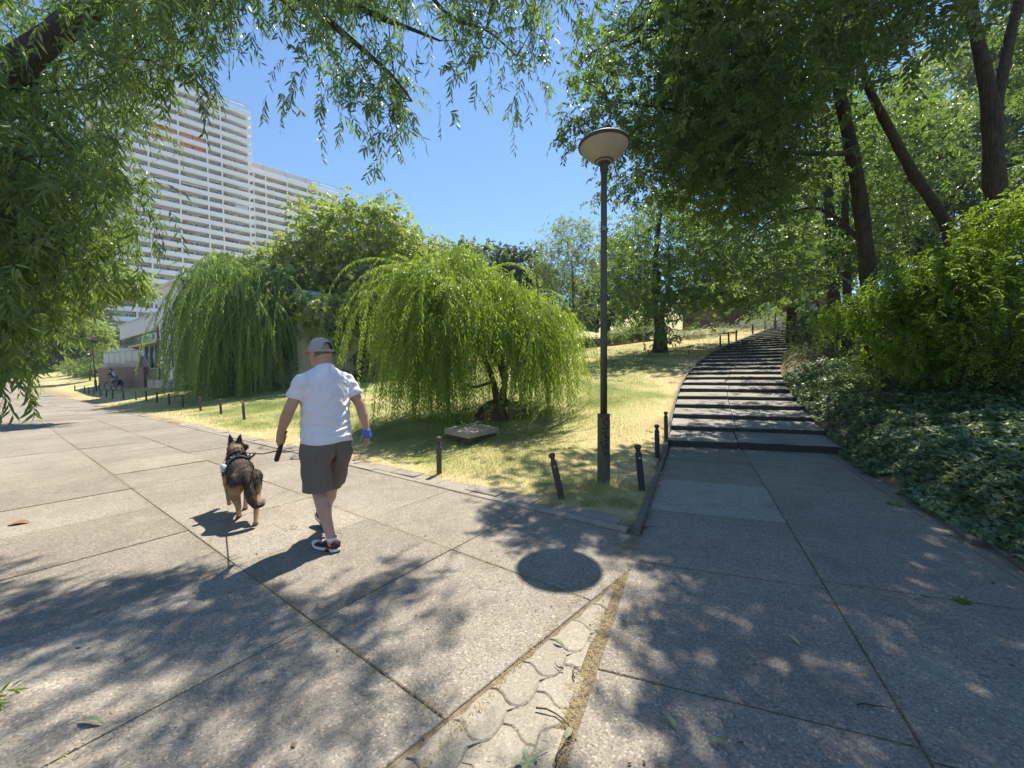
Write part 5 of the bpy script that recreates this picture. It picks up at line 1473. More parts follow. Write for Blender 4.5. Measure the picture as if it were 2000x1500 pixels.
    for i in range(2):
        x = -10.6 - i * 2.2
        q = Mesh()
        for (cx, cz, sx, sz) in ((0, 0.06, 1.7, .12), (0, HH - 3.35, 1.7, .12), (-0.8, (HH - 3.3) / 2, .12, HH - 3.5), (0.8, (HH - 3.3) / 2, .12, HH - 3.5)):
            q.box((x + cx, yb - back * 0.08, cz), (sx, .16, sz))
        o = q.build('window', M['frame'], r)
        q = Mesh(); q.box((x, yb - back * 0.04, (HH - 3.3) / 2), (1.5, .05, HH - 3.5)); q.build('pane', M['glass'], o)
    return r
low_building()

def wall_run(name, label, cat, a, b, h0, h1, th, m, zsink=0.4, coping=None):
    a = np.array(a, float); b = np.array(b, float); c = (a + b) / 2
    d = (b - a)[:2]; L = np.linalg.norm(d); d = d / L; s = np.array([-d[1], d[0]]) * th / 2
    r = thing(name, label, cat, (c[0], c[1], 0))
    P = np.array([a[:2] - s, b[:2] - s, b[:2] + s, a[:2] + s]) - c[:2]
    q = Mesh(); q.prism(P, [a[2] - zsink, b[2] - zsink] * 1 + [b[2] - zsink, a[2] - zsink], [a[2] + h0, b[2] + h1, b[2] + h1, a[2] + h0]); q.build('wall', m, r)
    if coping:
        s2 = s * 1.3; P = np.array([a[:2] - s2, b[:2] - s2, b[:2] + s2, a[:2] + s2]) - c[:2]
        z0 = np.array([a[2] + h0, b[2] + h1, b[2] + h1, a[2] + h0]) + 0.003
        q = Mesh(); q.prism(P, z0, z0 + 0.08); q.build('coping', coping, r)
    return r
def Pz(px, py, D):
    p = PX(px, py, D); return np.array([p[0], p[1], gz(p[0], p[1])])
def top_at(px, py, D): return PX(px, py, D)[2]
# terrace in front of the hall: lower red wall, upper pale band with grey rail, brown stair parapet
a, b = Pz(197, 742, 35), Pz(286, 748, 29.5)
wall_run('terrace_wall', 'weathered reddish retaining wall of the terrace behind the cyclist', 'wall', a, b, top_at(197, 718, 35) - a[2], top_at(286, 717, 29.5) - b[2], 0.3, M['redwall'])
a, b = Pz(203, 740, 36), Pz(276, 745, 31)
wall_run('terrace_wall', 'pale concrete upper band of the terrace under the grey rail', 'wall', a, b, top_at(203, 711, 36) - a[2], top_at(276, 705, 31) - b[2], 0.25, M['palewall'])
def railing():
    a, b = PX(203, 711, 36.0), PX(312, 703, 30.5)
    r = thing('terrace_railing', 'grey panelled railing along the terrace', 'railing', (a[0], a[1], a[2]))
    d = b - a; n = 9
    for i in range(n):
        p = a + d * (i + .5) / n - a; s = d / n * 0.94
        dd = s / np.linalg.norm(s); nn = np.array([-dd[1], dd[0], 0]) * 0.02
        q = Mesh(); lo = np.array([0, 0, .06]); hi = np.array([0, 0, .95])
        V = [p - s / 2 + lo - nn, p + s / 2 + lo - nn, p + s / 2 + hi - nn, p - s / 2 + hi - nn, p - s / 2 + lo + nn, p + s / 2 + lo + nn, p + s / 2 + hi + nn, p - s / 2 + hi + nn]
        q.add(V, None, [[3, 2, 1, 0], [4, 5, 6, 7], [0, 1, 5, 4], [2, 3, 7, 6], [1, 2, 6, 5], [3, 0, 4, 7]]); q.build('rail_panel', M['rail_glass'], r)
    q = Mesh(); q.tube([np.array([0, 0, 1.02]), d + [0, 0, 1.02]], 0.035, 8); q.build('handrail', M['rail_steel'], r)
railing()
def stair_parapet():
    o = PX(300, 745, 29.0); base = np.array([o[0], o[1], gz(o[0], o[1])])
    r = thing('stair_parapet', 'dark brown steel parapet stepping down beside the white block', 'parapet', base)
    top = [(275, 696, 30.0), (281, 696, 29.9), (294, 721, 29.3), (336, 721, 26.6)]
    bot = [(275, 716, 30.0), (281, 716, 29.9), (292, 741, 29.3), (336, 741, 26.6)]
    T = np.array([PX(*q) for q in top]) - base; B = np.array([PX(*q) for q in bot]) - base
    for i in range(3):
        n = np.array([.03, .05, 0]); q = Mesh()
        V = [B[i], B[i + 1], T[i + 1], T[i]]; V = [v - n for v in V] + [v + n for v in V]
        q.add(V, None, [[3, 2, 1, 0], [4, 5, 6, 7], [0, 1, 5, 4], [2, 3, 7, 6], [1, 2, 6, 5], [3, 0, 4, 7]]); q.build('parapet_panel', M['rail_brown'], r)
    q = Mesh(); q.tube(T + [0, 0, .05], 0.04, 8); q.build('handrail', M['rail_steel'], r)
    q = Mesh(); q.tube(np.array([B[1] + [0, 0, -.1], B[2] + [0, 0, -.08], B[3] + [0, 0, -.05], B[3] + [0.2, -.1, -.65]]), 0.06, 8); q.build('lower_rail', M['rail_steel'], r)
    return r
stair_parapet()
a, b = Pz(292, 745, 28.6), Pz(337, 752, 26.2)
wall_run('stair_wall', 'low pale wall under the brown steel parapet', 'wall', a, b, max(top_at(292, 741, 28.6) - a[2], .25), max(top_at(337, 743, 26.2) - b[2], .3), 0.25, M['palewall'])
def entry_steps():
    p = PX(362, 750, 26.0); z = gz(p[0], p[1])
    r = struct('entry_steps', (p[0], p[1], z)); r.rotation_euler = (0, 0, math.atan2(-PU[1], -PU[0]))
    for i in range(3):
        q = Mesh(); q.box((0.2, 0.35 * i, 0.09 + 0.16 * i), (2.6, 0.34, 0.17)); q.build('step', M['palewall'], r)
entry_steps()
# low brick edging under the maple
a, b = Pz(480, 748, 27), Pz(640, 741, 27)
wall_run('garden_wall', 'low dark brick wall in the shade right of the tall willow', 'wall', a, b, .42, .42, .25, M['redwall'])
# brick wall at the hilltop, in bays with piers
M['hill_brick'] = mat('hill_brick', (0.20, 0.12, 0.09), 0.9, 0.25, 3.0, 0.004, 40)
def brick_building():
    a, b = PX(1425, 640, 33), PX(1640, 620, 36)
    d = (b - a)[:2]; L = np.linalg.norm(d); rz = math.atan2(d[1], d[0]); z = gz(a[0], a[1])
    r = thing('brick_building', 'brown brick building seen under the branches at the top of the steps', 'building', (a[0], a[1], z - 0.5), rz)
    q = Mesh(); q.box((L / 2, 3, 2.2), (L, 6, 4.4)); q.build('wall', M['hill_brick'], r)
    for x in np.arange(1.0, L, 2.2):
        q = Mesh(); q.box((x, -0.08, 2.1), (0.35, 0.2, 4.2)); q.build('pier', M['hill_brick'], r)
    for i, x in enumerate(np.arange(2.1, L - 1, 2.2)):
        if i % 2 == 0: continue
        q = Mesh(); q.box((x, -0.04, 1.7), (1.5, 0.10, 2.2)); o = q.build('window', M['bluegrey'], r)
        q = Mesh(); q.box((x, -0.11, 1.7), (1.3, 0.04, 2.0)); q.build('pane', M['glass'], o)
    q = Mesh(); q.box((L / 2, 2.9, 4.5), (L + .4, 6.6, .2)); q.build('roof', M['attic'], r)
brick_building()
M['hill_red'] = mat('brick_edging', (0.28, 0.11, 0.07), 0.9, 0.3, 5)
a, b = Pz(1120, 692, 30), Pz(1440, 660, 26)
wall_run('brick_edging', 'thin line of red brick edging along the top of the lawn', 'edging', a, b, .10, .12, .18, M['hill_red'])
# parked vans seen as specks between the trees
M['rubber'] = mat('black_rubber', (0.02, 0.02, 0.02), 0.85, 0.1)
def van(name, label, px, py, D, rz, m, s=1.0):
    p = PX(px, py, D); z = gz(p[0], p[1])
    r = thing(name, label, 'van', (p[0], p[1], z), rz)
    q = Mesh()
    prof = [(-2.4, .35), (2.3, .35), (2.4, .9), (1.9, 1.25), (1.3, 2.1), (-2.3, 2.15), (-2.4, 1.9)]
    n = len(prof)
    V = [(x, y, z) for y in (-.92, .92) for x, z in prof]
    q.add(V, [[0, i, i + 1] for i in range(1, n - 1)] + [[n, n + i + 1, n + i] for i in range(1, n - 1)], [[i, n + i, n + (i + 1) % n, (i + 1) % n] for i in range(n)])
    q.build('body', m, r)
    for x in (-1.5, 1.5):
        for y in (-.8, .8):
            q = Mesh(); q.tube([(x, y - .12, .34), (x, y + .12, .34)], .34, 14); o = q.build('wheel', M['rubber'], r)
            q = Mesh(); q.tube([(x, y - .13, .34), (x, y + .13, .34)], .18, 12); q.build('rim', M['rail_steel'], o)
    for y in (-.93, .93):
        q = Mesh(); q.box((.9, y, 1.55), (.9, .03, .6)); q.build('side_window', M['glass_dark'], r)
    q = Mesh(); q.box((1.66, 0, 1.66), (.05, 1.5, .7), np.array([[math.cos(.6), 0, -math.sin(.6)], [0, 1, 0], [math.sin(.6), 0, math.cos(.6)]])); q.build('windscreen', M['glass_dark'], r)
    for y in (-.65, .65):
        q = Mesh(); q.box((2.39, y, .75), (.06, .3, .16)); q.build('headlight', M['frame'], r)
M['van_white'] = mat('white_paint', (0.75, 0.76, 0.77), 0.3, 0.03, coat=0.5)
M['van_blue'] = mat('blue_paint', (0.03, 0.08, 0.45), 0.3, 0.05, coat=0.5)
van('parked_van', 'small white van parked behind the dark spreading shrub', 163, 702, 80, math.radians(138), M['van_white'])
van('parked_van', 'small blue van glimpsed under the trees behind the lamp post', 1158, 645, 56, math.radians(78), M['van_blue'])

# ================================================================== STREET LAMPS
M['lamp_green'] = mat('olive_green_paint', (0.065, 0.068, 0.048), 0.55, 0.22, 6, 0.0015, 70)
M['lamp_pale'] = mat('bare_metal_grey_green', (0.085, 0.083, 0.06), 0.6, 0.25, 5, 0.001, 60)
M['lamp_shade'] = mat('dirty_opal_plastic', (0.36, 0.33, 0.27), 0.5, 0.16, 5.0)
M['lamp_rim'] = mat('dark_green_rim', (0.035, 0.045, 0.038), 0.6, 0.2, 9)
M['ink'] = mat('black_spray_paint', (0.012, 0.012, 0.012), 0.55, 0.1)
M['plate'] = mat('dark_number_plate', (0.05, 0.05, 0.055), 0.5, 0.05)
M['chalk'] = mat('white_figures', (0.55, 0.55, 0.53), 0.6, 0.05)
def strokes_on_pole(root, name, paths, R, width, m, sz=1.0):
    """flat print on a round pole: every stroke a thin ribbon following the curve"""
    for pts in paths:
        pts = np.array(pts, float)
        for _ in range(2):
            a = np.empty((len(pts) * 2 - 2, 2)); a[0::2] = pts[:-1] * .75 + pts[1:] * .25; a[1::2] = pts[:-1] * .25 + pts[1:] * .75
            pts = np.vstack([pts[:1], a, pts[-1:]])
        T = nrm(np.gradient(pts, axis=0)); Nn = np.c_[-T[:, 1], T[:, 0]] * width / 2
        V = []
        for e, rr in ((1, R + .0012), (-1, R + .0012)):
            for p in pts + Nn * e:
                th = p[0] / R - math.pi / 2
                V.append((rr * math.cos(th), rr * math.sin(th), p[1]))
        n = len(pts); q = Mesh(); q.add(V, None, [[i, n + i, n + i + 1, i + 1] for i in range(n - 1)])
        q.build(name, m, root)
def lamp(name, label, x, y, z, group=None, tilt=0.0, graffiti=False):
    r = thing(name, label, 'street lamp', (x, y, z), math.atan2(-x, y) if graffiti else 0.3, group)
    r.rotation_euler[1] = tilt
    r.scale = (.9, .9, .9)
    HT = 4.87
    q = Mesh(); q.lathe([(.095, -.15), (.095, .0), (.093, .02), (.0895, .97), (.0895, .985), (.08, .992)], seg=28); q.build('pole_base', M['lamp_pale'], r, smooth=False)
    q = Mesh(); q.lathe([(.096, .992), (.096, 1.006), (.052, 1.014)], seg=24); q.build('collar', M['lamp_green'], r)
    q = Mesh(); q.lathe([(.050, 1.0), (.049, 2.2), (.044, 4.0), (.043, HT - .27)], seg=20); q.build('pole', M['lamp_green'], r, smooth=True)
    q = Mesh(); q.lathe([(.048, HT - .40), (.05, HT - .36), (.058, HT - .345), (.058, HT - .27), (.072, HT - .262), (.085, HT - .258), (.086, HT - .235)], seg=24); q.build('lamp_socket', M['lamp_rim'], r, smooth=False)
    q = Mesh(); q.lathe([(.087, HT - .240), (.115, HT - .228), (.17, HT - .196), (.25, HT - .128), (.31, HT - .060), (.345, HT - .008)], seg=40, caps=False); q.build('lamp_shade', M['lamp_shade'], r, smooth=True)
    q = Mesh(); q.lathe([(.345, HT - .014), (.362, HT - .012), (.367, HT + .012), (.356, HT + .034), (.31, HT + .064), (.18, HT + .10), (.01, HT + .115)], seg=40); q.build('lamp_hood', M['lamp_rim'], r, smooth=True)
    q = Mesh(); q.lathe([(.12, HT - .233), (.135, HT - .220)], seg=24, caps=False); q.build('dirt_ring', M['lamp_rim'], r)
    # number plate on a band
    q = Mesh(); q.lathe([(.0475, 3.64), (.0475, 3.72)], seg=20); o = q.build('number_band', M['plate'], r)
    q = Mesh(); q.box((.052, 0, 3.68), (.02, .02, .03)); q.build('band_clip', M['plate'], r)
    strokes_on_pole(o, 'figure', [[(-.026, 3.708), (-.006, 3.710), (-.012, 3.690), (-.004, 3.676), (-.012, 3.660), (-.028, 3.658)], [(.008, 3.702), (.020, 3.710), (.030, 3.700), (.024, 3.685), (.008, 3.660), (.032, 3.660)]], .0476, .0065, M['chalk'])
    q = Mesh(); q.box((.0, .0925, .46), (.05, .012, .30), None, 0, .004); q.build('inspection_door', M['lamp_pale'], r)
    if graffiti:
        R = .0905
        p = [[(.062, .955), (.05, .985), (.012, .965), (-.012, .925), (.01, .90), (.050, .868), (.046, .835), (.010, .825), (-.035, .842)],
             [(-.03, .755), (.0, .775), (.038, .790), (.030, .750), (.018, .715), (.03, .70), (.060, .715), (.070, .70), (.056, .67), (.005, .64)],
             [(.045, .62), (.022, .59), (.03, .55), (.058, .545), (.072, .58), (.05, .615)],
             [(-.045, .655), (-.02, .60), (-.008, .55), (.002, .50), (.005, .435)],
             [(.088, .475), (.06, .49), (.03, .47), (.028, .44), (.046, .39), (.05, .35), (.056, .305)],
             [(.020, .545), (.023, .535)], [(-.05, 1.01), (-.02, 1.005), (-.006, .995)]]
        strokes_on_pole(r, 'graffiti', [[(a, b - .03) for a, b in q_] for q_ in p], R, .022, M['ink'])
    return r
b = GP(1179, 942)
lamp('street_lamp', 'olive green street lamp with dish head and black graffiti on its base, in the grass', b[0], b[1], b[2], None, 0.004, True)
b = PX(188, 762, 31.0); lamp('street_lamp', 'slightly leaning street lamp far off beside the cyclist', b[0], b[1], gz(b[0], b[1]), None, -0.035)
b = PX(1514, 646, 25.5); lamp('street_lamp', 'dark slim street lamp at the top of the steps', b[0], b[1], gz(b[0], b[1]), None, 0.0)

# ================================================================== BOLLARDS
M['iron'] = mat('rusty_brown_iron', (0.075, 0.055, 0.048), 0.65, 0.35, 14, 0.0012, 90)
M['iron_dark'] = mat('dark_iron', (0.032, 0.032, 0.035), 0.6, 0.3, 14, 0.0012, 90)
M['iron_pale'] = mat('pale_painted_iron', (0.45, 0.43, 0.39), 0.6, 0.2, 14)
def boll_meshes(m):
    s = Mesh(); s.lathe([(.040, -.12), (.040, .0), (.0385, .02), (.0385, .445), (.034, .452)], seg=16); s.lathe([(.0335, .450), (.025, .478), (.0235, .492)], seg=14)
    h = Mesh(); h.lathe([(.0235, .490), (.030, .500), (.038, .508), (.042, .522), (.040, .536), (.030, .548), (.012, .554)], seg=16)
    e = Mesh()
    for sg in (1, -1):
        e.tube([(0, sg * .036, .400), (0, sg * .0402, .400)], .0125, 10)
    return s.mesh('post', m), h.mesh('knob', m), e.mesh('eye_hole', M['iron_pale'])
BM = {k: boll_meshes(M[k]) for k in ('iron', 'iron_dark', 'iron_pale')}
def bollard(p, label, kind='iron', lean=(0, 0), group=None, rz=0.0, sc=1.0, hole=True):
    r = thing('bollard', label, 'bollard', p, rz, group)
    r.rotation_euler = (lean[1], lean[0], rz); r.scale = (sc, sc, sc)
    s, h, e = BM[kind]
    for nm, me in (('post', s), ('knob', h), ('eye_hole', e)):
        if nm == 'eye_hole' and not hole: continue
        o = inst(nm, me, (0, 0, 0), 0, r)
GPATH = 'bollards along the path'
bollard(GP(858, 926), 'single brown iron bollard standing between the flat concrete slab and the path', 'iron', (0, 0), GPATH, 1.2)
bollard(GP(1097, 974), 'iron bollard leaning strongly left, beside the path near the lamp', 'iron', (-0.215, 0.02), GPATH, 0.0)
GS = 'bollards along the steps'
bollard(GP(1254, 958), 'dark bollard by the kerb edging, nearest to the lamp post', 'iron_dark', (-0.10, 0), GS, 0.0, 1.03)
bollard(GP(1284, 894), 'dark bollard by the kerb edging, the middle of the three before the steps', 'iron_dark', (-0.03, 0), GS, 0.5)
bollard(GP(1301, 857), 'dark bollard right at the lower end of the first step', 'iron_dark', (-0.02, 0), GS, 0.4)
row = [(477, 820), (432, 809), (392, 803), (357, 796), (331, 791.5), (306.5, 787.5), (286, 784), (266, 781.5), (241.5, 780.5), (220.5, 779), (208, 777), (197, 774), (183, 772), (173.5, 770), (165, 767.5), (146.5, 765)]
ordn = ['first', 'second', 'third', 'fourth', 'fifth', 'sixth', 'seventh', 'eighth', 'ninth', 'tenth', 'eleventh', 'twelfth', 'thirteenth', 'fourteenth', 'fifteenth', 'last']
for i, (px, py) in enumerate(row):
    p = GP(px, py)
    near = 'iron bollard nearest to the dog in the long row along the path' if i == 0 else ('iron bollard farthest from the dog, ending the long row' if i == 15 else 'iron bollard, %s from the dog in the long row along the path' % ordn[i])
    bollard(p, near, 'iron', (random.uniform(-.05, .05), random.uniform(-.04, .04)), GPATH, random.uniform(0, 3))
for (px, py, ln, lab) in ((193.5, 762, .0, 'brown bollard in the lawn just right of the far lamp'), (210.5, 761, -.35, 'pale bollard knocked over at a slant in front of the cyclist'), (270, 757.5, .03, 'left one of the pair of pale bollards behind the cyclist'), (276, 757, -.02, 'right one of the pair of pale bollards behind the cyclist'), (334, 755, 0, 'pale post at the foot of the brown steel parapet')):
    bollard(GP(px, py), lab, 'iron' if 'brown bollard' in lab else 'iron_pale', (ln, 0), 'bollards in the far lawn', .3, 1.0)
for (k, lab) in ((16, 'thin dark bollard beside the upper steps, lowest of the group'), (17.6, 'thin dark bollard beside the upper steps, second from below'), (19, 'thin dark bollard beside the upper steps, third from below'), (22.5, 'thin dark bollard below the lamp on the hilltop'), (25.5, 'thin dark bollard at the very top of the steps'), (26.8, 'thin dark bollard on the landing past the lamp')):
    i = int(k); f = k - i
    q_ = STEP_L[i] * (1 - f) + STEP_L[i + 1] * f - STEP_S[i] * (0.28 if k < 26 else -1.2)
    bollard((q_[0], q_[1], gz(q_[0], q_[1]) if k < 26 else STEP_Z[26]), lab, 'iron_dark', (random.uniform(-.06, .03), 0), GS, .4, 1.15)

# ================================================================== CONCRETE SLAB AND ROOT MOUND UNDER THE SMALL WILLOW
M['cover'] = paving_mat('weathered_cover_concrete', (0.36, 0.31, 0.22), (0.46, 0.40, 0.29), 0.0, 0.5)
M['soil'] = mat('dry_root_soil', (0.11, 0.075, 0.05), 0.98, 0.5, 9, 0.03, 24)
def cover_slab():
    b = GP(918, 852); D = float((b - [0, 0, CAM_H]) @ cF)
    c3 = [(868, 836), (916, 845), (974, 833), (925, 826)]
    P = []
    for px, py in c3:
        d = cF + cR * ((px - 1000) / FPX) + cU * ((750 - py) / FPX); zt = b[2] + 0.19
        P.append((np.array([0, 0, CAM_H]) + d * ((zt - CAM_H) / d[2]))[:2])
    P = np.array(P); c = P.mean(0)
    r = thing('concrete_slab', 'square weathered concrete slab lying on the lawn in front of the small willow', 'concrete slab', (c[0], c[1], b[2]))
    # densify the edge so that it chips
    E = []
    for i in range(4):
        for t in np.linspace(0, 1, 9)[:-1]: E.append(P[i] + (P[(i + 1) % 4] - P[i]) * t)
    E = np.array(E) - c; E *= 1 + rng.normal(0, 0.016, (len(E), 1))
    ar = 0.5 * np.sum(E[:, 0] * np.roll(E[:, 1], -1) - E[:, 1] * np.roll(E[:, 0], -1))
    if ar < 0: E = E[::-1]
    q = Mesh(); q.prism(E, 0.075, 0.19 + rng.normal(0, .004, len(E)), 0, 0.015); q.build('top_slab', M['cover'], r)
    q = Mesh(); q.prism(E * 0.90 * (1 + rng.normal(0, 0.02, (len(E), 1))), -0.2, 0.074); q.build('shaft', M['soil'], r)
cover_slab()
def mound():
    b = GP(985, 812); c = np.array([b[0], b[1]])
    r = thing('root_mound', 'mound of torn-up soil and roots at the foot of the small willow', 'root mound', (c[0], c[1], b[2] - 0.05))
    q = Mesh(); n, k = 40, 13; V = []
    for i in range(k):
        rr = i / (k - 1)
        for j in range(n):
            a = j * 2 * math.pi / n
            R = (0.80 + 0.16 * math.sin(a * 3 + 1) + 0.08 * math.sin(a * 7)) * rr
            x, y = R * math.cos(a) * 1.2, R * math.sin(a) * 0.72
            h = 0.40 * (1 - rr ** 2.0) * (1 + 0.35 * math.cos(a - 2.4)) + 0.05 * float(vnoise(np.array(x * 7.), np.array(y * 7.))) * (1 - rr) + rng.normal(0, .018) * (rr < .95)
            V.append((x, y, h + 0.05 - 0.22 * rr))
    F = [[i * n + j, i * n + (j + 1) % n, (i + 1) * n + (j + 1) % n, (i + 1) * n + j] for i in range(k - 1) for j in range(n)]
    F = [f[::-1] for f in F]
    q.add(V, None, F); q.build('soil', M['soil'], r, smooth=False)
    for i in range(34):
        a = rng.uniform(0, 6.28); R = rng.uniform(.15, .8); x, y = R * 1.1 * math.cos(a), R * .7 * math.sin(a); z = .38 * (1 - R * R) + .02
        L = rng.uniform(.2, .55); e = np.array([math.cos(a) * L, math.sin(a) * L * .7, rng.uniform(-.22, .12)])
        q = Mesh(); p0 = np.array([x, y, z]); q.tube([p0, p0 + e * .35 + [0, 0, .05], p0 + e * .7 + rng.normal(0, .04, 3), p0 + e + [0, 0, -.05]], [.016, .013, .009, .004], 5); q.build('root', M['bark_red'] if i % 3 else M['bark_dark'], r)
mound()
sp = []
for (px, py, rad, n, t0, h) in ((905, 818, .4, 420, .5, .10), (1040, 818, .5, 500, .4, .10), (960, 832, .4, 320, .25, .08), (1090, 800, .5, 300, .5, .09)):
    p = GP(px, py); sp.append((p[0], p[1], rad, n, t0, h))
tufts('grass', sp, M['blade'])

# ================================================================== FALLEN LEAVES, TWIGS AND WEEDS
M['fall_green'] = mat('pale_fallen_leaf', (0.25, 0.28, 0.15), 0.6, 0.15, 30)
M['fall_brown'] = mat('brown_fallen_leaf', (0.28, 0.10, 0.04), 0.7, 0.2, 30)
def on_paving(px, py):
    d = cF + cR * ((px - 1000) / FPX) + cU * ((750 - py) / FPX)
    return np.array([0, 0, CAM_H]) + d * ((0.006 - CAM_H) / d[2])
def fallen(px, py, L, W, rz, m, label, cat='leaf'):
    p = on_paving(px, py); q = Mesh()
    t = np.linspace(0, 1, 7); w = W / 2 * np.sin(np.pi * t ** 0.8) ** 0.8; z = 0.012 * np.sin(np.pi * t) + 0.002
    V = np.vstack([np.c_[t * L - L / 2, w, z + .006 * np.sin(np.pi * t)], np.c_[t * L - L / 2, -w, z + .004], np.c_[t * L - L / 2, 0 * w, z - .001]])
    F = [[14 + i, 14 + i + 1, i + 1, i] for i in range(6)] + [[7 + i, 7 + i + 1, 14 + i + 1, 14 + i] for i in range(6)]
    q.add(V, None, F); q.tube([(-L / 2 - .02, .003, .002), (-L / 2, 0, .003)], .0012, 4)
    o = q.build('fallen_leaf', m); o.location = tuple(p); o.rotation_euler = (0, 0, rz); tag(o, label, cat, 'fallen leaves on the paving')
fallen(1549, 1252, .075, .026, 1.9, M['fall_green'], 'pale green leaf lying alone in the middle of the dark side path')
fallen(1310, 1411, .07, .022, 2.0, M['fall_green'], 'pale leaf on the side path right of the wavy pavers')
fallen(1403, 1454, .07, .022, -.6, M['fall_green'], 'pale leaf near the bottom edge on the side path')
fallen(1112, 1434, .06, .024, .9, M['fall_green'], 'green leaf at the edge of the wavy pavers')
fallen(1090, 1256, .07, .018, 2.6, M['fall_green'], 'thin dry leaf beside the round lamp shadow')
fallen(178, 1411, .12, .026, -.1, M['leaf_dead'] if 'leaf_dead' in M else M['fall_green'], 'long dull green leaf in the dappled shade bottom left')
fallen(38, 1022, .16, .10, .3, M['fall_brown'], 'reddish brown dead leaf near the left edge of the path')
fallen(1795, 1168, .06, .02, .2, M['fall_green'], 'small yellowish leaf beside the weed in the slab joint')
def lobed():
    p = on_paving(1030, 1491); q = Mesh()
    a = np.linspace(0, 2 * np.pi, 41)[:-1]
    R = .024 + .026 * np.abs(np.sin(a * 2.5 + .3)) ** 2.2
    V = np.vstack([[[0, 0, .004]], np.c_[R * np.cos(a), R * np.sin(a), .004 + .016 * (R - .03) / .03]])
    q.add(V, [[0, 1 + i, 1 + (i + 1) % 40] for i in range(40)]); q.tube([(0, 0, .004), (.05, .04, .004), (.085, .055, .003)], .0016, 4)
    o = q.build('fallen_leaf', M['fall_green']); o.location = tuple(p); tag(o, 'pale lobed maple leaf at the bottom edge on the wavy pavers', 'leaf', 'fallen leaves on the paving')
lobed()
def stick(px, py, L, rz, label, bend=.1):
    p = on_paving(px, py); q = Mesh(); t = np.linspace(0, 1, 6)
    q.tube(np.c_[t * L - L / 2, bend * L * np.sin(t * 3.1) , .006 + .004 * np.sin(t * 9)], [.004, .0035, .003, .0026, .002, .001], 5)
    o = q.build('fallen_twig', M['bark_dark']); o.location = tuple(p); o.rotation_euler = (0, 0, rz); tag(o, label, 'twig', 'fallen twigs on the paving')
stick(1092, 1302, .06, 2.3, 'short dark twig on the wavy pavers', .15)
stick(1082, 1412, .20, -.75, 'long curved pale twig across the wavy pavers', .2)
stick(1098, 1470, .10, .9, 'twig in the gritty joint at the bottom edge')
stick(1268, 1031, .14, .1, 'dark twig lying at the end of the kerb edging', .1)
stick(1128, 1315, .08, 1.0, 'forked dry stalk on a wavy paver', .3)
stick(1710, 1384, .14, -.2, 'brown twig on the side path at the lower right', .1)
def weed(px, py, n, h, label):
    p = on_paving(px, py); q = Mesh()
    B = np.c_[rng.normal(0, .012, n), rng.normal(0, .012, n), np.zeros(n)]
    twigs(q, None, B, rdirs(n, .5), h, .9, 5, .035, .012, rng.normal(.4, .2, n), .5, .2)
    q.ball((0, 0, .004), (.012, .012, .006), 8, 5)
    o = q.build('weed', M['leaf_weep'], None, attr=True); o.location = tuple(p); tag(o, label, 'weed')
weed(1880, 1174, 22, .07, 'flat green weed growing in a slab joint of the side path')
weed(1744, 985, 26, .16, 'upright pale weed at the edge of the ivy')

# ================================================================== PEOPLE AND ANIMALS
def fused(q, voxel, smooth, name, m, parent, dec=0, factor=0.5):
    """grow overlapping limbs together into one continuous skin"""
    me = q.mesh('tmp', m); o = bpy.data.objects.new('tmp', me); col.objects.link(o)
    md = o.modifiers.new('r', 'REMESH'); md.mode = 'VOXEL'; md.voxel_size = voxel
    sm = o.modifiers.new('s', 'SMOOTH'); sm.factor = factor; sm.iterations = smooth
    if dec:
        dm = o.modifiers.new('d', 'DECIMATE'); dm.ratio = dec
    dg = bpy.context.evaluated_depsgraph_get()
    me2 = bpy.data.meshes.new_from_object(o.evaluated_get(dg), depsgraph=dg)
    bpy.data.objects.remove(o)
    me2.name = name
    if not me2.materials: me2.materials.append(m)
    me2.polygons.foreach_set('use_smooth', np.ones(len(me2.polygons), bool))
    o2 = bpy.data.objects.new(name, me2); col.objects.link(o2)
    if parent is not None: o2.parent = parent
    return o2
def get_co(o):
    n = len(o.data.vertices); a = np.empty(n * 3, np.float32); o.data.vertices.foreach_get('co', a)
    b = np.empty(n * 3, np.float32); o.data.vertex_normals.foreach_get('vector', b)
    return a.reshape(-1, 3).astype(float), b.reshape(-1, 3).astype(float)
def set_co(o, V): o.data.vertices.foreach_set('co', V.astype(np.float32).ravel()); o.data.update()
def set_tint(o, t):
    a = o.data.attributes.new('tint', 'FLOAT', 'POINT'); a.data.foreach_set('value', np.asarray(t, np.float32))
def tint_mat(name, c0, c1, rough, c2=None, bump=0.0, bscale=200, spec=0.4, sss=0.0):
    m, t = new_mat(name); out = t.n('ShaderNodeOutputMaterial'); b = t.n('ShaderNodeBsdfPrincipled', i_Roughness=rough)
    b.inputs['Specular IOR Level'].default_value = spec
    at = t.n('ShaderNodeAttribute', attribute_name='tint')
    geo = t.n('ShaderNodeNewGeometry'); nz = t.noise(geo.outputs['Position'], 40, 4)
    f = t.math('ADD', at.outputs['Fac'], t.math('MULTIPLY_ADD', nz, 0.24, -0.12))
    c = t.ramp(f, [(0, c0), (1, c1)] if c2 is None else [(0, c0), (0.55, c2), (1, c1)])
    t.l(c, b.inputs['Base Color'])
    if sss: b.inputs['Subsurface Weight'].default_value = sss; b.inputs['Subsurface Radius'].default_value = (.012, .005, .003); b.inputs['Subsurface Scale'].default_value = 1.0
    if bump:
        bp = t.n('ShaderNodeBump', i_Strength=1.0, i_Distance=bump); t.l(t.noise(geo.outputs['Position'], bscale, 4), bp.inputs['Height']); t.l(bp.outputs[0], b.inputs['Normal'])
    t.l(b.outputs[0], out.inputs[0]); return m
M['skin'] = tint_mat('skin', (0.44, 0.245, 0.165), (0.50, 0.32, 0.23), 0.5, None, 0.0006, 400, 0.45, 0.06)
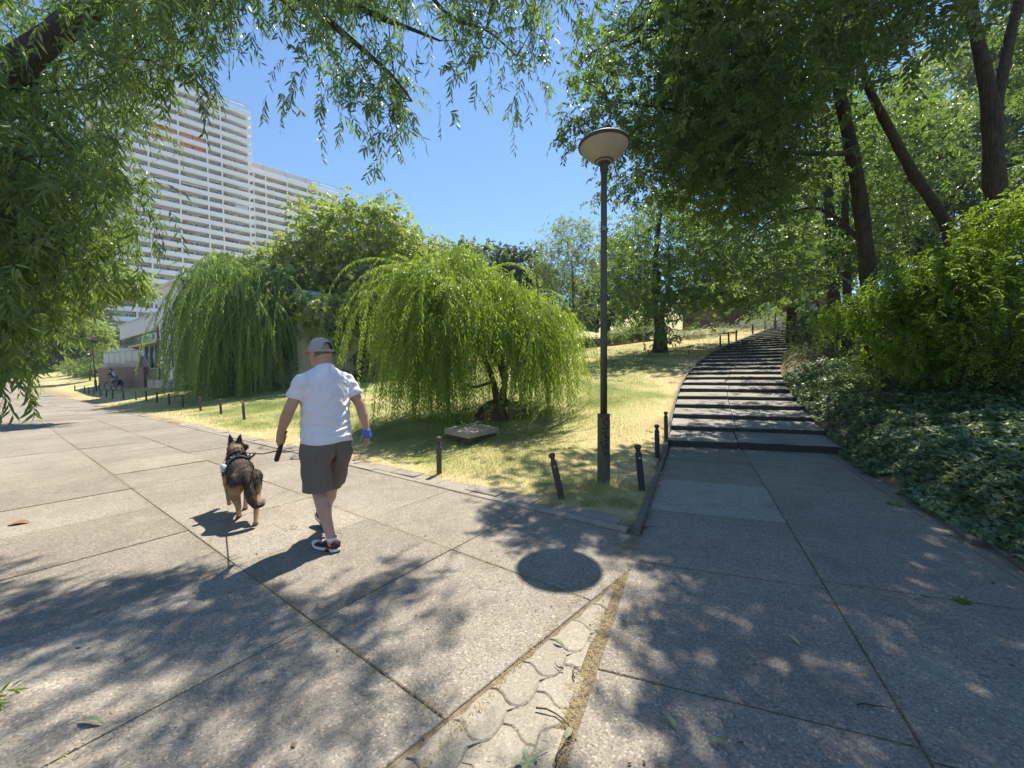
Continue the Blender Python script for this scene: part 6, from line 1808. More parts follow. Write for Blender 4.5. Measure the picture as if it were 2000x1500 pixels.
M['tee'] = mat('white_cotton', (0.74, 0.74, 0.80), 0.9, 0.04, 12, 0.0006, 500, spec=0.2)
M['shorts'] = mat('grey_brown_jersey', (0.165, 0.138, 0.115), 0.95, 0.18, 30, 0.0008, 420, spec=0.15)
M['capgrey'] = mat('grey_cap_cloth', (0.36, 0.355, 0.335), 0.9, 0.10, 30, 0.0006, 500, spec=0.2)
M['capred'] = mat('red_cap_brim', (0.50, 0.06, 0.035), 0.8, 0.08, 30)
M['maroon'] = mat('maroon_knit', (0.032, 0.009, 0.012), 0.8, 0.2, 60, 0.0006, 500)
M['shoered'] = mat('red_overlay', (0.13, 0.014, 0.014), 0.6, 0.1, 60)
M['shoewhite'] = mat('white_foam', (0.68, 0.67, 0.66), 0.6, 0.05, 40)
M['bandage'] = mat('blue_bandage', (0.12, 0.16, 0.55), 0.9, 0.12, 60, 0.0008, 400)
M['blackplastic'] = mat('black_plastic', (0.018, 0.017, 0.018), 0.35, 0.1, 20)

def man():
    r = thing('person', 'man from behind in white T-shirt, grey shorts and cap, walking with leash', 'person', (-1.68, 3.46, 0.0), math.radians(52))
    B = Mesh()
    hz = np.array([0, .075, 1.69]); ca, sa = math.cos(.22), math.sin(.22)
    def H(x, y, z): return hz + np.array([ca * x - sa * y, sa * x + ca * y, z])     # head turned a little left
    B.ball(H(0, 0, .022), (.082, .104, .105)); B.ball(H(0, .035, -.045), (.064, .072, .075)); B.ball(H(0, -.035, -.01), (.076, .07, .085))
    B.capsule(H(0, .10, .02), H(0, .122, -.012), .014, .017); B.ball(H(0, .092, -.062), (.028, .018, .012)); B.ball(H(0, .08, -.095), (.034, .028, .026))
    for s in (-1, 1):
        B.ball(H(s * .086, -.004, -.008), (.013, .026, .036)); B.ball(H(s * .032, .088, .03), (.016, .012, .012))
    B.capsule((0, -.005, 1.50), H(0, -.03, -.06), .070, .064); B.capsule((0, -.02, 1.52), H(0, -.055, -.03), .05, .052)
    B.capsule((0, .0, 1.0), (0, .02, 1.38), .13, .14)
    J = {}
    for s, el, wr in ((-1, (-.292, .045, 1.20), (-.318, .175, .985)), (1, (.292, -.075, 1.20), (.318, -.125, .965))):
        sh = np.array([s * .192, .0, 1.462]); el = np.array(el); wr = np.array(wr)
        B.capsule((s * .06, .0, 1.44), sh + [0, 0, -.02], .05, .048); B.capsule(sh + [0, 0, -.02], el, .050, .047); B.ball(sh * .45 + el * .55 + [0, .01, 0], (.053, .053, .08))
        B.capsule(el, el * .6 + wr * .4, .046, .047); B.capsule(el * .6 + wr * .4, wr, .046, .029)
        J[s] = (sh, el, wr)
    # right hand: relaxed, fingers half curled, palm towards the thigh
    wr = J[1][2]; d = nrm(np.array([.04, -.02, -1.0]))
    pc = wr + d * .055
    B.capsule(wr, pc, .028, .03); 
    for k, (yo, L) in enumerate(((.028, .075), (.009, .084), (-.011, .078), (-.029, .062))):
        b0 = pc + np.array([.0, yo * .7, .01]); kn = pc + np.array([.002, yo, -.035]); B.capsule(b0, kn, .0135, .0115, 10)
        p1 = kn + np.array([-.006, yo * .10, -L * .48]); p2 = p1 + np.array([-.018, .0, -L * .30]); p3 = p2 + np.array([-.016, .0, -L * .14])
        B.capsule(kn, p1, .0105, .0098, 10); B.capsule(p1, p2, .0098, .009, 10); B.capsule(p2, p3, .009, .0078, 10)
    t0 = pc + np.array([-.008, .026, .018]); t1 = t0 + np.array([-.012, .026, -.034]); t2 = t1 + np.array([-.012, .006, -.030])
    B.capsule(t0, t1, .014, .0115, 10); B.capsule(t1, t2, .011, .009, 10)
    # left hand: closed round the grip of the leash
    wl = J[-1][2]; dl = nrm(np.array([-.02, .10, -1.0])); pl = wl + dl * .06
    ax = nrm(np.array([-.18, .30, -1.0])); G0 = pl + np.array([.030, .010, .020]); G1 = G0 + ax * .22
    B.capsule(wl, pl, .029, .031)
    u1 = nrm(np.cross(ax, [0, 1, 0])); u2 = np.cross(ax, u1); gr = .026
    for k in range(4):
        c = G0 + ax * (-.012 + .0215 * k); pts = []
        for a in np.linspace(2.5, 6.0, 5): pts.append(c + (u1 * math.cos(a) + u2 * math.sin(a)) * gr)
        B.capsule(pl + ax * (.018 * k - .02) + np.array([-.004, 0, 0]), pts[0], .013, .011, 10)
        for i in range(4): B.capsule(pts[i], pts[i + 1], .0108 - .0006 * i, .0104 - .0006 * i, 10)
    B.capsule(pl + [.0, .02, .02], G0 + u2 * gr - ax * .03, .014, .011, 10); B.capsule(G0 + u2 * gr - ax * .03, G0 + u1 * gr * .9 - ax * .02, .011, .009, 10)
    # legs: left trailing, right reaching forward
    LEG = {-1: ((-.10, 0, .88), (-.115, -.055, .50), (-.105, -.245, .115)), 1: ((.10, .02, .88), (.108, .145, .50), (.098, .255, .13))}
    for s, (h, k, a) in LEG.items():
        h, k, a = map(np.array, (h, k, a))
        B.capsule(h, k, .092, .062); B.ball(k, (.060, .062, .065)); d = a - k
        back = nrm(np.cross(nrm(d), [1, 0, 0])); back = back if back[1] < 0 else -back
        B.capsule(k, k + d * .45 + back * .014, .056, .060); B.capsule(k + d * .25 + back * .016, k + d * .55 + back * .012, .058, .050); B.capsule(k + d * .45, a, .053, .036); B.capsule(a, a + d * .12, .036, .04)
    body = fused(B, .0055, 5, 'body', M['skin'], r, dec=.42)
    V, N = get_co(body); set_tint(body, np.clip(.5 + .3 * vnoise(V[:, 0] * 6, V[:, 2] * 5 + V[:, 1] * 3) - .25 * (V[:, 2] > 1.45) + .15 * (V[:, 2] < .6), 0, 1))
    # hair below the cap
    q = Mesh(); q.ball(H(0, -.018, -.0), (.0845, .088, .062)); fused(q, .006, 2, 'hair', mat('short_grey_hair', (.16, .11, .085), .9, .25, 80, .001, 300), r)
    # T-shirt
    S = Mesh()
    zz = [.895, .93, 1.0, 1.12, 1.25, 1.36, 1.445, 1.505, 1.548, 1.580]
    rx = [.221, .219, .214, .208, .210, .208, .190, .135, .092, .076]; ry = [.190, .187, .178, .170, .166, .160, .142, .110, .084, .074]
    yy = [-.005, -.005, 0, .002, .002, .0, -.002, .0, .008, .018]
    S.tube(np.c_[np.zeros(10), yy, zz], np.ones(10), 40, sq=(rx, ry), frame=(0, 1, 0))
    for s in (-1, 1):
        sh, el, wr = J[s]; d = nrm(el - sh)
        S.capsule((s * .045, -.002, 1.492), sh + [s * -.02, 0, -.006], .068, .062); S.capsule((s * .05, .0, 1.53), sh + [s * -.05, 0, .012], .050, .052); S.capsule(sh + [s * -.015, 0, -.008], sh + d * .07, .066, .072)
        S.tube([sh - d * .02, sh + d * .06, sh + d * .13, sh + d * .185], [.064, .068, .071, .073], 24)
    tee = fused(S, .0068, 12, 't_shirt', M['tee'], r)
    V, N = get_co(tee)
    x, y, z = V.T
    # creases of the cloth: lines on the back (x, z), each a narrow ridge with a soft valley beside it
    fold = .0020 * vnoise(x * 22, z * 20 + y * 17, 1, 2) + .0035 * vnoise(x * 8, z * 9 + y * 7, 1, 5)
    CR = [(.01, 1.415, .085, 1.325, .008, .010), (-.15, 1.45, -.115, 1.35, .009, .010), (-.185, 1.44, -.155, 1.36, .008, .009), (.10, 1.43, .16, 1.37, .008, .010), (.13, 1.47, .19, 1.40, .007, .009), (.06, 1.47, .14, 1.445, .006, .009),
          (-.17, 1.30, -.06, 1.17, .007, .014), (.18, 1.29, .05, 1.20, .008, .014), (.17, 1.22, .00, 1.09, .008, .016), (-.19, 1.20, -.02, 1.06, .008, .016), (.19, 1.14, .06, 1.05, .008, .014), (-.20, 1.09, -.04, 1.02, .009, .013), (.20, 1.055, -.06, .995, .009, .012), (-.20, 1.01, .06, .965, .008, .011), (.20, .985, .07, .95, .008, .010), (-.14, .955, .12, .925, .006, .010), (-.02, 1.33, -.12, 1.24, .006, .012), (.03, 1.27, .13, 1.15, .006, .014)]
    for (x0, z0_, x1, z1_, hgt, wd) in CR:
        dx, dz = x1 - x0, z1_ - z0_; L2 = dx * dx + dz * dz
        tq = np.clip(((x - x0) * dx + (z - z0_) * dz) / L2, 0, 1); bow = .012 * np.sin(tq * 3.14)
        dist = ((x - x0) * dz - (z - z0_) * dx) / math.sqrt(L2) + bow
        along = np.hypot(x - x0 - tq * dx, z - z0_ - tq * dz)
        fold += hgt * (np.exp(-(dist / wd) ** 2) - .5 * np.exp(-((dist - 1.7 * wd) / wd) ** 2)) * np.sin(np.clip(tq, .06, .94) * 3.14) ** .7 * (np.abs(dist) < 4 * wd) * (along < 3 * wd) * (y < .05)
    for s_ in (-1, 1):
        m_ = (x * s_ > .17); fold += m_ * .003 * np.sin(z * 70 + y * 55 + s_)
    V2 = V + N * (fold * 1.25)[:, None]; V2[:, 2] += .006 * np.sin(x * 16 + 1) * (z < .95); set_co(tee, V2)
    # shorts
    P = Mesh()
    P.tube([(0, -.005, .97), (0, -.008, .90), (0, -.01, .82), (0, -.01, .76)], np.ones(4), 36, sq=([.192, .204, .209, .19], [.158, .172, .180, .15]), frame=(0, 1, 0))
    for s in (-1, 1):
        h, k, a = map(np.array, LEG[s]); e = k + (k - h) * .06
        h2 = h + [s * .012, -.012, -.06]
        P.tube([h2 + [0, 0, .08], h2, h2 * .6 + e * .4, h2 * .25 + e * .75 + [0, -.005, 0], e], [.118, .126, .122, .119, .121], 28)
        P.ball((s * .085, -.075, .80), (.105, .105, .12))
    sho = fused(P, .009, 5, 'shorts', M['shorts'], r)
    V, N = get_co(sho); x, y, z = V.T
    fold = .0055 * np.sin(z * 36 + np.abs(x) * 26 + 2 * np.sin(x * 9 + y * 7)) * (.4 + .6 * vnoise(x * 5, z * 6 + y * 5, 1, 7)) + .0045 * np.sin(x * 40 + y * 28 + z * 5) * sstep(.72, .5, z) + .002 * vnoise(x * 24, z * 22 + y * 19)
    fold -= .016 * np.exp(-(x / .012) ** 2) * (y < 0) * sstep(.62, .74, z) * sstep(.96, .9, z)
    set_co(sho, V + N * (fold * 1.6 * sstep(.94, .86, z))[:, None])
    # cap: crown with an arched opening at the back, strap, brim
    q = Mesh(); n, k = 48, 12; V = []
    for i in range(k):
        t = i / (k - 1); zc = .122 * math.sin(t * math.pi / 2); rr = math.cos(t * math.pi / 2) ** .62
        for j in range(n):
            a = 2 * math.pi * j / n; g = 1 + .008 * abs(math.sin(a * 3)) ** .5
            V.append(H(.094 * rr * g * math.sin(a), .112 * rr * g * math.cos(a) - .004, .018 + zc))
    F = []
    for i in range(k - 1):
        for j in range(n):
            a = 2 * math.pi * (j + .5) / n; back = abs(a - math.pi)
            if 1 <= i and back < .62 and (i + .5) / 5.2 < math.sqrt(max(0, 1 - (back / .66) ** 2)): continue
            F.append([i * n + j, (i + 1) * n + j, (i + 1) * n + (j + 1) % n, i * n + (j + 1) % n])
    q.add(V, None, [f[::-1] for f in F]); capc = q.build('cap', M['capgrey'], r, smooth=True)
    q = Mesh(); a = np.linspace(0, 2 * math.pi, 33)[:-1]
    ring = lambda s, z: np.array([H(.097 * s * math.sin(t), .115 * s * math.cos(t) - .004, z) for t in a])
    V = np.vstack([ring(1, .012), ring(1.005, .034)]); q.add(V, None, [[i, 32 + i, 32 + (i + 1) % 32, (i + 1) % 32] for i in range(32)]); q.build('cap_band', M['capgrey'], capc, smooth=True)
    q = Mesh(); q.tube([H(.05 * math.sin(t) / math.sin(.7), -.119 + .02 * (1 - math.cos(t)), .026) for t in np.linspace(-.7, .7, 7)], .007, 6); q.build('cap_strap', M['capgrey'], capc)
    q = Mesh(); q.ball(H(0, -.004, .142), .009, 8, 6); q.build('cap_button', M['capgrey'], capc)
    q = Mesh(); V = []; tt = np.linspace(-1.15, 1.15, 17)
    for zo in (0, .006):
        for t in tt: V.append(H(.094 * math.sin(t), .108 * math.cos(t), .020 + zo - .012 * math.sin(t) ** 2))
        for t in tt: V.append(H(.098 * math.sin(t) * 1.0, .115 * math.cos(t) + .078 * math.cos(t * 1.2) ** .5 if abs(t) < 1.1 else .115 * math.cos(t), .010 + zo - .022 * math.sin(t) ** 2))
    m_ = 17
    F = [[i, i + 1, m_ + i + 1, m_ + i] for i in range(16)] + [[2 * m_ + i, 3 * m_ + i, 3 * m_ + i + 1, 2 * m_ + i + 1] for i in range(16)] + [[m_ + i, m_ + i + 1, 3 * m_ + i + 1, 3 * m_ + i] for i in range(16)]
    q.add(V, None, F); q.build('cap_brim', M['capred'], capc)
    # blue bandage round the right palm and wrist
    q = Mesh(); wr = J[1][2]
    q.tube([wr + [0, 0, .01], wr + d * 0 + [.002, 0, -.018], pc + [.001, 0, .010], pc + [.001, 0, -.020]], [.034, .036, .040, .0405], 20, sq=(1, 1.12), frame=(0, 1, 0))
    o = fused(q, .004, 3, 'bandage', M['bandage'], r); V, N = get_co(o); set_co(o, V + N * (.0022 * np.sin(V[:, 2] * 420 + V[:, 1] * 120))[:, None])
    # shoes
    def shoe(s, yaw, pitch, ank):
        o = bpy.data.objects.new('shoe', None); 
        def T(p):
            p = np.asarray(p, float); x, y, z = p.T
            z = z - .035; y2 = y * math.cos(pitch) - z * math.sin(pitch); z2 = y * math.sin(pitch) + z * math.cos(pitch)
            xx = x * math.cos(yaw) - y2 * math.sin(yaw); yy = x * math.sin(yaw) + y2 * math.cos(yaw)
            return np.c_[xx + ank[0], yy + ank[1], z2 + .035 + ank[2]]
        bpy.data.objects.remove(o)
        # upper: lofted cross sections from heel to toe
        ys = np.array([-.085, -.07, -.04, .0, .04, .09, .14, .18, .205]); w = np.array([.018, .032, .037, .038, .041, .046, .045, .034, .012]); h = np.array([.075, .098, .105, .100, .085, .068, .056, .045, .028])
        n = 16; V = []
        for yy_, ww, hh in zip(ys, w, h):
            for j in range(n):
                a = 2 * math.pi * j / n; V.append((ww * math.cos(a) * (1 + .15 * max(0, -math.sin(a))), yy_, .022 + (hh - .022) * (.5 + .5 * math.sin(a))))
        F = [[i * n + j, i * n + (j + 1) % n, (i + 1) * n + (j + 1) % n, (i + 1) * n + j] for i in range(len(ys) - 1) for j in range(n)]
        F3 = [[0, 0, 0]] * 0 + [[j, 0, (j + 1) % n] for j in range(1, n - 1)]
        q = Mesh(); q.add(T(V), [[(len(ys) - 1) * n, (len(ys) - 1) * n + j, (len(ys) - 1) * n + j + 1] for j in range(1, n - 1)] + [[0, j + 1, j] for j in range(1, n - 1)], F)
        up = q.build('shoe', M['maroon'], r, smooth=True)
        def outline(sc, dy=0):
            t = np.linspace(0, 1, 15); yb = -.098 + t * .318
            ww = np.interp(yb, [-.098, -.085, -.05, 0, .05, .10, .15, .19, .21, .22], [.004, .026, .040, .038, .041, .049, .048, .036, .02, .004]) * sc
            return np.vstack([np.c_[ww, yb], np.c_[-ww[::-1], yb[::-1]]])
        def layer(z0, z1, sc0, sc1, m, nm):
            a = outline(sc0); b = outline(sc1); k_ = len(a)
            spring = lambda P: .018 * sstep(.12, .22, P[:, 1]) + .006 * sstep(-.05, -.10, P[:, 1])
            V = np.vstack([np.c_[a, z0 + spring(a)], np.c_[b, z1 + spring(b)]])
            q = Mesh(); q.add(T(V), [[0, i + 1, i] for i in range(1, k_ - 1)] + [[k_, k_ + i, k_ + i + 1] for i in range(1, k_ - 1)], [[i, (i + 1) % k_, k_ + (i + 1) % k_, k_ + i] for i in range(k_)]); q.build(nm, m, up)
        layer(.0, .010, 1.0, 1.02, M['maroon'], 'outsole'); layer(.0105, .031, 1.02, .95, M['shoewhite'], 'sole')
        q = Mesh(); q.ball((0, 0, 0), (.036, .034, .022), 14, 8); q.v[0] = T(q.v[0] + [0, .182, .038]); q.build('toe_cap', M['shoewhite'], up, smooth=True)
        for sx in (-1, 1):
            pr = [(-.075, .040), (-.02, .038), (.03, .040), (.005, .062), (-.035, .078), (-.08, .085)]
            V = [(sx * (np.interp(y_, ys, w) * 1.06 + .002), y_, z_) for y_, z_ in pr]; q = Mesh(); q.add(T(V), [[0, i, i + 1] if sx > 0 else [0, i + 1, i] for i in range(1, 5)]); q.build('side_panel', M['shoered'], up)
            zg = [(-.10, .012), (-.03, .013), (.03, .013), (.03, .021), (.0, .036), (-.03, .020), (-.05, .016)]
            V = [(sx * (np.interp(y_, [-.10, -.085, -.05, 0, .05], [.006, .028, .0425, .0405, .0435]) + .0022), y_, z_) for y_, z_ in zg[1:6]]; q = Mesh(); q.add(T(V), [[0, i, i + 1] if sx > 0 else [0, i + 1, i] for i in range(1, 4)]); q.build('sole_wedge', M['maroon'], up)
        for i in range(4):
            y0 = .055 + i * .022; q = Mesh(); q.tube(T([(-.022, y0, .082 - i * .007), (0, y0 + .006, .092 - i * .009), (.022, y0, .082 - i * .007)]), .0035, 5); q.build('lace', M['shoewhite'], up)
        q = Mesh(); q.tube(T([(0, -.012, .085), (0, -.012, .104), (0, -.013, .122)]), [.040, .041, .039], 16, caps=False); q.build('sock', M['shoewhite'], up, smooth=True)
    shoe(-1, math.radians(14), 0.0, (-.105, -.245, .0)); shoe(1, math.radians(-4), math.radians(24), (.098, .262, .028))
    # the leash: grip in the hand, strap to the dog
    Mw = Matrix.Translation((-1.68, 3.46, 0)) @ Matrix.Rotation(math.radians(52), 4, 'Z')
    W = lambda p: np.array(Mw @ Vector(tuple(float(c) for c in p)))
    a, b = W(G0 - ax * .055), W(G1)
    lr = thing('dog_leash', 'black retractable dog leash with its long grip in the man\'s left hand', 'leash', a)
    dd = b - a; q = Mesh()
    q.tube([np.zeros(3), dd * .04, dd * .12, dd * .35, dd * .5, dd * .7, dd * .95, dd], [.008, .016, .018, .0165, .019, .022, .021, .012], 14); q.build('grip', M['blackplastic'], lr, smooth=True)
    q = Mesh(); q.ball(dd * -.01, (.022, .016, .016)); q.build('button', M['maroon'], lr, smooth=True)
    return lr, a, b, a + dd * .62
lr, la, lb, l_out = man()

M['fur'] = tint_mat('shepherd_fur', (0.50, 0.35, 0.20), (0.014, 0.013, 0.014), 0.75, (0.105, 0.082, 0.064), 0.003, 160, 0.3)
M['strapblack'] = mat('black_webbing', (0.012, 0.012, 0.016), 0.6, 0.1, 60)
M['strapgrey'] = mat('reflective_grey_patch', (0.16, 0.17, 0.21), 0.4, 0.2, 60)
M['paperwhite'] = mat('crumpled_white_bag', (0.72, 0.68, 0.64), 0.7, 0.06, 40)
def dog():
    pos = (-2.905, 4.08, 0.0); rz = math.radians(43)
    r = thing('dog', 'tan and black shepherd dog walking ahead on the leash, ears up', 'dog', pos, rz)
    B = Mesh()
    y = [-.365, -.335, -.28, -.18, -.05, .08, .20, .28, .34]
    B.tube(np.c_[np.zeros(9), y, [.475, .470, .462, .455, .455, .455, .46, .475, .49]], np.ones(9), 22, sq=([.03, .072, .100, .102, .102, .122, .118, .09, .045], [.03, .075, .108, .108, .116, .148, .155, .125, .06]))
    B.capsule((0, .24, .53), (.005, .375, .655), .105, .078); B.capsule((0, .27, .47), (.005, .38, .62), .085, .07)
    hd = nrm(np.array([.62, .78, -.10])); hs = nrm(np.cross(hd, [0, 0, 1])); sk = np.array([.01, .405, .685])
    B.ball(sk, (.066, .068, .060)); B.ball(sk + hd * .05, (.052, .052, .05)); B.capsule(sk + hd * .07 - [0, 0, .012], sk + hd * .185 - [0, 0, .026], .040, .026); B.ball(sk + hd * .203 - [0, 0, .020], (.014, .014, .012)); B.capsule(sk + hd * .06 - [0, 0, .035], sk + hd * .165 - [0, 0, .048], .028, .018)
    for s in (-1, 1):
        b0 = sk + hs * s * .040 + [0, 0, .040] - hd * .008; tip = b0 + hs * s * .020 + np.array([0, 0, .105]) + hd * .004
        B.tube([b0 - [0, 0, .02], b0 * .72 + tip * .28, b0 * .35 + tip * .65, tip], [.036, .034, .022, .005], 12, sq=(1, .45), frame=tuple(hd))
    def leg(pts, rr):
        for i in range(len(pts) - 1): B.capsule(pts[i], pts[i + 1], rr[i], rr[i + 1], 12)
    leg([(.065, -.25, .44), (.085, -.205, .30), (.066, -.40, .185), (.047, -.455, .035)], [.088, .058, .026, .021]); B.capsule((.068, -.27, .40), (.080, -.27, .27), .075, .045); B.ball((.047, -.435, .020), (.028, .042, .021))
    leg([(-.065, -.25, .44), (-.085, -.12, .30), (-.060, -.20, .165), (-.040, -.085, .035)], [.088, .058, .027, .022]); B.capsule((-.068, -.23, .40), (-.080, -.18, .28), .075, .048); B.ball((-.038, -.06, .020), (.028, .042, .021))
    leg([(.07, .215, .45), (.082, .150, .32), (.064, .175, .15), (.050, .155, .035)], [.078, .046, .026, .022]); B.ball((.050, .175, .020), (.028, .040, .021))
    leg([(-.07, .215, .45), (-.088, .185, .31), (-.086, .300, .205), (-.082, .262, .105)], [.078, .046, .026, .021]); B.ball((-.082, .258, .090), (.026, .030, .032))
    tl = [(0, -.355, .485), (.0, -.415, .44), (.004, -.455, .355), (.018, -.475, .275), (.05, -.485, .228), (.088, -.478, .226), (.112, -.468, .240)]
    tr = [.034, .040, .044, .046, .046, .041, .020]
    for i in range(6): B.capsule(tl[i], tl[i + 1], tr[i], tr[i + 1], 12)
    o = fused(B, .0065, 4, 'body', M['fur'], r, dec=.6)
    V, N = get_co(o); x, y, z = V.T
    t = sstep(.30, .46, z + .05 * vnoise(x * 9, y * 7) + .04 * vnoise(x * 30, y * 25 + z * 20))
    t = t * (.78 + .25 * vnoise(x * 14, y * 10 + z * 4, 1, 3))
    t = np.maximum(t, .95 * sstep(.03, .0, np.abs(x)) * (z > .5) * (y < .2) * .9)
    grey = (y < -.15) & (z > .36); t = np.where(grey & (z > .40), .66 + .30 * vnoise(x * 22, z * 16, 1, 5), t)
    dtail = np.min([np.linalg.norm(V - np.array(p), axis=1) for p in tl[2:]], 0)
    t = np.where((dtail < .07) & (y < -.40) & (z > .17) & (x > -.06) & ~((z < .24) & (x > .03) & (dtail > .052)), np.where(x > .055, 1.0, .70 + .2 * vnoise(x * 30, z * 25)), t)
    t = np.where((y > .30) & (z > .55), .34 + .22 * vnoise(x * 18, y * 15 + z * 12), t)                     # ruff and cheeks
    f = (V - sk) @ hd; t = np.where((y > .3) & (f > .085), .95, t)
    t = np.where((z > .735) & (y > .3), .82, t)
    t = np.where(z < .03, .35, t); t = np.where((z < .30) & (y < -.1) & (np.abs(x) > .05) & (z > .22), .25, t)
    set_tint(o, np.clip(t, 0, 1))
    # coat: short overlapping hairs
    n = 26000; idx = rng.integers(0, len(V), n)
    keep = (V[idx, 2] > .12) & (V[idx, 2] < .74); idx = idx[keep]; n = len(idx)
    P = V[idx]; Nn = N[idx]; flow = np.array([0, -1.0, -.35]) + rng.normal(0, .3, (n, 3)); flow[P[:, 2] < .3] = [0, -.25, -1]
    A = nrm(flow - Nn * np.sum(flow * Nn, 1, keepdims=True)); A = nrm(A + Nn * rng.uniform(.12, .45, (n, 1)))
    S_ = np.cross(A, Nn); L = rng.uniform(.012, .026, n) * np.where((P[:, 1] < -.25) | (P[:, 1] > .2), 1.3, 1.0) * np.where(P[:, 2] < .3, .6, 1); w = .0022
    H_ = np.stack([P - S_ * w, P + S_ * w, P + A * L[:, None]], 1)
    q = Mesh(); q.add(H_.reshape(-1, 3), np.arange(3 * n).reshape(-1, 3), None, 0, np.repeat(np.clip(t[idx] + rng.normal(0, .14, n), 0, 1), 3)); q.build('coat', M['fur'], r, attr=True, kind='stuff')
    for s in (-1, 1):
        q = Mesh(); q.ball(sk + hd * .075 + hs * s * .036 + [0, 0, .012], .009, 10, 7); q.build('eye', M['blackplastic'], r, smooth=True)
    # harness
    def loop(y0, rx, rz, zc, w, nm, m, tilt=0.0):
        q = Mesh(); n = 32; a = np.arange(n + 1) * 2 * math.pi / n
        ring = [np.c_[rx * 1.0 * np.sin(a), y0 + dy + tilt * np.cos(a), zc + rz * np.cos(a)] for dy in (-w / 2, w / 2)]
        V = np.vstack(ring); q.add(V, None, [[i, i + 1, n + 2 + i, n + 1 + i] for i in range(n)]); return q.build(nm, m, r, smooth=True)
    loop(.11, .131, .166, .452, .045, 'girth_strap', M['strapblack']); loop(.275, .124, .165, .50, .035, 'chest_strap', M['strapblack'], -.05)
    q = Mesh(); V = []
    for yy_ in np.linspace(.07, .28, 6):
        for a in np.linspace(-.9, .9, 9): V.append((.132 * math.sin(a), yy_, .452 + (.168 + .0) * math.cos(a) + .13 * max(0, yy_ - .16)))
    q.add(V, None, [[i * 9 + j, i * 9 + j + 1, (i + 1) * 9 + j + 1, (i + 1) * 9 + j] for i in range(5) for j in range(8)]); q.build('harness_saddle', M['strapblack'], r, smooth=True)
    for x_ in (-.06, -.035): 
        q = Mesh(); q.box((x_, .16, .625 - abs(x_) * .35), (.018, .07, .006)); q.build('reflective_patch', M['strapgrey'], r)
    q = Mesh(); q.tube([(-.03, .11, .625), (-.02, .11, .65), (.02, .11, .65), (.03, .11, .625)], .008, 6); q.build('harness_handle', M['strapblack'], r)
    q = Mesh(); q.ball((-.142, .09, .515), (.028, .036, .040), 12, 9); q.v[0] = q.v[0] + rng.normal(0, .004, q.v[0].shape); q.build('bag_roll', M['paperwhite'], r)
    q = Mesh(); q.capsule((.105, .235, .560), (.165, .300, .590), .026, .022); q.build('harness_box', M['blackplastic'], r, smooth=True)
    Mw = Matrix.Translation(pos) @ Matrix.Rotation(rz, 4, 'Z')
    return np.array(Mw @ Vector((.13, .262, .605))), np.array(Mw @ Vector((-.02, .14, .640)))
clip, back = dog()
def strap():
    o = np.array(lr.location); q = Mesh()
    pts = [l_out, l_out * .5 + clip * .5 - [0, 0, .018], clip, clip * .5 + back * .5 + [0, 0, .02], back]
    q.tube(np.array(pts) - o, [.0062] * 5, 6); q.build('strap', M['strapblack'], lr, smooth=True)
strap()

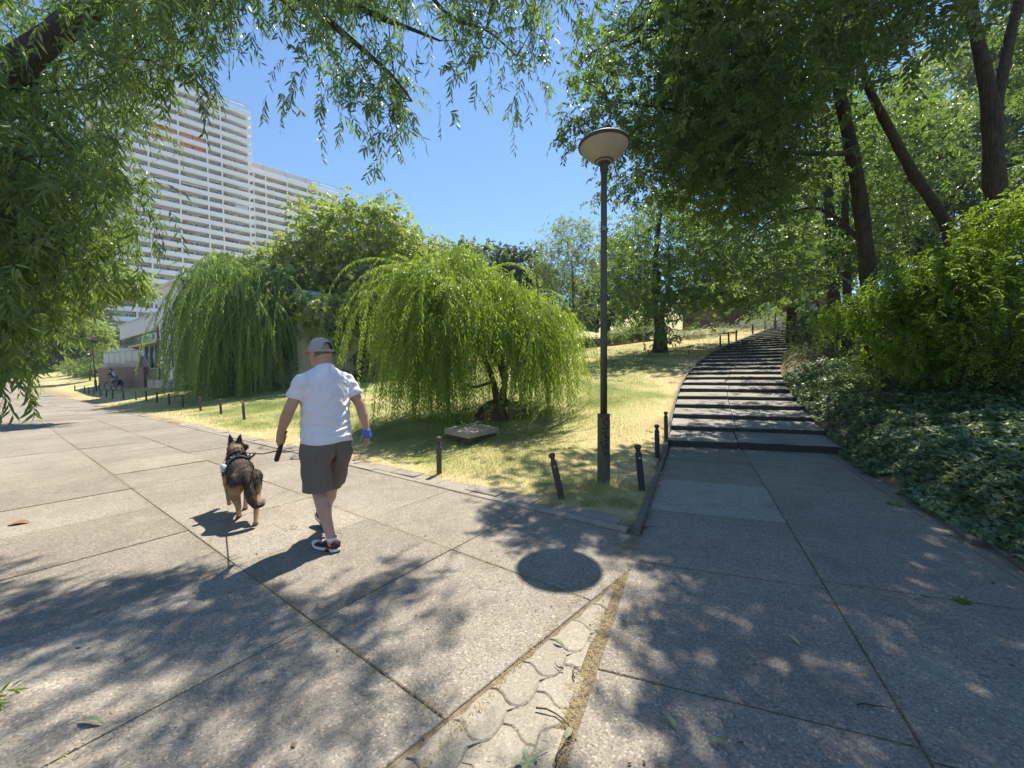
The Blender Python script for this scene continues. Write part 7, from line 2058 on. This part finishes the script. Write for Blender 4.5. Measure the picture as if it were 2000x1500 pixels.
# ------------------------------------------------ cyclist and far walkers
M['cl_dark'] = mat('dark_cloth', (0.035, 0.033, 0.045), 0.9, 0.2, 20)
M['cl_beige'] = mat('beige_cloth', (0.28, 0.24, 0.18), 0.9, 0.15, 20)
M['cl_grey'] = mat('grey_rucksack', (0.42, 0.42, 0.45), 0.8, 0.15, 20)
M['cl_plum'] = mat('plum_cloth', (0.13, 0.035, 0.055), 0.9, 0.2, 20)
M['cl_navy'] = mat('navy_pannier', (0.05, 0.06, 0.11), 0.7, 0.2, 20)
M['bike'] = mat('dark_bicycle_paint', (0.03, 0.035, 0.04), 0.35, 0.1, 20)
M['hair'] = mat('dark_hair', (0.03, 0.022, 0.018), 0.8, 0.2, 60)
def cyclist():
    p = PX(222, 757, 30.0); z = gz(p[0], p[1]); rz = math.radians(80)
    b = thing('bicycle', 'dark city bicycle with panniers ridden across the far lawn', 'bicycle', (p[0], p[1], z), rz)
    R = .35; wb = .54
    for yy_ in (wb, -wb):
        q = Mesh(); a = np.linspace(0, 2 * math.pi, 29); q.tube(np.c_[np.zeros(29), yy_ + (R - .02) * np.cos(a), R + (R - .02) * np.sin(a)], .022, 7, caps=False, frame=(1, 0, 0)); w = q.build('wheel', M['rubber'], b, smooth=True)
        q = Mesh(); 
        for k in range(9): t = k * math.pi / 9; q.tube([(0, yy_ + .32 * math.cos(t), R + .32 * math.sin(t)), (0, yy_ - .32 * math.cos(t), R - .32 * math.sin(t))], .003, 3)
        q.build('spokes', M['rail_steel'], w, kind='stuff')
        q = Mesh(); a = np.linspace(.3, 2.6, 12); q.tube(np.c_[np.zeros(12), yy_ - (R + .03) * np.cos(a), R + (R + .03) * np.sin(a)], .022, 6); q.build('mudguard', M['bike'], b)
    q = Mesh(); bb, st, hd, hb = (0, -.05, .30), (0, -.20, .82), (0, .36, .86), (0, .40, .70)
    for a_, c_ in ((bb, st), (bb, hb), (st, hd), (hb, hd), (bb, (0, -wb, R)), ((0, -.17, .74), (0, -wb, R)), (hb, (0, wb, R))): q.tube([a_, c_], .018, 7)
    fused(q, .012, 1, 'frame', M['bike'], b)
    q = Mesh(); q.tube([(-.28, .26, 1.04), (-.2, .36, 1.06), (0, .38, 1.05), (.2, .36, 1.06), (.28, .26, 1.04)], .014, 6); q.tube([(0, .36, .86), (0, .38, 1.05)], .016, 6); fused(q, .010, 1, 'handlebar', M['bike'], b)
    q = Mesh(); q.ball((0, -.22, .92), (.08, .13, .04)); q.tube([(0, -.2, .80), (0, -.21, .90)], .015, 6); fused(q, .012, 2, 'saddle', M['rubber'], b)
    q = Mesh(); q.tube([(-.03, -.05, .30), (.03, -.05, .30)], .09, 16); q.build('chainring', M['rail_steel'], b)
    for s in (-1, 1):
        q = Mesh(); q.tube([(s * .06, -.05, .30), (s * .06, -.05 + s * .12, .30 - s * .12)], .012, 6); q.build('crank', M['rail_steel'], b)
        q = Mesh(); q.box((s * .15, -.50, .58), (.14, .32, .30), None, 0, .03); q.build('pannier', M['cl_navy'], b)
    q = Mesh(); q.box((0, -.48, .80), (.28, .36, .16), None, 0, .03); q.build('rack_bag', M['cl_dark'], b)
    r = thing('person', 'cyclist in dark top and helmet riding left across the far lawn', 'person', (p[0], p[1], z), rz)
    q = Mesh(); q.ball((0, .22, 1.60), (.085, .10, .12)); q.capsule((0, .12, 1.42), (0, .2, 1.55), .06, .055)
    for s in (-1, 1):
        q.capsule((s * .19, .08, 1.40), (s * .26, .20, 1.20), .045, .04); q.capsule((s * .26, .20, 1.20), (s * .24, .29, 1.06), .038, .028); q.ball((s * .25, .31, 1.06), (.03, .05, .03))
        k = (s * .10, .16, .72 + s * .05); f = (s * .10, -.02 + s * .12, .26 - s * .12); q.capsule((s * .09, -.18, .95), k, .08, .06); q.capsule(k, f, .055, .035); q.ball((f[0], f[1] + .06, f[2] - .03), (.045, .12, .04))
    q.capsule((0, -.18, .98), (0, .10, 1.36), .11, .12); o = fused(q, .014, 3, 'body', M['skin'], r); set_tint(o, np.full(len(o.data.vertices), .5))
    q = Mesh(); q.capsule((0, -.18, 1.0), (0, .09, 1.38), .15, .16, sq=(1.15, .85)); 
    for s in (-1, 1): q.capsule((s * .12, .08, 1.42), (s * .225, .13, 1.30), .075, .065)
    fused(q, .016, 3, 'shirt', M['cl_dark'], r)
    q = Mesh(); q.ball((0, -.2, .96), (.17, .16, .12))
    for s in (-1, 1):
        k = np.array((s * .10, .16, .72 + s * .05)); f = np.array((s * .10, -.02 + s * .12, .26 - s * .12)); q.capsule((s * .09, -.18, .95), k, .095, .075); q.capsule(k, k * .5 + f * .5, .07, .06)
    fused(q, .016, 3, 'trousers', M['cl_beige'], r)
    q = Mesh(); q.capsule((0, -.22, 1.22), (0, -.06, 1.44), .13, .12, sq=(1.1, .75)); fused(q, .016, 3, 'rucksack', M['cl_grey'], r)
    q = Mesh(); q.ball((0, .21, 1.67), (.11, .145, .075)); fused(q, .014, 2, 'helmet', M['cl_dark'], r)
    for s in (-1, 1):
        f = (s * .10, -.02 + s * .12, .26 - s * .12); q = Mesh(); q.capsule((f[0], f[1] - .02, f[2] - .02), (f[0], f[1] + .13, f[2] - .035), .045, .038); q.build('shoe', M['cl_dark'], r, smooth=True)
cyclist()
def walker(px, py, D, rz, top, bottom, label, bag, sc=1.0):
    p = PX(px, py, D); z = gz(p[0], p[1])
    r = thing('person', label, 'person', (p[0], p[1], z), rz); r.scale = (sc,) * 3
    q = Mesh(); q.ball((0, .01, 1.60), (.08, .095, .115)); q.capsule((0, 0, 1.42), (0, 0, 1.55), .055, .05); q.capsule((0, 0, 1.0), (0, 0, 1.36), .12, .13)
    for s in (-1, 1):
        q.capsule((s * .18, 0, 1.40), (s * .23, -s * .08, 1.12), .045, .038); q.capsule((s * .23, -s * .08, 1.12), (s * .23, s * .10 * -1, .88), .036, .028); q.ball((s * .23, -s * .10, .82), (.025, .04, .06))
        q.capsule((s * .09, 0, .90), (s * .09, s * .10, .50), .085, .06); q.capsule((s * .09, s * .10, .50), (s * .09, s * .16, .08), .055, .035); q.capsule((s * .09, s * .13, .04), (s * .09, s * .27, .04), .04, .035)
    o = fused(q, .016, 3, 'body', M['skin'], r); set_tint(o, np.full(len(o.data.vertices), .5))
    q = Mesh(); q.tube([(0, 0, .80), (0, 0, 1.0), (0, 0, 1.25), (0, 0, 1.42), (0, 0, 1.48)], [.2, .18, .185, .17, .08], 20, sq=(1.1, .75), frame=(0, 1, 0))
    for s in (-1, 1): q.capsule((s * .14, 0, 1.40), (s * .22, -s * .05, 1.2), .07, .06)
    fused(q, .018, 3, 'top', top, r)
    q = Mesh()
    if bottom is M['cl_plum']: q.tube([(0, 0, .50), (0, 0, .75), (0, 0, .95)], [.24, .22, .18], 20, sq=(1.1, .8), frame=(0, 1, 0))
    else:
        for s in (-1, 1): q.capsule((s * .09, 0, .88), (s * .09, s * .10, .48), .105, .075); q.capsule((s * .09, s * .10, .48), (s * .09, s * .15, .16), .07, .055)
    fused(q, .018, 3, 'skirt' if bottom is M['cl_plum'] else 'trousers', bottom, r)
    q = Mesh(); q.ball((0, -.02, 1.63), (.09, .10, .11)); fused(q, .016, 2, 'hair', M['hair'], r)
    if bag:
        q = Mesh(); q.box((.29, -.02, .82), (.12, .34, .28), None, 0, .03); q.build('shoulder_bag', M['cl_dark'], r); 
walker(56, 743, 54, math.radians(40), M['cl_plum'], M['cl_plum'], 'far pedestrian in a dark plum dress with a bag at the side', True)
walker(40, 743, 54, math.radians(230), M['cl_plum'], M['cl_navy'], 'far pedestrian in a plum top and dark trousers, nearer the hanging twigs', False)
walker(34, 743, 55, math.radians(230), M['cl_dark'], M['cl_dark'], 'far pedestrian all in black, half hidden by the hanging twigs', False, .97)

# ================================================================== AIR
def haze():
    q = Mesh(); q.box((0, 110, 43), (640, 420, 104))
    m, t = new_mat('summer_haze'); out = t.n('ShaderNodeOutputMaterial'); v = t.n('ShaderNodeVolumePrincipled')
    v.inputs['Color'].default_value = (0.55, 0.74, 1.0, 1); v.inputs['Density'].default_value = HAZE_DENSITY
    v.inputs['Anisotropy'].default_value = 0.2
    t.l(v.outputs[0], out.inputs['Volume'])
    q.build('haze', m, None, kind='stuff')
HAZE_DENSITY = 0.0005
haze()
